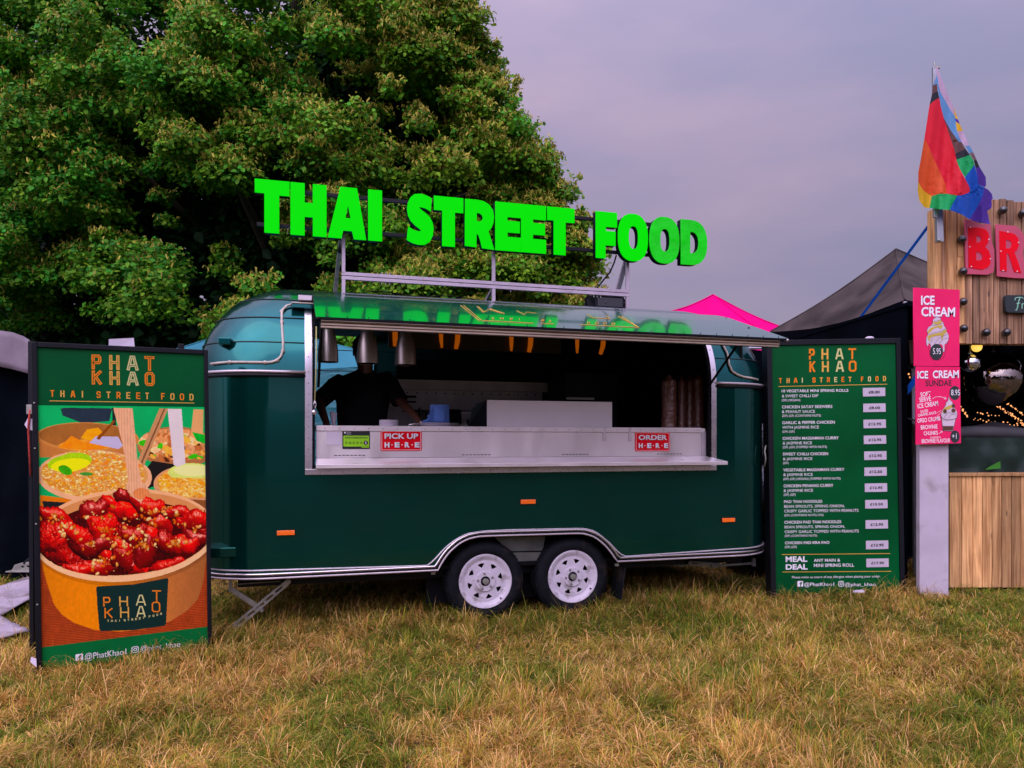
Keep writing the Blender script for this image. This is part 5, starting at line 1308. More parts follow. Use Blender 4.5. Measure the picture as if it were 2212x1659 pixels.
    img[sp] = (np.array(C(206, 160, 122)) * (.80 + .25 * n3 + .10 * np.sin(XX * .5 + 5 * n1))[..., None])[sp]
    dk = sp & (ell(640, 775, 38, 26) < 1); img[dk] *= np.array([.95, .62, .45])
    # front rim of the bowl over the chicken
    e1 = ell(560, 962, 414, 210, -.10); rimf = (e1 < 1) & (ell(560, 956, 402, 192, -.10) >= 1) & (YY > 960 - .1 * (XX - 560)); img[rimf] = (np.array(C(214, 172, 128)) * (.85 + .3 * n3)[..., None])[rimf]
    under = bowl & (ell(560, 968, 420, 222, -.10) < 1) & (e1 >= 1) & (YY > 1000); img[under] *= .72
    # label on the bowl and green foot band
    fill(polym([(430, 1203), (436, 1196), (600, 1185), (750, 1155), (755, 1160), (742, 1362), (735, 1372), (600, 1392), (450, 1398), (442, 1390)]), C(14, 36, 32))
    fill(polym([(170, 1474), (945, 1372), (945, 1600), (170, 1600)]), C(16, 84, 42), n1, .35)
    # resample into the rectangle of the panel
    TW, THh = 520, 1020
    t0 = 1.0; ss = np.linspace(0, 1, TW); tt = np.linspace(0, 1, THh)
    p = ss * PYR / (PYL + ss * (PYR - PYL)); xx = 183 + 743 * p
    out = np.zeros((THh, TW, 3))
    for j in range(THh):
        t = tt[j] * poster_t1
        yt, yb = 128 + 10 * p, 1582 - 108 * p; y = yb - t * (yb - yt)
        xi = np.clip(((xx - X0) * q).astype(int), 0, W - 1); yi = np.clip(((y - Y0) * q).astype(int), 0, H - 1); out[j] = img[yi, xi]
    return out
poster_t1 = (1582 - 388) / (1582 - 128.0)
art = paint_poster()
im = bpy.data.images.new('poster_art', art.shape[1], art.shape[0], float_buffer=True)
im.colorspace_settings.name = 'Linear Rec.709'
px = np.ones((art.shape[0], art.shape[1], 4), 'f'); lum_ = art.mean(2, keepdims=True); art = np.clip(lum_ + (art - lum_) * 1.18, 0, 1) * 1.50; px[..., :3] = np.clip(art, 0, 1); im.pixels.foreach_set(px.ravel()); im.update(); im.pack()
pm = bpy.data.materials.new('poster_print'); pm.use_nodes = True
tx = pm.node_tree.nodes.new('ShaderNodeTexImage'); tx.image = im; b = pm.node_tree.nodes['Principled BSDF']
pm.node_tree.links.new(tx.outputs[0], b.inputs['Base Color']); b.inputs['Roughness'].default_value = .45; b.inputs['Specular IOR Level'].default_value = .12
pm.node_tree.links.new(tx.outputs[0], b.inputs['Emission Color']); b.inputs['Emission Strength'].default_value = 0.0
zsp = PZ0 + poster_t1 * (PZ1 - PZ0)
def uvquad(name, x0, x1, z0, z1, y, m, parent):
    me = bpy.data.meshes.new(name); me.from_pydata([(x0, y, z0), (x1, y, z0), (x1, y, z1), (x0, y, z1)], [], [(0, 1, 2, 3)])
    uv = me.uv_layers.new(name='uv'); 
    for i, c in enumerate([(0, 0), (1, 0), (1, 1), (0, 1)]): uv.data[i].uv = c
    return link_mesh(name, me, m, parent)
uvquad('food_print', PI0, PI1, PZ0, zsp, .016, pm, poster)
MB().add([(PI0, .016, zsp + .0005), (PI1, .016, zsp + .0005), (PI1, .016, PZ1), (PI0, .016, PZ1)], [(0, 1, 2, 3)]).build('header_print', M['print_green'], poster)

def logo_letter(ch, x0, y0, x1, y1, fmap, y, w, parent, m, inl=None):
    """stroke letter; box in picture crop coordinates (y0 top), mapped by fmap onto the board"""
    for si, st in enumerate(STROKES[ch]):
        pts = [fmap(x0 + a * (x1 - x0), y1 + b * (y0 - y1)) for a, b in st]; y = y - .0004 * min(si, 1)
        for ww, mm, yy in [(w, m, y)] + ([(w * .15, inl, y - .0012)] if inl else []):
            L_, R_ = ribbon(pts, ww); n = len(pts)
            MB().add([(p.x, yy, p.y) for p in L_] + [(p.x, yy, p.y) for p in R_], [(i, i + 1, n + i + 1, n + i) for i in range(n - 1)]).build('lettering', mm, parent)
# header logo
gx = [(428, 468), (507, 549), (585, 633), (664, 705)]
mats4 = [M['gold_orange'], M['gold'], M['gold_pale'], M['gold_orange']]
for row, (ya, yb) in zip(('PHAT', 'KHAO'), ((160, 214), (232, 282))):
    for k, ch in enumerate(row): logo_letter(ch, gx[k][0] + 5, ya, gx[k][1] - 5, yb, pc, .0145, .0175, poster, mats4[k], M['print_green'])
xs = [(240, 256), (285, 302), (331, 350), (376, 390), (447, 464), (491, 508), (536, 553), (580, 597), (624, 641), (665, 679), (735, 750), (776, 793), (818, 836), (861, 878)]
for k, ch in enumerate('THAISTREETFOOD'):
    logo_letter(ch, xs[k][0] + 2, 321 - .003 * k, xs[k][1] - 2, 346 - .003 * k, pc, .0145, .0068, poster, [M['gold_orange'], M['gold'], M['gold_orange'], M['gold']][k % 4])
def board_line(fmap, x0, y0, x1, y1, w, y, m, parent, name='gold_line'):
    L_, R_ = ribbon([fmap(x0, y0), fmap(x1, y1)], w); MB().add([(p.x, y, p.y) for p in L_] + [(p.x, y, p.y) for p in R_], [(0, 1, 3, 2)]).build(name, m, parent)
board_line(pc, 236, 367, 880, 360, .0045, .0145, M['gold'], poster)
# logo on the bowl label
gb = [(463, 493, 1246, 1284), (535, 572, 1243, 1282), (610, 652, 1235, 1278), (683, 720, 1214, 1262)]
for k, ch in enumerate('PHAT'): logo_letter(ch, gb[k][0] + 2, gb[k][2], gb[k][1] - 2, gb[k][3], pc, .0145, .0080, poster, mats4[k])
gb = [(468, 502, 1296, 1336), (538, 576, 1290, 1334), (611, 650, 1286, 1330), (680, 716, 1266, 1308)]
for k, ch in enumerate('KHAO'): logo_letter(ch, gb[k][0] + 2, gb[k][2], gb[k][1] - 2, gb[k][3], pc, .0145, .0080, poster, mats4[k])
for k, ch in enumerate('THAISTREETFOOD'):
    x = 480 + k * 17 + (6 if k > 3 else 0) + (10 if k > 9 else 0); yy = 1350 - .0006 * (x - 480) ** 2; logo_letter(ch, x, yy - 3, x + 6, yy + 5, pc, .0145, .0028, poster, M['gold_pale'])
def fb_icon(parent, fmap, x, y, s, yy, ang=0):
    c = fmap(x, y); r = s / 2
    me = shape([rrect(s, s, s * .14)], 0); face(me, yy); me.transform(Matrix.Translation((c[0], 0, c[1]))); link_mesh('social_icon', me, M['white_print'], parent)
    for a, b_, w in [((.06, -.5), (.06, .12), .17), ((.06, .10), (.12, .28), .17), ((.12, .28), (.30, .30), .14), ((-.10, .03), (.26, .03), .13)]:
        L_, R_ = ribbon([(c[0] + a[0] * s, c[1] + a[1] * s), (c[0] + b_[0] * s, c[1] + b_[1] * s)], w * s)
        MB().add([(p.x, yy - .001 - .0003 * w * 10, p.y) for p in L_] + [(p.x, yy - .001 - .0003 * w * 10, p.y) for p in R_], [(0, 1, 3, 2)]).build('social_icon', M['print_green'], parent)
def ig_icon(parent, fmap, x, y, s, yy):
    c = fmap(x, y)
    for C_ in ([rrect(s, s, s * .28), rrect(s * .78, s * .78, s * .2)], [[(s * .26 * math.cos(k * .4), s * .26 * math.sin(k * .4)) for k in range(16)], [(s * .15 * math.cos(k * .4), s * .15 * math.sin(k * .4)) for k in range(16)]], [[(s * .27 + s * .05 * math.cos(k), s * .27 + s * .05 * math.sin(k)) for k in range(6)]]):
        me = shape(C_, 0); face(me, yy); me.transform(Matrix.Translation((c[0], 0, c[1]))); link_mesh('social_icon', me, M['white_print'], parent)
def board_text(s, x0, yb, x1, ya, fmap, y, m, parent, bold=0.0, slope=None, cap=None):
    a = fmap(x0, yb); b_ = fmap(x1, yb if slope is None else slope); h = fmap(x0, ya)[1] - a[1]
    L = math.hypot(b_[0] - a[0], b_[1] - a[1])
    me = text_mesh(s, bold); lo, hi = bounds(me); rf = text_mesh(cap or 'H', bold); rl, rh = bounds(rf); bpy.data.meshes.remove(rf)
    me.transform(Matrix.Translation((-lo[0], -rl[1], 0))); me.transform(Matrix.Diagonal((L / (hi[0] - lo[0]), h / (rh[1] - rl[1]), 1, 1)))
    me.transform(Matrix.Rotation(math.atan2(b_[1] - a[1], b_[0] - a[0]), 4, 'Z')); me.transform(Matrix.Translation((a[0], a[1], 0)))
    return link_mesh('lettering', face(me, y), m, parent)
fb_icon(poster, pc, 351, 1516, .040, .0145); ig_icon(poster, pc, 602, 1480, .040, .0145)
board_text('@PhatKhao1', 376, 1527, 562, 1500, pc, .0145, M['white_print'], poster, slope=1502)
board_text('@phat_khao', 626, 1490, 804, 1466, pc, .0145, M['white_print'], poster, slope=1466)
MB().box((.84 * PW, .05, PH + .018), (.035, .03, .036)).build('clamp', M['black_gloss'], poster, bevel=.004)
for zz in (1.62, 1.35, .9, .42): MB().sphere((.012, -.002, zz), .006, 8, 4).build('frame_screw', M['zinc'], poster, smooth=True)
pa_ = empty('paper_card', at(263, 745, 4.75), (0, R(-2), R(25))); tag(pa_, 'blank white card sticking up behind the top edge of the poster', 'card')
MB().add([(-.077, 0, -.06), (.077, 0, -.062), (.070, .01, .048), (-.072, 0, .035)], [(0, 1, 2, 3)]).build('card', M['white_paper'], pa_, solid=.002)

# ------------------------------------------------------------------ menu stand
MY = 6.45
cm = crop(2850, 1250, 1.659)
mTL = at(*cm(75, 68), MY)
MW, MHh = (773 / 1.659 / 1.736) / F * MY, (1550 / 1.659 / 1.736) / F * MY
mroll = R(1.0)
mbase = Vector((mTL.x, MY, mTL.z)) + Vector((math.sin(mroll), 0, -math.cos(mroll))) * MHh
menu = empty('menu_stand', mbase + Vector((-.045 , 0, -.03)), (0, -mroll, 0)); tag(menu, 'tall green menu board with white prices, standing right of the trailer', 'menu board')
frame(menu, MW + .085, MHh + .065, .14, .045, M['black_gloss'])
def mc(x, y):
    dx, dy = x - 75, y - 68; t = (dy + 5 / 773 * dx) / (1550 + 5 / 773 * 35); s = (dx - t * 35) / 773
    return .045 + s * MW, .03 + (1 - t) * MHh
MB().add([(.045, .016, .02), (.045 + MW, .016, .02), (.045 + MW, .016, .03 + MHh), (.045, .016, .03 + MHh)], [(0, 1, 2, 3)]).build('menu_print', M['print_green'], menu)
my = .0145
gx = [(310, 345), (388, 430), (475, 524), (556, 603)]
for row, (ya, yb), dx in zip(('PHAT', 'KHAO'), ((103, 160), (181, 238)), (0, 3)):
    for k, ch in enumerate(row): logo_letter(ch, gx[k][0] + 5 + dx, ya, gx[k][1] - 5 + dx, yb, mc, my, .0155, menu, mats4[k])
xs = [(125, 140), (172, 189), (217, 238), (264, 274), (333, 351), (378, 396), (423, 440), (469, 486), (514, 530), (557, 575), (636, 649), (679, 696), (726, 743), (773, 790)]
for k, ch in enumerate('THAISTREETFOOD'):
    yk = 6 * (1 - k / 13.); logo_letter(ch, xs[k][0] + 2, 276 + yk, xs[k][1] - 2, 302 + yk, mc, my, .0085, menu, [M['gold_orange'], M['gold'], M['gold_orange'], M['gold_pale']][k % 4])
board_line(mc, 121, 331, 797, 324, .005, my, M['gold'], menu)
board_line(mc, 148, 1379, 821, 1380, .005, my, M['gold'], menu); board_line(mc, 153, 1488, 827, 1491, .005, my, M['gold'], menu)
wt = M['white_print']
items = [
 ('10 VEGETABLE MINI SPRING ROLLS', 141, 368, 556, 351, .010), ('& SWEET CHILLI DIP', 142, 399, 369, 382, 0), ('(DF) (VEGAN)', 142, 424, 257, 410, 0),
 ('CHICKEN SATAY SKEWERS', 143, 468, 457, 450, .010), ('& PEANUT SAUCE', 143, 497, 349, 480, 0), ('(DF) (GF) (CONTAINS NUTS)', 145, 521, 386, 507, 0),
 ('GARLIC & PEPPER CHICKEN', 145, 566, 473, 548, .010), ('WITH JASMINE RICE', 146, 595, 374, 578, 0), ('(DF) (GF)', 147, 619, 222, 606, 0),
 ('CHICKEN MASSAMAN CURRY', 148, 664, 498, 646, .010), ('& JASMINE RICE', 149, 693, 332, 676, 0), ('(DF) (GF) (TOPPED WITH NUTS)', 149, 717, 424, 703, 0),
 ('SWEET CHILLI CHICKEN', 150, 762, 432, 744, .010), ('& JASMINE RICE', 151, 791, 334, 775, 0), ('(DF)', 152, 815, 187, 802, 0),
 ('VEGETABLE MASSAMAN CURRY', 153, 861, 535, 843, .010), ('& JASMINE RICE', 154, 890, 337, 873, 0), ('(DF) (GF) (VEGAN) (TOPPED WITH NUTS)', 154, 915, 510, 901, 0),
 ('CHICKEN PENANG CURRY', 156, 960, 466, 942, .010), ('& JASMINE RICE', 156, 989, 340, 972, 0), ('(DF) (GF)', 157, 1013, 231, 999, 0),
 ('PAD THAI NOODLES', 159, 1058, 397, 1041, .010), ('BEAN SPROUTS, SPRING ONION,', 160, 1088, 536, 1071, 0), ('CRISPY GARLIC TOPPED WITH PEANUTS', 161, 1117, 623, 1100, 0), ('(DF) (CONTAINS NUTS) (VG)', 161, 1141, 405, 1128, 0),
 ('CHICKEN PAD THAI NOODLES', 162, 1187, 516, 1169, .010), ('BEAN SPROUTS, SPRING ONION,', 163, 1216, 539, 1200, 0), ('CRISPY GARLIC TOPPED WITH PEANUTS', 164, 1246, 626, 1229, 0), ('(DF) (CONTAINS NUTS)', 165, 1269, 366, 1256, 0),
 ('CHICKEN PAD KRA PAO', 166, 1315, 443, 1298, .012), ('(DF) (GF)', 166, 1339, 240, 1325, 0),
 ('MEAL', 171, 1426, 306, 1391, .035), ('DEAL', 172, 1474, 308, 1440, .035), ('ANY MAIN &', 347, 1427, 511, 1408, .010), ('MINI SPRING ROLL', 347, 1459, 598, 1439, .010),
 ('Please make us aware of any allergies when placing your order.', 211, 1528, 763, 1514, 0)]
for s, x0, yb, x1, ya, bo in items: board_text(s, x0, yb, x1, ya, mc, my, wt, menu, bold=bo)
for (s, x0, y0) in [('£8.00', 646, 345), ('£8.00', 649, 443), ('£12.95', 651, 543), ('£12.95', 653, 642), ('£12.95', 656, 741), ('£12.50', 658, 841), ('£12.95', 661, 941), ('£10.50', 664, 1044), ('£12.95', 667, 1170), ('£12.95', 670, 1298), ('£17.95', 673, 1410)]:
    c = mc(x0 + 70, y0 + 27); w, h = mc(x0 + 139, y0 + 27)[0] - mc(x0, y0 + 27)[0], mc(x0, y0)[1] - mc(x0, y0 + 53)[1]
    pt = MB().box((c[0], .013, c[1]), (w, .003, h)).build('price_label', M['price_white'], menu)
    n = .25 if len(s) == 5 else .29
    fit_text(s, c[0] - w * n, c[0] + w * n, c[1] - h * .17 + rnd.uniform(-.001, .001), c[1] + h * .14, .0108, 'price', M['black_print'], pt, bold=.035)
fb_icon(menu, mc, 263, 1563, .050, my); ig_icon(menu, mc, 518, 1566, .050, my)
board_text('@PhatKhao1', 287, 1578, 474, 1556, mc, my, wt, menu); board_text('@phat_khao', 541, 1581, 733, 1560, mc, my, wt, menu)
MB().sphere((.85 * MW, .05, MHh + .075), .03, 12, 6, (1.3, 1, .5)).build('cable_tie', M['white_paper'], menu, smooth=True)
tp = MB(); tp.tube([(.03 + .03 * math.cos(a), .03, MHh + .075 + .012 * math.sin(a)) for a in [k * .6 for k in range(11)]], .006, 6); tp.build('cable_tie', M['white_paper'], menu, smooth=True)
MB().tube([(-.01, .04, 1.32), (-.025, .03, 1.27), (-.02, .02, 1.2), (-.03, .03, 1.13)], .008, 6).build('side_catch', M['zinc'], menu, smooth=True)

# silver sacks seen in the gap between trailer and menu
sk = empty('foil_sack', at(1652, 1000, 7.6) * 1.0, (0, 0, .2)); sk.location.z = 0.55; tag(sk, 'crumpled silver sacks stacked on a dark crate in the gap beside the menu board', 'sack')
MB().box((0, .1, -.26), (.5, .5, .54)).build('crate', M['black_gloss'], sk, bevel=.01)
o = MB().sphere((0, 0, .30), .30, 20, 14, (.75, .7, 1.05)).build('sack', M['crate'], sk, smooth=True)
for v in o.data.vertices: v.co += Vector((noise.noise(v.co * 7), noise.noise(v.co * 7 + Vector((3, 1, 2))), noise.noise(v.co * 9))) * .06
o = MB().sphere((.02, .05, .78), .24, 20, 14, (.8, .7, 1.0)).build('sack', M['crate'], sk, smooth=True)
for v in o.data.vertices: v.co += Vector((noise.noise(v.co * 7), noise.noise(v.co * 7 + Vector((3, 1, 2))), noise.noise(v.co * 9))) * .05

# ------------------------------------------------------------------ stall frame of reference
SY = R(5); SO = at(2050, 1275, 6.62); SO.z = 0.04
class Fr:
    def __init__(s, o, yaw): s.o, s.c, s.s = o, math.cos(yaw), math.sin(yaw); s.yaw = yaw
    def loc(s, x, y, v=0.0):
        t = (x - HX) / F; ox, oy = s.o.x, s.o.y
        a = (t * (oy + v * s.c) + v * s.s - ox) / (s.c - t * s.s)
        Y = oy + a * s.s + v * s.c
        return a, CAM_H + (HY - y) * Y / F - s.o.z
SF = Fr(SO, SY)
stall = empty('brownie_stall', SO, (0, 0, SY)); stall.name = 'wooden_stall'
tag(stall, 'wooden plank stall with pink BR letters on its fascia, at the right edge', 'market stall')
k3 = crop(3340, 700, 2.37); k4 = crop(3340, 1300, 1.66); k5 = crop(3500, 1280, 3.191)
def sb(v0, v1, x0, x1, y0, y1, name, m, f=None, bevel=.002, parent=None, dv=0.0):
    xa, ya = f(x0, y1); xb, yb = f(x1, y0); a0, z0 = SF.loc(xa, ya, v0); a1, z1 = SF.loc(xb, yb, v0)
    return MB().span((a0 + .001, v0, z0), (a1 - .001, v1, z1)).build(name, m, parent or stall, bevel=bevel)
fx_ = [(592, 660), (665, 729), (733, 792), (795, 850), (853, 915), (918, 972), (976, 1033), (1036, 1094), (1097, 1162), (1165, 1225), (1228, 1290), (1293, 1350)]
fz0 = SF.loc(*k3(900, 1402), 0)[1]; fz1 = SF.loc(*k3(900, 100), 0)[1]
pr_ = random.Random(3)
for x0, x1 in fx_:
    a0, a1 = SF.loc(*k3(x0, 800), 0)[0], SF.loc(*k3(x1, 800), 0)[0]; dd = pr_.uniform(-.005, .005); zc = fz1 - pr_.uniform(.0, .03)
    # each column is made of one long or two shorter boards
    if pr_.random() < .45:
        zm = fz0 + (fz1 - fz0) * pr_.uniform(.35, .75)
        pcs_ = [(fz0 + pr_.uniform(0, .008), zm - .002), (zm + .001, zc)]
    else: pcs_ = [(fz0 + pr_.uniform(0, .008), zc)]
    for z0, z1 in pcs_:
        h = (z1 - z0) / 2
        o = MB().span((-(a1 - a0) / 2 + .0015, 0, -h), ((a1 - a0) / 2 - .0015, .022, h)).build('plank', M['plank_warm'] if pr_.random() < .3 else M['plank'], stall, bevel=.002)
        o.location = ((a0 + a1) / 2, dd, (z0 + z1) / 2)
def plk(x0, x1, y0, y1, v0, v1, f, m, name='plank'):
    a0, z0 = SF.loc(*f(x0, y1), v0); a1, z1 = SF.loc(*f(x1, y0), v0); h = (z1 - z0) / 2
    o = MB().span((-(a1 - a0) / 2 + .001, 0, -h), ((a1 - a0) / 2 - .001, v1 - v0, h)).build(name, m, stall, bevel=.002); o.location = ((a0 + a1) / 2, v0, (z0 + z1) / 2); return o
plk(388, 455, 195, 1250, -.01, .09, k3, M['plank_warm'], 'corner_post'); plk(458, 500, 205, 1250, .012, .04, k3, M['plank']); plk(503, 588, 205, 1402, -.006, .02, k3, M['plank_warm'])
for x0, x1 in [(368, 440), (443, 508), (511, 572), (575, 630), (633, 690), (693, 751), (754, 810), (813, 872), (875, 935), (938, 1000)]:
    plk(x0, x1, 806 + pr_.uniform(-2, 2), 1500, 0 + pr_.uniform(-.004, .004), .022, k4, M['plank_warm'])
a0, zc = SF.loc(*k4(366, 795), -.02); a1 = SF.loc(*k4(1000, 795), 0)[0]
MB().span((a0, -.02, zc - .018), (a1, .25, zc + .012)).build('counter_edge', M['plank_warm'], stall, bevel=.003)
MB().span((a0 + .01, .03, .0), (a1, .05, zc - .02)).build('counter_back', M['inner_dark'], stall)
# fascia backing, roof and dark inside
MB().span((0.0, .03, fz0), (2.2, .06, fz1 - .04)).build('fascia_back', M['plank'], stall)
MB().span((-.35, .08, fz0 + .35), (2.2, 3.2, fz0 + .38)).build('roof', M['black_canvas'], stall)
MB().span((-.32, 3.1, 0), (2.4, 3.14, fz0 + .35)).span((-.34, .12, 0), (-.31, 3.1, fz0 + .35)).span((2.3, .1, 0), (2.34, 3.1, fz0 + .35)).build('dark_curtain', M['black_canvas'], stall)
sh_ = SF.loc(*k5(200, 1575), .06)[1]; sh1 = SF.loc(*k5(200, 1150), .06)[1]
rows = [[(a0 + .01 + (a1 - a0) * i / 24, .07 + .03 * noise.noise(Vector((i * .35, j * .5, 2))), sh_ + (sh1 - sh_) * j / 6) for i in range(25)] for j in range(7)]
MB().strip(rows).build('plastic_sheet', M['clear_sheet'], stall, smooth=True)
zr = SF.loc(*k5(320, 1130), .10)[1]
rows = []
for i in range(25):
    t = i / 24; rr2 = .055 + .02 * math.sin(3 * t) ; zc2 = zr + .015 * math.sin(5 * t) + .03 * t
    rows.append([(a0 + .02 + (a1 - a0) * t, .16 + rr2 * math.cos(a) * 1.1, zc2 + rr2 * math.sin(a) * .85) for a in [k * math.pi / 6 for k in range(12)]])
MB().strip(rows, close=True).build('rolled_sheet', M['grey_sheet'], stall, smooth=True)
rows = [[(a0 + (a1 - a0) * i / 12, .20 + .5 * j / 4, zr + .05 + .16 * j / 4 * (1 - .7 * math.sin(i / 12 * 2.6)) ) for i in range(13)] for j in range(5)]
MB().strip(rows).build('canvas_shelf', M['grey_sheet'], stall, smooth=True)
g0 = [SF.loc(*k5(x, y), .30) for x, y in [(620, 1538), (690, 1490), (800, 1435), (806, 1520)]]
MB().add([(a, .066 - .03, z) for a, z in [SF.loc(*k5(x, y), .036) for x, y in [(620, 1538), (690, 1490), (800, 1435), (806, 1520)]]], [(0, 1, 2, 3)]).build('green_cloth_corner', M['green_scrap'], stall, solid=.003)
# cabaret lamps on the fascia
for i, (x, y) in enumerate([(993, 215), (1172, 240), (630, 472), (640, 755), (640, 1025), (645, 1262), (845, 1297), (1025, 1297)]):
    a, z = SF.loc(*k3(x, y), -.03)
    l = empty('fascia_lamp', (a, -.008, z), (0, 0, 0), stall)
    MB().sphere((-.012, -.045, -.002), .036, 16, 10).build('lamp_globe', M['lamp_black'], l, smooth=True)
    MB().lathe([(.027, .0), (.027, -.025), (.018, -.03)], (0, 0, 0), 'y', 16).build('lamp_base', M['black_gloss'], l, smooth=True)
# BR letter boards
def bletter(pts, holes, board, name):
    e = empty(name, (0, -.03, 0), (0, 0, 0), stall)
    P = [SF.loc(*k3(*p), -.035) for p in board]; link_mesh('letter_board', face(shape([P], .014, .001), 0), M['pink_letter'], e)
    C_ = [[SF.loc(*k3(*p), -.05) for p in pts]] + [[SF.loc(*k3(*p), -.05) for p in h] for h in holes]
    link_mesh('letter_face', face(shape(C_, .004, .0005), -.010), M['red_letter'], e); return e
Bp = [(697, 358), (790, 362), (845, 375), (873, 405), (882, 450), (870, 500), (845, 535), (880, 570), (895, 620), (893, 680), (870, 715), (820, 735), (760, 728), (699, 715)]
e = bletter(Bp, [[(768, 433), (800, 438), (815, 462), (800, 490), (768, 497)], [(766, 577), (800, 583), (822, 610), (823, 640), (800, 655), (766, 652)]], [(662, 290), (715, 300), (795, 335), (890, 337), (893, 420), (900, 500), (918, 560), (920, 700), (912, 760), (860, 782), (665, 775)], 'letter_b')
for x, y in [(712, 362), (877, 468), (708, 533), (890, 642), (722, 710)]: a, z = SF.loc(*k3(x, y), -.05); MB().sphere((a, -.014, z), .006, 8, 4).build('screw', M['white_print'], e, smooth=True)
Rp2 = [(973, 392), (1050, 402), (1110, 420), (1140, 455), (1147, 510), (1130, 560), (1105, 580), (1140, 670), (1168, 765), (1105, 755), (1075, 660), (1050, 590), (1037, 590), (1037, 750), (980, 742)]
e = bletter(Rp2, [[(1030, 470), (1065, 476), (1085, 498), (1080, 535), (1060, 548), (1030, 545)]], [(937, 335), (1100, 350), (1150, 380), (1180, 430), (1185, 500), (1172, 590), (1180, 660), (1230, 760), (1240, 815), (1100, 812), (943, 795)], 'letter_r')
for x, y in [(1046, 402), (1141, 495), (984, 573), (1005, 745), (1130, 752)]: a, z = SF.loc(*k3(x, y), -.05); MB().sphere((a, -.014, z), .006, 8, 4).build('screw', M['white_print'], e, smooth=True)
# chalkboard with Fr...
ck = empty('chalkboard', (0, -.03, 0), (0, 0, 0), stall)
P = [SF.loc(*k3(*p), -.03) for p in [(1012, 985), (1022, 968), (1330, 968), (1330, 1125), (1030, 1120), (1014, 1105)]]
link_mesh('slate', face(shape([P], .03, .002), 0), M['chalk'], ck)
for st in [[(1105, 1010), (1110, 990), (1130, 985), (1165, 985), (1185, 995)], [(1150, 988), (1135, 1030), (1128, 1075), (1118, 1100), (1108, 1095)], [(1120, 1040), (1150, 1035)], [(1165, 1050), (1172, 1035), (1168, 1085)], [(1168, 1050), (1182, 1038)], [(1195, 1055), (1205, 1040), (1215, 1055), (1200, 1080), (1222, 1075)]]:
    pts = [SF.loc(*k3(*p), -.05) for p in st]; MB().tube([(a, -.018, z) for a, z in pts], .0042, 5).build('chalk_lettering', M['mint'], ck)
# lit bulb
e = empty('hanging_bulb', tuple(SO)); a, z = SF.loc(*k5(520, 68), .1); e.location = stall.matrix_basis @ Vector((a, .1, z)); e.rotation_euler = (0, 0, SY)
tag(e, 'lit yellow bulb hanging under the plank fascia above the mirror balls', 'bulb')
MB().sphere((0, 0, 0), .045, 16, 10).build('bulb', M['bulb'], e, smooth=True); MB().tube([(0, 0, .04), (0, 0, .09)], .018, 8).build('holder', M['black'], e)
# mirror balls
def mirror_ball(label, cx, cy, rpx, v, m, tile):
    a, z = SF.loc(*k5(cx, cy), v); c = SO + Vector((a * SF.c - v * SF.s, a * SF.s + v * SF.c, z)); r = rpx / 3.191 / 1.736 / F * c.y
    e = empty('mirror_ball', c, (0, 0, .3)); tag(e, label, 'mirror ball', 'mirror balls hanging in the stall')
    nrow = int(math.pi * r / tile); mb = MB(); pr2 = random.Random(9)
    for j in range(nrow):
        t0, t1 = math.pi * j / nrow, math.pi * (j + .90) / nrow; ncol = max(4, int(2 * math.pi * r * math.sin((t0 + t1) / 2) / tile))
        for i in range(ncol):
            a0_, a1_ = 2 * math.pi * i / ncol, 2 * math.pi * (i + .92) / ncol
            tw_ = [1 + pr2.uniform(-.0010, .0010) for _ in range(4)]
            mb.add([(r * tw_[k] * math.sin(t) * math.cos(q), r * tw_[k] * math.sin(t) * math.sin(q), r * tw_[k] * math.cos(t)) for k, (t, q) in enumerate([(t0, a0_), (t0, a1_), (t1, a1_), (t1, a0_)])], [(0, 3, 2, 1)])
    o = mb.build('mirror_tiles', m, e, fix=False); o['kind'] = 'stuff'
    MB().sphere((0, 0, 0), r * .985, 24, 16).build('core', M['black'], e, smooth=True)
    MB().tube([(0, 0, r), (.008, 0, r + .02), (0, 0, r + .04), (-.008, 0, r + .02), (0, 0, r)], .0025, 6).tube([(0, 0, r + .04), (0, 0, r + .14)], .002, 6).build('chain', M['zinc'], e)
    MB().lathe([(.02, r * .995), (.02, r + .008), (0, r + .01)], (0, 0, 0), 'z', 12).build('cap', M['zinc'], e)
mirror_ball('small silver mirror ball hanging beside the pink ice cream sign', 440, 262, 112, .16, M['mirror'], .0095)
mirror_ball('large smoky mirror ball hanging right of the small silver one', 720, 455, 325, .55, M['mirror_dark'], .011)
# strings of fairy lights in the dark tent
prf = random.Random(21)
for k, (p0, p1, n, lab) in enumerate([((770, 770), (1085, 985), 34, 'string of warm fairy lights sloping down under the large mirror ball'), ((880, 740), (1120, 900), 18, 'upper short string of fairy lights at the right edge of the stall'), ((480, 930), (1085, 1010), 20, 'lowest string of fairy lights just above the grey canvas shelf'), ((330, 780), (400, 890), 16, 'cluster of fairy lights just right of the pink sundae sign'), ((520, 860), (780, 890), 8, 'sparse fairy lights in the dark middle of the stall')]):
    v = 1.9; e = empty('fairy_lights', stall.matrix_basis @ Vector((SF.loc(*k5(*p0), v)[0], v, SF.loc(*k5(*p0), v)[1])), (0, 0, SY)); tag(e, lab, 'fairy lights', 'fairy light strings inside the stall')
    a00, z00 = SF.loc(*k5(*p0), v); wire = []; bm_ = MB()
    for i in range(n):
        t = i / (n - 1); x = p0[0] + (p1[0] - p0[0]) * t; y = p0[1] + (p1[1] - p0[1]) * t; a, z = SF.loc(*k5(x + prf.uniform(-14, 14), y + prf.uniform(-16, 16)), v)
        wire.append((a - a00, .01, z - z00)); bm_.sphere((a - a00, 0, z - z00), prf.choice([.005, .007, .009]), 6, 4)
    o = bm_.build('lights', M['fairy'], e); o['kind'] = 'stuff'; MB().tube(wire, .0015, 3).build('wire', M['black'], e)
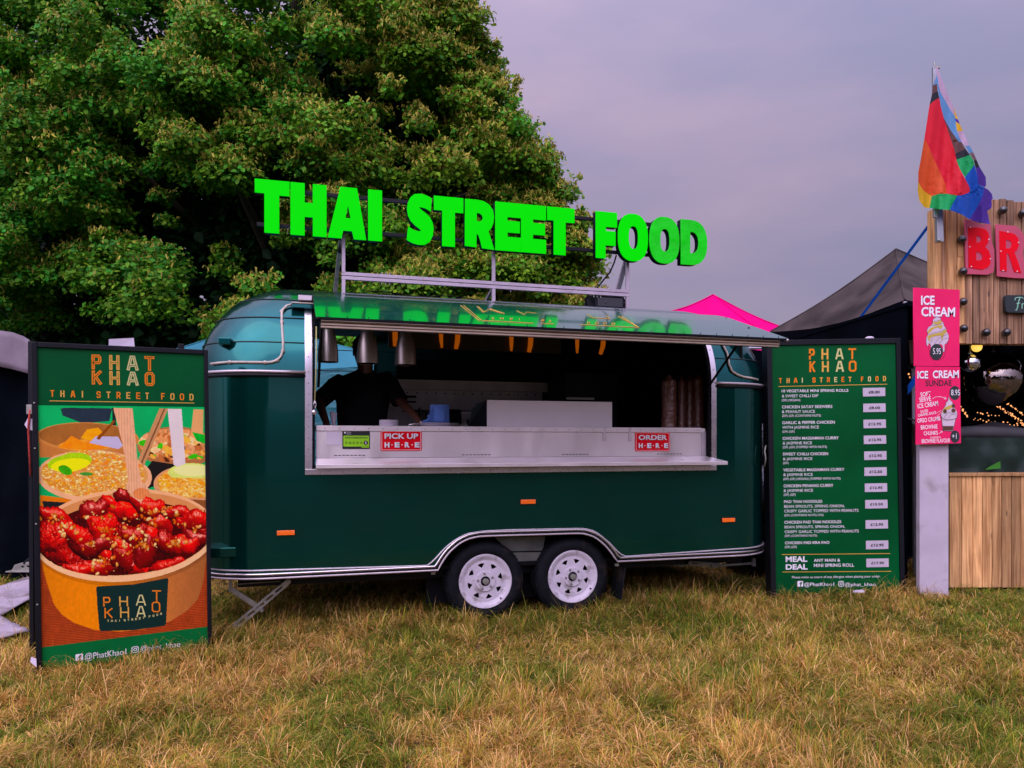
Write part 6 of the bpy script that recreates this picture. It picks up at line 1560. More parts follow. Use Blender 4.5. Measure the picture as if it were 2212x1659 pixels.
e = empty('fairy_lights', (0, 0, 0)); tag(e, 'fairy lights glinting in the gap between menu board and pink sundae sign', 'fairy lights', 'fairy light strings inside the stall')
P0 = at(1966, 830, 8.0); e.location = P0; bm_ = MB(); wr = []
for (x, y) in [(1963, 808), (1966, 815), (1968, 832), (1965, 842), (1969, 850), (1972, 868), (1970, 880), (1974, 893), (1972, 760), (1969, 765)]:
    p = at(x, y, 8.0) - P0; bm_.sphere(p, .011, 6, 4); wr.append(tuple(p))
o = bm_.build('lights', M['fairy'], e); o['kind'] = 'stuff'; MB().tube(sorted(wr, key=lambda p: p[2]), .0015, 3).build('wire', M['black'], e)

# white post and the pink signs
def post_at(name, label, x0, x1, y0, y1, Y, d, m):
    a = at(x0, y1, Y); b_ = at(x1, y0, Y); e = empty(name, ((a.x + b_.x) / 2, Y, 0.0)); tag(e, label, 'post')
    MB().span((-(b_.x - a.x) / 2, 0, a.z), ((b_.x - a.x) / 2, d, b_.z)).build('post', m, e, bevel=.004); return e
e = empty('white_post', (at(2018, 1280, 6.42).x, 6.42, 0)); tag(e, 'wide whitewashed post under the pink signs, left of the plank counter', 'post')
w_ = (2049.5 - 1987) / F * 6.42; MB().span((-w_ / 2, 0, .02), (w_ / 2, .06, at(0, 800, 6.42).z)).build('board', M['post_white'], e, bevel=.004)
e2 = empty('tent_stand', (at(1975, 900, 7.4).x, 7.4, 0)); tag(e2, 'pale grey metal tent leg showing between the menu board and the pink signs', 'tent leg')
pA, pB, pC = [at(x, y, 7.4) - Vector((e2.location.x, 7.4, 0)) for x, y in [(1966, 735), (1972, 800), (1978, 1270)]]
MB().bar(pB, pA, .045, .03, (0, 1, 0)).bar(pC, pB, .04, .03, (0, 1, 0)).build('leg', M['pole_metal'], e2, bevel=.003); MB().box((pB.x - .05, 0, pB.z + .04), (.10, .04, .05)).build('bracket', M['black_gloss'], e2, bevel=.004)

k6 = crop(3400, 1050, 2.553)
PYs = 6.36
def psign(name, label, corners, dy=0.0):
    P = [at(*k6(*c), PYs) for c in corners]; o = Vector((sum(p.x for p in P) / 4, PYs + dy, min(p.z for p in P)))
    e = empty(name, o); tag(e, label, 'sign')
    link_mesh('board', face(shape([[(p.x - o.x, p.z - o.z) for p in P]], .012, .001)), M['pink_sign'], e)
    def mp(x, y): p = at(*k6(x, y), PYs); return p.x - o.x, p.z - o.z
    return e, mp
def poly_flat(e, mp, pts, m, y, name='painting'):
    me = shape([[mp(*p) for p in pts]], 0); return link_mesh(name, face(me, y), m, e)
def smooth_pts(pts, k=4):
    n = len(pts); o = []
    for i in range(n):
        p0, p1, p2, p3 = [Vector(pts[(i + j) % n]) for j in (-1, 0, 1, 2)]
        for s in range(k):
            t = s / k; q = .5 * ((2 * p1) + (p2 - p0) * t + (2 * p0 - 5 * p1 + 4 * p2 - p3) * t * t + (-p0 + 3 * p1 - 3 * p2 + p3) * t ** 3); o.append((q.x, q.y))
    return o
cream = mat('painted_cream', (.60, .50, .58), rough=.6); mustard = mat('painted_mustard', (.52, .38, .05), rough=.6); brownp = mat('painted_brown', (.085, .035, .018), rough=.6)
def outline_line(e, mp, pts, w, m, y, name='painted_line'):
    L_, R_ = ribbon([mp(*p) for p in pts], w); n = len(pts)
    MB().add([(p.x, y, p.y) for p in L_] + [(p.x, y, p.y) for p in R_], [(i, i + 1, n + i + 1, n + i) for i in range(n - 1)]).build(name, m, e)
ice, mp = psign('ice_cream_sign', 'upper pink sign reading ICE CREAM with a painted sundae tub', [(65, 75), (503, 95), (500, 826), (65, 822)])
bk, wh_ = M['black_print'], M['white_print']
for dx, mm, y in ((4, bk, -.0072), (0, wh_, -.0085)):
    board_text('ICE', 133 + dx, 240 + dx, 262 + dx, 152 + dx, mp, y, mm, ice, bold=.03); board_text('CREAM', 135 + dx, 350 + dx, 458 + dx, 260 + dx, mp, y, mm, ice, bold=.03, slope=354 + dx)
tubp = [(183, 592), (200, 620), (225, 745), (250, 765), (310, 768), (350, 745), (385, 620), (390, 590)]
outline_line(ice, mp, tubp, .003, bk, -.0072)
swirl = smooth_pts([(290, 358), (318, 368), (322, 390), (345, 410), (352, 440), (372, 470), (378, 500), (396, 530), (392, 575), (376, 605), (358, 620), (356, 680), (342, 684), (338, 625), (300, 615), (262, 615), (244, 640), (240, 694), (229, 690), (225, 620), (205, 610), (200, 632), (190, 628), (182, 590), (186, 550), (200, 520), (190, 490), (205, 455), (235, 435), (245, 410), (250, 380), (270, 362)], 3)
poly_flat(ice, mp, [(x + (-3 if x < 290 else 3), y - 2 if y < 500 else y + 3) for x, y in swirl], bk, -.0074); poly_flat(ice, mp, swirl, cream, -.0085)
for pts in [[(245, 408), (280, 402), (318, 388), (330, 400), (310, 425), (262, 425)], [(195, 500), (220, 465), (270, 445), (320, 430), (340, 440), (322, 470), (328, 480), (290, 455), (240, 480), (205, 515)], [(190, 545), (240, 520), (330, 500), (365, 470), (375, 500), (350, 525), (336, 570), (328, 578), (322, 535), (230, 550), (215, 590), (205, 585), (200, 560)]]:
    poly_flat(ice, mp, smooth_pts(pts, 2), mustard, -.0095)
for pts in [[(196, 530), (250, 508), (330, 492), (372, 462)], [(260, 612), (300, 560), (350, 535), (392, 520)], [(300, 614), (340, 570), (390, 556)], [(240, 560), (225, 600)], [(250, 400), (290, 392), (322, 380)], [(240, 438), (290, 430), (345, 412)]]: outline_line(ice, mp, pts, .002, bk, -.0102)
dot = lambda cx, cy, rx, ry: [(cx + rx * math.cos(k * .2618), cy + ry * math.sin(k * .2618)) for k in range(24)]
poly_flat(ice, mp, dot(279, 690, 62, 76), M['chalk'], -.0108); board_text('5.95', 245, 712, 320, 655, mp, -.0118, M['grey_sheet'] if False else wh_, ice, cap='5')
for x in (262, 290, 315, 380): poly_flat(ice, mp, dot(x, 810, 3, 3), bk, -.0075)
sun_, mp = psign('sundae_sign', 'lower pink sign reading ICE CREAM SUNDAE with handwritten toppings', [(88, 829), (505, 834), (515, 1562), (82, 1575)])
for dx, mm, y in ((4, bk, -.0072), (0, wh_, -.0085)): board_text('ICE', 98 + dx, 945 + dx, 200 + dx, 872 + dx, mp, y, mm, sun_, bold=.03); board_text('CREAM', 245 + dx, 942 + dx, 495 + dx, 868 + dx, mp, y, mm, sun_, bold=.03, slope=938 + dx)
board_text('SUNDAE', 176, 1018, 427, 962, mp, -.0075, bk, sun_, bold=.02, slope=1014)
for s, x0, yb, x1, ya, sl_ in [('SOFT', 130, 1120, 228, 1078, 1108), ('SERVE', 120, 1170, 230, 1128, 1156), ('ICE CREAM', 104, 1232, 298, 1188, 1200), ('SALTED', 130, 1275, 202, 1250, 1262), ('CARAMEL SAUCE', 106, 1310, 280, 1285, 1280), ('OREO CRUMB', 100, 1368, 318, 1328, 1345), ('BROWNIE', 132, 1432, 292, 1392, 1422), ('CHUNKS', 160, 1488, 294, 1450, 1480), ('CHOOSE A', 222, 1518, 322, 1502, 1512), ('BROWNIE FLAVOUR', 140, 1562, 412, 1524, 1554)]:
    board_text(s, x0, yb, x1, ya, mp, -.0075, wh_, sun_, bold=.012, slope=sl_)
poly_flat(sun_, mp, dot(455, 1082, 52, 68), M['chalk'], -.0075); board_text('8.95', 420, 1105, 505, 1050, mp, -.0085, wh_, sun_, cap='8')
poly_flat(sun_, mp, dot(458, 1500, 45, 60), M['chalk'], -.0075); board_text('+1', 428, 1520, 472, 1470, mp, -.0085, wh_, sun_, cap='1')
outline_line(sun_, mp, [(243, 1138), (270, 1120), (310, 1117), (345, 1125), (372, 1138)], .003, wh_, -.0075); outline_line(sun_, mp, [(352, 1140), (374, 1139), (362, 1120)], .003, wh_, -.0076)
outline_line(sun_, mp, [(300, 1472), (335, 1450)], .003, wh_, -.0075); outline_line(sun_, mp, [(318, 1446), (337, 1449), (332, 1465)], .003, wh_, -.0076); outline_line(sun_, mp, [(282, 1272), (325, 1250)], .0022, wh_, -.0075); outline_line(sun_, mp, [(282, 1308), (322, 1270)], .0022, wh_, -.0075)
cup = [(326, 1290), (345, 1440), (435, 1446), (470, 1300)]; poly_flat(sun_, mp, [(322, 1290), (340, 1446), (438, 1452), (474, 1300)], bk, -.0072); poly_flat(sun_, mp, cup, cream, -.0082)
poly_flat(sun_, mp, [(341, 1398), (345, 1438), (434, 1442), (443, 1398)], brownp, -.009)
sw = smooth_pts([(398, 1120), (406, 1150), (425, 1165), (440, 1200), (455, 1230), (474, 1262), (475, 1300), (460, 1325), (400, 1335), (345, 1325), (325, 1300), (328, 1265), (345, 1235), (368, 1200), (372, 1175), (390, 1155)], 3)
poly_flat(sun_, mp, [(x + (-3 if x < 400 else 3), y - 2 if y < 1230 else y + 3) for x, y in sw], bk, -.0092); poly_flat(sun_, mp, sw, cream, -.0100)
poly_flat(sun_, mp, smooth_pts([(335, 1265), (355, 1225), (400, 1205), (430, 1195), (438, 1215), (400, 1240), (370, 1245), (352, 1268)], 2), mustard, -.0106)
for c_ in [(360, 1258, 18, 22), (441, 1250, 20, 20), (440, 1206, 17, 20)]: poly_flat(sun_, mp, dot(*c_), brownp, -.0112)
for pts in [[(350, 1320), (390, 1270), (440, 1275)], [(390, 1325), (420, 1290), (470, 1280)], [(330, 1338), (400, 1345), (462, 1328)]]: outline_line(sun_, mp, pts, .002, bk, -.0115)

# ------------------------------------------------------------------ flag
FY = 6.30
fpole = empty('flag_pole', at(2024, 520, FY + .06)); tag(fpole, 'grey aluminium flag pole fixed to the stall\'s left corner', 'flag pole')
o0 = fpole.location.copy(); pt_, pb_ = at(2018, 145, FY + .06) - o0, at(2020, 470, FY + .06) - o0
MB().bar(pb_, pt_, .030, .026, (0, 1, 0)).build('pole', M['pole_metal'], fpole, bevel=.003)
pa, pb2 = at(*k3(425, 200), FY + .12) - o0, at(*k3(435, 495), FY + .12) - o0
MB().bar(pa, pb2, .055, .04, (0, 1, 0)).build('bracket', M['pole_metal'], fpole, bevel=.004)
MB().sphere(pb2 + Vector((-.02, -.03, .01)), .014, 8, 5).sphere(pa + Vector((-.02, -.03, -.01)), .012, 8, 5).build('bolt', M['zinc'], fpole, smooth=True)
MB().tube([pt_ + Vector((0, 0, .0)), pt_ + Vector((.0, 0, .04))], .006, 6).box(pt_ + Vector((.02, 0, -.005)), (.05, .03, .018)).build('clip', M['zinc'], fpole)
kf = crop(3340, 200, 2.37)
flag = empty('pride_flag', at(*kf(400, 130), FY)); tag(flag, 'rainbow progress pride flag drooping from the pole at the stall corner', 'flag'); fo = flag.location.copy()
fc = lambda n, *c: mat('flag_' + n, lin(*c), rough=.7, var=.06, vscale=3, transl=.25)
FC = {'pale': fc('pale', 190, 165, 190), 'lblue': fc('light_blue', 92, 150, 200), 'brown': fc('brown', 95, 60, 58), 'black': fc('black', 24, 30, 40), 'red': fc('red', 225, 10, 45), 'orange': fc('orange', 225, 85, 25), 'yellow': fc('yellow', 225, 175, 20),
      'green': fc('green', 0, 175, 90), 'blue': fc('blue', 5, 85, 190), 'purple': fc('purple', 72, 40, 150), 'tan': fc('tan', 120, 95, 95)}
def ffold(x, y):
    t = min(1, max(0, (y - 130) / 1300)); return t * (.055 * math.sin(x * .012 + y * .003) + .030 * math.sin(x * .034 - y * .004 + 1) + .012 * math.sin(x * .08 + y * .01)) + .16 * t * (x - 500) / 500.
REG = [
 ('pale', [(398, 122), (420, 128), (450, 215), (500, 345), (560, 480), (572, 560), (540, 520), (490, 430), (440, 340), (425, 280), (415, 200)]),
 ('lblue', [(415, 188), (405, 210), (385, 270), (375, 285), (412, 268), (425, 282), (420, 225)]), ('brown', [(375, 285), (412, 268), (418, 335), (368, 360)]), ('black', [(368, 360), (418, 335), (432, 395), (380, 425), (345, 460)]),
 ('red', [(345, 460), (380, 425), (432, 395), (445, 470), (470, 570), (500, 660), (540, 780), (575, 890), (590, 970), (620, 1040), (665, 1120), (700, 1190), (706, 1220), (690, 1240), (640, 1258), (590, 1263), (500, 1247), (490, 1170), (440, 1060), (380, 930), (330, 810), (300, 755)]),
 ('orange', [(300, 755), (330, 810), (380, 930), (440, 1060), (490, 1170), (500, 1247), (430, 1248), (365, 1270), (320, 1240), (285, 1215), (245, 1140), (245, 1060), (270, 930)]),
 ('yellow', [(245, 1140), (285, 1215), (320, 1240), (365, 1270), (355, 1320), (345, 1375), (300, 1370), (255, 1310), (240, 1225)]),
 ('green', [(365, 1270), (430, 1248), (500, 1247), (590, 1263), (560, 1320), (525, 1393), (440, 1385), (345, 1375), (355, 1320)]),
 ('blue', [(590, 1263), (640, 1258), (690, 1240), (706, 1220), (700, 1190), (665, 1120), (662, 1100), (745, 990), (770, 1080), (780, 1165), (830, 1190), (820, 1260), (780, 1350), (700, 1475), (630, 1430), (525, 1393), (560, 1320)]),
 ('purple', [(830, 1190), (870, 1215), (900, 1250), (908, 1290), (895, 1310), (900, 1345), (895, 1375), (860, 1400), (870, 1460), (885, 1520), (790, 1505), (700, 1475), (780, 1350), (820, 1260)]),
 ('green', [(585, 945), (705, 903), (735, 950), (745, 990), (662, 1100), (620, 1040), (590, 970)]), ('black', [(572, 893), (665, 848), (705, 903), (585, 945)]),
 ('brown', [(470, 570), (530, 680), (608, 787), (630, 790), (665, 848), (572, 893), (540, 780), (500, 660)]),
 ('lblue', [(425, 280), (440, 340), (490, 430), (540, 520), (572, 560), (585, 680), (630, 790), (608, 787), (530, 680), (470, 570), (445, 470), (432, 395), (412, 268)]),
 ('yellow', [(560, 480), (600, 590), (572, 575)]), ('purple', [(572, 575), (600, 590), (614, 628), (577, 605)]), ('yellow', [(577, 605), (614, 628), (640, 690), (592, 695)]),
 ('pale', [(592, 695), (640, 690), (700, 820), (665, 822), (630, 790), (605, 740)]), ('lblue', [(665, 822), (700, 820), (735, 880), (698, 886)]), ('tan', [(698, 886), (735, 880), (765, 950), (738, 950)]),
 ('black', [(738, 950), (765, 950), (790, 1010), (755, 1018)]), ('purple', [(755, 1018), (790, 1010), (815, 1050), (845, 1100), (848, 1175), (835, 1190), (780, 1165), (770, 1080)])]
for cn, poly_ in REG:
    tris = tessellate_polygon([[Vector((x, y, 0)) for x, y in poly_]])
    bm = bmesh.new(); vv = [bm.verts.new((x, y, 0)) for x, y in poly_]
    for t in tris:
        try: bm.faces.new([vv[i] for i in t])
        except ValueError: pass
    for _ in range(4):
        ed = [e for e in bm.edges if e.calc_length() > 38]
        if not ed: break
        bmesh.ops.subdivide_edges(bm, edges=ed, cuts=1, use_grid_fill=False); bmesh.ops.triangulate(bm, faces=bm.faces)
    for v in bm.verts:
        x, y = v.co.x, v.co.y; p = at(*kf(x, y), FY + ffold(x, y)) - fo; v.co = p
    bmesh.ops.recalc_face_normals(bm, faces=bm.faces)
    me = bpy.data.meshes.new('stripe'); bm.to_mesh(me); bm.free(); link_mesh('stripe', me, FC[cn], flag, smooth=True)

# blue straps
def strap(label, p0, p1, w):
    a, b_ = Vector(p0), Vector(p1); e = empty('guy_strap', a); tag(e, label, 'strap', 'blue straps holding the stall')
    MB().bar((0, 0, 0), b_ - a, w, .003, (.35, -1, .75)).build('webbing', M['strap'], e)
strap('long blue strap running from the stall\'s wooden corner down behind the menu board', at(2016, 474, 6.75), at(1800, 765, 8.6), .026)
strap('short wide blue strap showing between the menu board and the sundae sign', at(1985, 808, 6.9), at(1930, 888, 6.9), .05)

# ------------------------------------------------------------------ tents
def tent(name, label, apex, cor, m_roof, m_wall, sag=.10, z0=0.0, fold=.03, val=0.0, cat='tent'):
    e = empty(name, (apex[0], apex[1], 0)); tag(e, label, cat); A = Vector(apex) - e.location; C_ = [Vector(c) - e.location for c in cor]
    for k in range(4):
        a, b_ = C_[k], C_[(k + 1) % 4]; rows = []
        for i in range(15):
            t = i / 14; row = []
            for j in range(17):
                s = j / 16; edge = a.lerp(b_, s); edge.z -= .10 * math.sin(math.pi * s)
                p = A.lerp(edge, t); p.z -= sag * math.sin(math.pi * t) * (.6 + .4 * math.sin(math.pi * s)) ; p.z += .02 * noise.noise(Vector((s * 5, t * 4, k))) * t; row.append(p)
            rows.append(row)
        MB().strip(rows).build('roof_panel', m_roof, e, smooth=True)
        MB().tube([A.lerp(a, i / 14) - Vector((0, 0, sag * .6 * math.sin(math.pi * i / 14) - .006)) for i in range(15)], .010, 5).build('roof_seam', m_roof, e, smooth=True)
        nrm = (b_ - a).cross(Vector((0, 0, 1))).normalized()
        rows = []
        for i in range(13):
            t = i / 12; row = []
            for j in range(41):
                s = j / 40; p = a.lerp(b_, s); p.z -= .10 * math.sin(math.pi * s); p.z = p.z * (1 - t) + z0 * t
                p += nrm * fold * noise.noise(Vector((s * 9 + k * 7, t * 1.3, 4))) * (.3 + t); row.append(p)
            rows.append(row)
        MB().strip(rows).build('side_wall', m_wall, e, smooth=True)
        MB().tube([a - Vector((0, 0, .02)), Vector((a.x, a.y, z0))], .022, 6).build('pole', M['pole_metal'], e)
    return e
tent('marquee', 'grey topped marquee with black walls behind the menu board', (5.22, 10.07, 4.01), [(4.51, 8.5, 3.02), (3.81, 10.93, 3.02), (6.3, 11.7, 3.02), (6.95, 9.2, 3.02)], M['grey_canvas'], M['black_canvas'], sag=.10, fold=.06)
tent('gazebo', 'hot pink gazebo roof rising behind the right end of the trailer', tuple(at(1540, 637, 13)), [tuple(at(1407, 680, 11.2)), tuple(at(1745, 775, 11.4)), tuple(at(1735, 722, 13.4)), (3.0, 15.0, 3.3)], M['hot_pink'], M['hot_pink'], sag=.10, fold=.02, z0=2.55)
bs = empty('black_screen', (2.85, 9.3, 0), (0, 0, R(4))); tag(bs, 'black canvas screen closing the gap between trailer end and menu board', 'screen')
MB().strip([[(-1.2 + 3.0 * i / 30, .06 * noise.noise(Vector((i * .4, j * .7, 9))), 2.56 * j / 6 - .02 * math.sin(i * .5) * (j == 6)) for i in range(31)] for j in range(7)]).build('canvas', M['black_canvas'], bs, smooth=True)
MB().tube([(-1.2, 0, 0), (-1.2, 0, 2.58)], .02, 6).tube([(1.8, 0, 0), (1.8, 0, 2.58)], .02, 6).tube([(-1.2, 0, 2.57), (1.8, 0, 2.57)], .02, 6).build('screen_frame', M['pole_metal'], bs)
tent('gazebo', 'teal gazebo behind the left end of the trailer, seen through the hatch', (-4.03, 11.7, 3.27), [(-5.1, 9.9, 2.45), (-1.37, 9.9, 2.45), (-1.5, 13.5, 2.45), (-6.2, 13.5, 2.45)], M['teal_canvas'], M['teal_wall'], sag=.03, fold=.12)
# black tent at the left edge
bt = empty('black_tent', (-5.03, 7.4, 0)); tag(bt, 'black walled tent with a lilac grey valance at the left edge', 'tent')
rows = []
for j in range(15):
    t = j / 14; rows.append([(-3.2 + 3.43 * s, .10 * noise.noise(Vector((s * 6, t * 1.6, 1))) * t + .03 * math.sin(s * 40 + 6 * t), 2.14 * (1 - t) ) for s in [i / 50 for i in range(51)]])
MB().strip(rows).build('side_wall', M['black_canvas'], bt, smooth=True)
vp = [(0, 714), (28, 718), (50, 726), (62, 733), (68, 742)]
rows = []
edge_t = [(-400, 690), (-200, 700), (0, 714), (28, 718), (50, 726), (62, 733), (69, 743)]
edge_b = [(-400, 770), (-200, 780), (0, 792), (20, 796), (40, 801), (58, 806), (69, 810)]
for t in [i / 6 for i in range(7)]:
    rows.append([at(a[0] + (b_[0] - a[0]) * t, a[1] + (b_[1] - a[1]) * t, 7.28 + .02 * math.sin(i * 1.7 + t * 3) - .04 * t) - bt.location for i, (a, b_) in enumerate(zip(edge_t, edge_b))])
top2 = [at(a[0], a[1], 7.28) - bt.location + Vector((-1.5, 1.4, .02)) for a in edge_t]
MB().strip(rows).build('valance', M['valance'], bt, smooth=True, solid=.004)
MB().strip([top2, rows[0]]).build('roof_panel', M['valance'], bt, smooth=True)
MB().strip([[(.23, 0, 2.12), (.23, 0, 0)], [(-1.3, 1.4, 2.12), (-1.3, 1.4, 0)]]).build('side_wall', M['black_canvas'], bt)
tpole = empty('tent_pole', (at(71, 900, 4.72).x, 4.72, 0)); tag(tpole, 'thin dark pole with a red and white cord between black tent and poster', 'pole')
MB().bar((0, 0, 0), (-.01, 0, 2.02), .028, .028, (0, 1, 0)).build('pole', M['black_gloss'], tpole, bevel=.003)
zc = at(71, 885, 4.72).z
MB().box((-.005, -.022, zc), (.035, .02, .06)).build('clamp', M['zinc'], tpole, bevel=.003)
cord = mat('red_white_cord', (.45, .04, .03), rough=.8, var=.6, vscale=120)
MB().tube([(.002, -.03, zc), (-.008, -.032, zc - .1), (-.004, -.03, zc - .25), (.006, -.03, zc - .42)], .006, 6).build('cord', cord, tpole, smooth=True)
tgp = at(63, 917, 4.7); tgo = empty('white_tag', tgp); tag(tgo, 'small white tag hanging on the pole beside the poster', 'tag')
MB().add([(-.030, 0, .0), (-.005, -.004, .040), (.028, 0, .035), (.030, 0, -.04), (-.005, -.004, -.032)], [(0, 1, 2, 3, 4)]).build('tag', M['white_paper'], tgo, solid=.002)
# pale tarpaulins and the hitch plate at the foot of the black tent
def tarp(label, pts, Yf):
    P = []
    for x, y, z in pts: Y = (CAM_H - z) * F / (y - HY); P.append(Vector(((x - HX) / F * Y, Y, z)))
    c = sum(P, Vector()) / len(P); c.z = 0; e = empty('tarpaulin', c); tag(e, label, 'tarpaulin', 'pale tarpaulins at the foot of the black tent')
    a, b_, d_, f_ = P; rows = []
    for i in range(13):
        s = i / 12; rows.append([(a.lerp(b_, s)).lerp(f_.lerp(d_, s), t) - c + Vector((0, 0, .03 * noise.noise(Vector((s * 4, t * 4, Yf))) + .015)) for t in [j / 10 for j in range(11)]])
    MB().strip(rows).build('sheet', M['tarp'], e, smooth=True, solid=.006)
tarp('pale tarpaulin pulled from the tent wall toward the foot of the poster', [(-170, 1318, .08), (84, 1243, .10), (84, 1291, .07), (-170, 1412, .05)], 1.0)
tarp('second pale tarpaulin corner lying flat on the grass, nearest the camera', [(-170, 1345, .06), (0, 1334, .07), (66, 1369, .06), (-120, 1410, .05)], 3.0)
hp_ = at(52, 1228, 6.3); hpo = empty('hitch_plate', hp_); tag(hpo, 'small galvanised hitch plate poking out beside the poster foot', 'metal plate')
me = shape([[(-.10, -.016), (-.075, .03), (.0, .052), (.12, .058), (.12, -.016)], dot(-.01, .015, .015, .012), dot(.04, .018, .018, .012)], .012, .002); face(me); link_mesh('plate', me, M['zinc'], hpo)
MB().box((0, 0, -.020), (.25, .10, .010)).build('foot', M['zinc'], hpo, bevel=.002); MB().tube([(.0, 0, .04), (.05, .02, .09), (.10, .03, .13)], .015, 8).build('arm', M['black_gloss'], hpo, smooth=True)
scp = empty('paper_scrap', at(73, 1430, 4.38)); tag(scp, 'scrap of white paper caught in the grass at the poster\'s lower left corner', 'paper')
MB().add([(-.02, 0, 0), (.02, -.005, -.03), (.015, 0, .02), (-.018, .003, .03)], [(0, 1, 2, 3)]).build('scrap', M['white_paper'], scp, solid=.001)
scp2 = empty('paper_scrap', at(1855, 1277, 6.38)); tag(scp2, 'white scrap of paper in the grass under the menu board', 'paper')
MB().add([(-.05, 0, -.012), (.05, -.005, -.010), (.045, 0, .012), (-.05, .003, .008)], [(0, 1, 2, 3)]).build('scrap', M['white_paper'], scp2, solid=.002)
# black sheet added behind the chassis to keep the underside dark
gs = empty('blackout_skirt', tw(0.1, VB + .35, 0), (0, 0, TH)); tag(gs, 'black fabric skirt added behind the trailer wheels to darken the gap', 'fabric skirt')
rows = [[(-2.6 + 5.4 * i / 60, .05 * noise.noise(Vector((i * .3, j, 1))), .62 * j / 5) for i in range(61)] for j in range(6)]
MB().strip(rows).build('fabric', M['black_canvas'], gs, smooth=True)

# ------------------------------------------------------------------ the lime tree
def leaf_mesh(name, P, Nn, S, Cc, m, parent, kind='oval'):
    """P centres, Nn normals, S sizes, Cc colours: one bent leaf of five vertices each"""
    n = len(P); Nn = Nn / np.linalg.norm(Nn, axis=1, keepdims=True)
    r = rng.normal(size=(n, 3)); r[:, 2] -= .6
    if kind == 'bract': r = rng.normal(size=(n, 3)) * .55 + np.array([0, 0, -1.0])
    t = r - Nn * (r * Nn).sum(1, keepdims=True); t /= np.linalg.norm(t, axis=1, keepdims=True); b = np.cross(Nn, t)
    s = S[:, None]
    if kind == 'oval': lay = [(-.50, 0, 0), (-.12, -.44, .06), (.30, -.28, .02), (.62, 0, -.10), (.30, .28, .02), (-.12, .44, .06)]; fc = [(0, 1, 2, 3), (0, 3, 4, 5)]
    else: lay = [(-.5, -.11, 0), (.30, -.20, -.12), (.60, .06, -.25), (-.30, .16, .03)]; fc = [(0, 1, 2, 3)]
    k = len(lay); V = np.empty((n, k, 3))
    for i, (a, c, d) in enumerate(lay): V[:, i] = P + s * (a * t + c * b + d * Nn)
    Fi = (np.arange(n)[:, None, None] * k + np.array(fc)[None]).reshape(-1)
    me = bpy.data.meshes.new(name); nf = n * len(fc)
    me.vertices.add(n * k); me.vertices.foreach_set('co', V.reshape(-1).astype('f'))
    me.loops.add(nf * 4); me.loops.foreach_set('vertex_index', Fi.astype('i'))
    me.polygons.add(nf); me.polygons.foreach_set('loop_start', (np.arange(nf) * 4).astype('i')); 
    me.update(calc_edges=True)
    ca = me.color_attributes.new('Col', 'FLOAT_COLOR', 'POINT'); cc = np.ones((n * k, 4), 'f'); cc[:, :3] = np.repeat(Cc, k, axis=0); ca.data.foreach_set('color', cc.ravel())
    me.materials.append(m); o = bpy.data.objects.new(name, me); o.parent = parent; col.objects.link(o); return o

TREE = Vector((-4.6, 15.2, 0))
tree = empty('lime_tree', TREE); tag(tree, 'huge lime tree with tan flower bracts towering behind the trailer', 'tree')
def xr(z):          # right-hand silhouette of the crown
    return float(np.interp(z, [2.6, 3.2, 4.2, 4.9, 5.6, 6.5, 7.3, 8.6, 10.5, 12.5, 14], [0.95, 1.28, 1.52, 1.42, 1.1, .55, .08, -.50, -1.1, -2.4, -4.5]))
def front_y(x, z):
    t = (x + 4.8) / 6.6; s = (z - 5.2) / 9.0
    return 15.6 - 3.7 * math.sqrt(max(0.03, 1 - min(1, t * t))) * math.sqrt(max(.05, 1 - s * s)) 
trr = random.Random(42); clusters = []
def dark_gap(x, y):
    for cx, cy, a, b in [(500, 440, 125, 75), (620, 340, 55, 48), (575, 565, 100, 52), (300, 300, 70, 34), (700, 170, 40, 30), (420, 600, 80, 34), (130, 640, 85, 26), (850, 245, 40, 45), (250, 705, 180, 40), (660, 620, 60, 40), (900, 420, 40, 22), (330, 40, 60, 25), (560, 100, 50, 20), (200, 400, 60, 20)]:
        if ((x - cx) / a) ** 2 + ((y - cy) / b) ** 2 < 1: return True
    return False
tries = 0
while len(clusters) < 300 and tries < 6000:
    tries += 1
    z = trr.uniform(2.7, 13.0) if trr.random() < .22 else trr.uniform(2.7, 9.3); xm = xr(z); x = trr.uniform(-10.8, xm)
    r = trr.uniform(.34, .72); x = min(x, xm - r * .72)
    y = front_y(x, z) + trr.uniform(-.5, 1.6) + (.5 if z < 3.2 else 0)
    X_, Y_ = HX + x / y * F, HY - (z - CAM_H) / y * F
    if dark_gap(X_, Y_) and trr.random() < .97: continue
    if noise.noise(Vector((x * .62, z * .75, 4.4))) < -.16 and trr.random() < .85 and x < xm - 1.2: continue
    if Y_ > 742 and X_ < 640 and trr.random() < .8: continue
    if Y_ > 690 and X_ < 620 and trr.random() < .45: continue
    clusters.append((x, y, z, r))
# finer sprays all over the front and some in the shade
for i in range(420):
    z = trr.uniform(2.6, 9.4); x = trr.uniform(-9.5, xr(z) - .3); r = trr.uniform(.16, .36); y = front_y(x, z) + trr.uniform(-.6, 1.9)
    X_, Y_ = HX + x / y * F, HY - (z - CAM_H) / y * F
    if Y_ > 720 and X_ < 640: continue
    if dark_gap(X_, Y_) and trr.random() < .90: continue
    if noise.noise(Vector((x * .62, z * .75, 4.4))) < -.22 and trr.random() < .5: y += 1.2
    clusters.append((x, y, z, r))
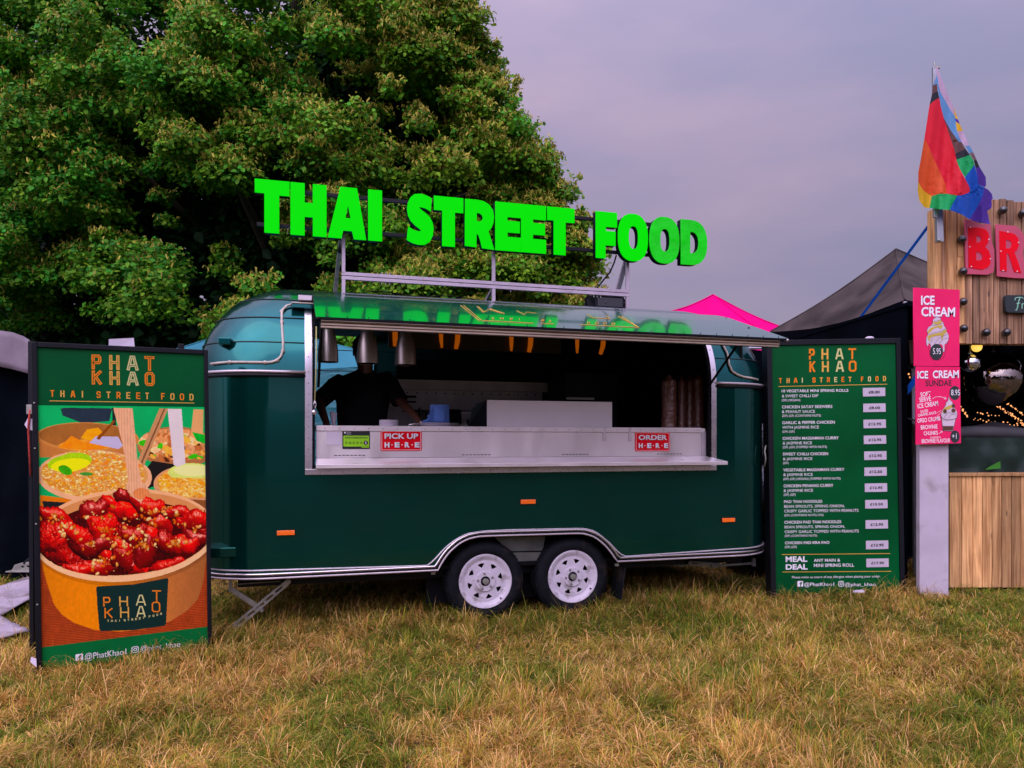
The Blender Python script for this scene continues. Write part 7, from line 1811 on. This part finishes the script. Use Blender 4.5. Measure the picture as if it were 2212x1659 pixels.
# finer clumps along the right-hand outline
for i in range(120):
    z = trr.uniform(3.0, 9.3); r = trr.uniform(.16, .34); x = xr(z) - trr.uniform(-.05, .55); clusters.append((x, 13.2 + trr.uniform(-.5, 1.5), z, r))
LP, LN, LS, LC = [], [], [], []; BP, BN, BS, BC = [], [], [], []
for (x, y, z, r) in clusters:
    n = int(1050 * r * r / .36) + 60
    d = rng.normal(size=(n, 3)); d /= np.linalg.norm(d, axis=1, keepdims=True); rad = r * (.35 + .65 * rng.random(n) ** .5)
    d[:, 2] = np.abs(d[:, 2]) * np.where(rng.random(n) < .8, 1, -1)
    p = d * rad[:, None]; p[:, 2] *= .55; p[:, 2] -= .55 * (p[:, 0] ** 2 + p[:, 1] ** 2) / r
    # ragged sub-sprays
    ns = 9; sd_ = np.clip(rng.normal(size=(ns, 3)), -1.5, 1.5) * r * .58; sd_[:, 2] *= .5; ai = rng.integers(0, ns, n); pull = (rng.random(n) < .55)[:, None]
    p = np.where(pull, p * .30 + sd_[ai] + rng.normal(size=(n, 3)) * r * .09, p)
    P_ = p + np.array([x, y, z])
    nn = d * .55 + np.array([0, -.55, .75]) + rng.normal(size=(n, 3)) * .55
    LP.append(P_); LN.append(nn); LS.append(rng.uniform(.040, .092, n))
    base = np.array([.024, .205, .014]) * (1 + .9 * (trr.random() - .35)); g2 = np.array([.200, .340, .012])
    yel = np.clip(rng.normal(.14 + .30 * trr.random() + .18 * min(1, max(0, (HX + x / y * F - 300) / 700)), .22, n), 0, 1)[:, None]
    LC.append((base * (1 - yel) + g2 * yel) * rng.uniform(.6, 1.45, n)[:, None])
    X_ = HX + x / y * F
    dens = (.26 + .85 * min(1, max(0, (X_ - 250) / 900))) * trr.uniform(.1, 1.6)
    nb = int(n * dens)
    if nb > 0:
        idx_ = rng.integers(0, n, nb); pb = P_[idx_] + rng.normal(size=(nb, 3)) * .02 + np.array([0, -.05, .015]); keep = p[idx_][:, 2] > -.25 * r; pb = pb[keep]; nb = len(pb)
        BP.append(pb); BN.append(rng.normal(size=(nb, 3)) * .6 + np.array([0, -1, .35])); BS.append(rng.uniform(.045, .090, nb))
        BC.append(np.array([.50, .44, .070]) * rng.uniform(.30, 1.25, nb)[:, None] * np.array([1, 1, 1]) + rng.normal(size=(nb, 1)) * .01)
o = leaf_mesh('leaves', np.concatenate(LP), np.concatenate(LN), np.concatenate(LS), np.clip(np.concatenate(LC), .004, 1), M['leaf'], tree); o['kind'] = 'stuff'
o.location = -TREE; nleaf = sum(map(len, LP))
o = leaf_mesh('flower_bracts', np.concatenate(BP), np.concatenate(BN), np.concatenate(BS), np.clip(np.concatenate(BC), .01, 1), M['leaf'], tree, 'bract'); o['kind'] = 'stuff'; o.location = -TREE
# inner leaves further back, shade painted into their darker colour
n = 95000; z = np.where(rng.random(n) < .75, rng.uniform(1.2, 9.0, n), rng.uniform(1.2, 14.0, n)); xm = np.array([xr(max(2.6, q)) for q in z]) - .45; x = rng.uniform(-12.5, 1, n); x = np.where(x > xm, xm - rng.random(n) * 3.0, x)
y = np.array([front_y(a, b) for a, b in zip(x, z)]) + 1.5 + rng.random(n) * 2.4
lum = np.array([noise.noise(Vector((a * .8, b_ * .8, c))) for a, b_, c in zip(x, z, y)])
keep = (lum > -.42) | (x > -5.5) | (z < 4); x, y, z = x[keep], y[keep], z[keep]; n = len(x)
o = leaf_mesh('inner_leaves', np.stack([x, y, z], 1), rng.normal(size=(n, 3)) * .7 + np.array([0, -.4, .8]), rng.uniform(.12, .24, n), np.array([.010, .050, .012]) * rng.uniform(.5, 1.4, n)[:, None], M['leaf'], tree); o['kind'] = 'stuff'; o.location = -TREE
MB().tube([(0, 0, -.2), (.05, .1, 1.2), (-.05, .1, 2.6), (.1, .2, 4.6), (0, .3, 7.0), (.1, .2, 10.0)], [.62, .46, .40, .34, .24, .10], 16).build('trunk', M['bark'], tree, smooth=True)
for i in range(34):
    c = clusters[trr.randrange(0, 300)]; e_ = Vector(c[:3]) - TREE; s0_ = Vector((0, .15, min(8.5, max(1.8, e_.z - trr.uniform(1.0, 2.6))))); mid = s0_.lerp(e_, .5) + Vector((0, 0, .35))
    MB().tube([s0_, s0_.lerp(mid, .5) + Vector((0, 0, .1)), mid, mid.lerp(e_, .5) + Vector((trr.uniform(-.2, .2), 0, .1)), e_], [.12, .09, .06, .04, .014], 7).build('branch', M['bark'], tree, smooth=True)

# hedge in the deep shade under and behind the tree
hd = empty('hedge', (-5, 18.6, 0)); tag(hd, 'dark shaded hedge closing the view under the lime tree', 'hedge')
n = 26000; x = rng.uniform(-9, 7.2, n); y = rng.random(n) * 1.6; z = rng.random(n) * (3.6 + .6 * np.sin(x * 1.3))
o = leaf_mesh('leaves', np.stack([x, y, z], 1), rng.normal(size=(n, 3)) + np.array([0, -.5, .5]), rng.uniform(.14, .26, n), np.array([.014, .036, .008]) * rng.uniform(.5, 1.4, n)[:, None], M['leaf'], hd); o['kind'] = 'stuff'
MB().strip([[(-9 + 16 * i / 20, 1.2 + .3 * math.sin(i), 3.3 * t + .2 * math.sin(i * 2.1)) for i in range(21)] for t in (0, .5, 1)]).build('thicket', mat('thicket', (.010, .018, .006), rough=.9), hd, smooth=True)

# woods and marquees on the far side of the field, behind the viewer (they show in the paint and in the mirror balls)
wd = mat('far_wood', (.020, .045, .012), rough=.9, var=.5, vscale=.6)
rows = []
for j in range(9):
    t = j / 8; rows.append([((-46 + 92 * i / 120), -27 + 2.2 * t * t + 1.4 * noise.noise(Vector((i * .4, j * .8, 0))), (6.8 + 2.2 * noise.noise(Vector((i * .13, 0, 3))) + 1.0 * noise.noise(Vector((i * .6, 1, 3)))) * math.sin(t * math.pi / 2)) for i in range(121)])
o = MB().strip(rows).build('woodland', wd, smooth=True); tag(o, 'dark line of trees across the field behind the viewer', 'woodland', kind='stuff')
wm = mat('white_marquee', (.6, .58, .62), rough=.7)
e = tent('marquee', 'white marquee across the field behind the viewer', (5, -20, 4.4), [(1, -17, 2.7), (9, -17, 2.7), (9, -23, 2.7), (1, -23, 2.7)], wm, wm, sag=.1)

# ------------------------------------------------------------------ grass
def build_grass():
    def region(n, x0, x1, y0, y1): return rng.uniform(x0, x1, n), rng.uniform(y0, y1, n)
    # positions spread so that density falls with distance
    parts_ = []
    for (y0, y1, dens) in [(2.4, 3.3, 14500), (3.3, 4.2, 11500), (4.2, 5.2, 8600), (5.2, 6.4, 6200), (6.4, 8.2, 2800)]:
        xa, xb = -(y1 * .72 + .8), (y1 * .72 + .8); n = int((xb - xa) * (y1 - y0) * dens); parts_.append(region(n, xa, xb, y0, y1))
    X = np.concatenate([p[0] for p in parts_]); Y = np.concatenate([p[1] for p in parts_]); n = len(X)
    # clump pull: blades gather round tuft centres
    g = .11; ci, cj = np.floor(X / g), np.floor(Y / g)
    h = lambda a, b, s: np.modf(np.abs(np.sin(a * 127.1 + b * 311.7 + s) * 43758.5453))[0]
    cx, cy = (ci + .2 + .6 * h(ci, cj, 1)) * g, (cj + .2 + .6 * h(ci, cj, 2)) * g
    pull = .55 * rng.random(n); X = X + (cx - X) * pull; Y = Y + (cy - Y) * pull
    tuft_h = h(ci, cj, 3)
    def vnoise(x, y, s, seed):
        x, y = x * s + seed, y * s + seed * 1.7; xi, yi = np.floor(x), np.floor(y); fx, fy = x - xi, y - yi; fx = fx * fx * (3 - 2 * fx); fy = fy * fy * (3 - 2 * fy)
        return (h(xi, yi, seed) * (1 - fx) + h(xi + 1, yi, seed) * fx) * (1 - fy) + (h(xi, yi + 1, seed) * (1 - fx) + h(xi + 1, yi + 1, seed) * fx) * fy
    n1 = vnoise(X, Y, 1.1, 3) * .6 + vnoise(X, Y, 3.1, 8) * .4; n2 = vnoise(X, Y, 2.2, 17) * .6 + vnoise(X, Y, 5.5, 23) * .4; n3 = vnoise(X, Y, 1.6, 41)
    # keep the trodden strip out of wheels and stands
    dirA = 2 * math.pi * (vnoise(X, Y, 1.3, 51) * 1.3 + .25 * vnoise(X, Y, 5, 61)) + rng.normal(0, 1.15, n) + 2 * np.pi * (h(ci, cj, 7) - .5) * .75
    L = (.060 + .070 * n2) * (.6 + .8 * tuft_h) * rng.uniform(.5, 1.3, n) * np.where(rng.random(n) < .02, 1.8, 1.12); vq = -X * ST + (Y - TY) * CT; L = L * (1 + .55 * np.exp(-((vq + .10) / .22) ** 2))
    flop = np.clip(1.20 + .85 * (n3 - .4) + rng.normal(0, .48, n), .12, 2.1)
    W = rng.uniform(.0010, .0021, n) * (1 + .13 * np.maximum(0, Y - 3))
    z0 = np.array([0.0])
    gz = np.zeros(n)
    t = np.clip((X - 1.9) / 1.3, 0, 1); gz = .05 * t * t * (3 - 2 * t)
    # coarse lookup of the ground relief
    gx_, gy_ = np.linspace(-8, 8, 65), np.linspace(2, 9, 57); G = np.array([[.035 * noise.noise(Vector((a * .55, b * .55, 3.1))) * min(1, max(0.0, (7.5 - b) / 3)) for a in gx_] for b in gy_])
    fi = np.clip((X + 8) / 16 * 64, 0, 63.99); fj = np.clip((Y - 2) / 7 * 56, 0, 55.99); i0, j0 = fi.astype(int), fj.astype(int); a, b = fi - i0, fj - j0
    gz += (G[j0, i0] * (1 - a) + G[j0, i0 + 1] * a) * (1 - b) + (G[j0 + 1, i0] * (1 - a) + G[j0 + 1, i0 + 1] * a) * b
    gz -= .014
    dx, dy = np.cos(dirA), np.sin(dirA); px_, py_ = -dy, dx
    ts = [0, .38, .72, 1.0]; K = 7; V = np.empty((n, K, 3))
    for i, t_ in enumerate(ts):
        ang = flop * t_ * 1.15; hor = L * (t_ * np.sin(ang * .75 + .12)); ver = L * t_ * np.cos(np.minimum(ang * .80, 1.45))
        bx, by, bz = X + dx * hor, Y + dy * hor, gz + np.maximum(ver, .002 + .004 * t_)
        w = W * (1 - .55 * t_)
        if i < 3:
            V[:, 2 * i] = np.stack([bx - px_ * w, by - py_ * w, bz], 1); V[:, 2 * i + 1] = np.stack([bx + px_ * w, by + py_ * w, bz], 1)
        else: V[:, 6] = np.stack([bx, by, bz], 1)
    quads = np.array([[0, 1, 3, 2], [2, 3, 5, 4]]); tri = np.array([4, 5, 6]); base = np.arange(n)[:, None] * K
    loops = np.concatenate([base + quads[0], base + quads[1], base + tri], axis=1).reshape(-1)
    starts = (np.arange(n)[:, None] * 11 + np.array([0, 4, 8])).reshape(-1)
    me = bpy.data.meshes.new('grass'); me.vertices.add(n * K); me.vertices.foreach_set('co', V.reshape(-1).astype('f')); me.loops.add(len(loops)); me.loops.foreach_set('vertex_index', loops.astype('i'))
    me.polygons.add(n * 3); me.polygons.foreach_set('loop_start', starts.astype('i')); me.update(calc_edges=True)
    straw = np.array([.62, .345, .085]); pale = np.array([.84, .52, .21]); green = np.array([.110, .200, .010]); rust = np.array([.44, .190, .040]); olive = np.array([.36, .33, .030])
    fg = np.clip((vnoise(X, Y, 1.4, 77) * .55 + vnoise(X, Y, 4.2, 91) * .45 - .46) * 4.2, 0, 1); fg = np.clip(fg + .55 * np.exp(-((Y - 5.6) / .9) ** 2) * (vnoise(X, Y, 2, 13) > .42), 0, 1)
    isg = rng.random(n) < (.12 + .62 * fg); r_ = rng.random(n)[:, None]
    r_ = np.clip(r_ + .22 * (vnoise(X, Y, .8, 131)[:, None] - .45), 0, 1); C_ = np.where(r_ < .34, straw, np.where(r_ < .58, pale, np.where(r_ < .71, rust, olive))); mixw = (rng.random(n) * .7)[:, None]
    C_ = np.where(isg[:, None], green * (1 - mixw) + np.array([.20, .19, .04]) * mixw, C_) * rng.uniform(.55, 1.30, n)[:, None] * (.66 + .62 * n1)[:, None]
    cc = np.ones((n, K, 4), 'f'); cc[:, :, :3] = C_[:, None, :]
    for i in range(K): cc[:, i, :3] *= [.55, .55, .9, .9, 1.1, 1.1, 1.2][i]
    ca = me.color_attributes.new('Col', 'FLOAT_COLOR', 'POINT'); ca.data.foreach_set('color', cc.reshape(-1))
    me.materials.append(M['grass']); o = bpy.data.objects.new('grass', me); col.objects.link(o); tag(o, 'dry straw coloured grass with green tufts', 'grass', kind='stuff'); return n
ng = build_grass()
print('leaves', nleaf, 'blades', ng)
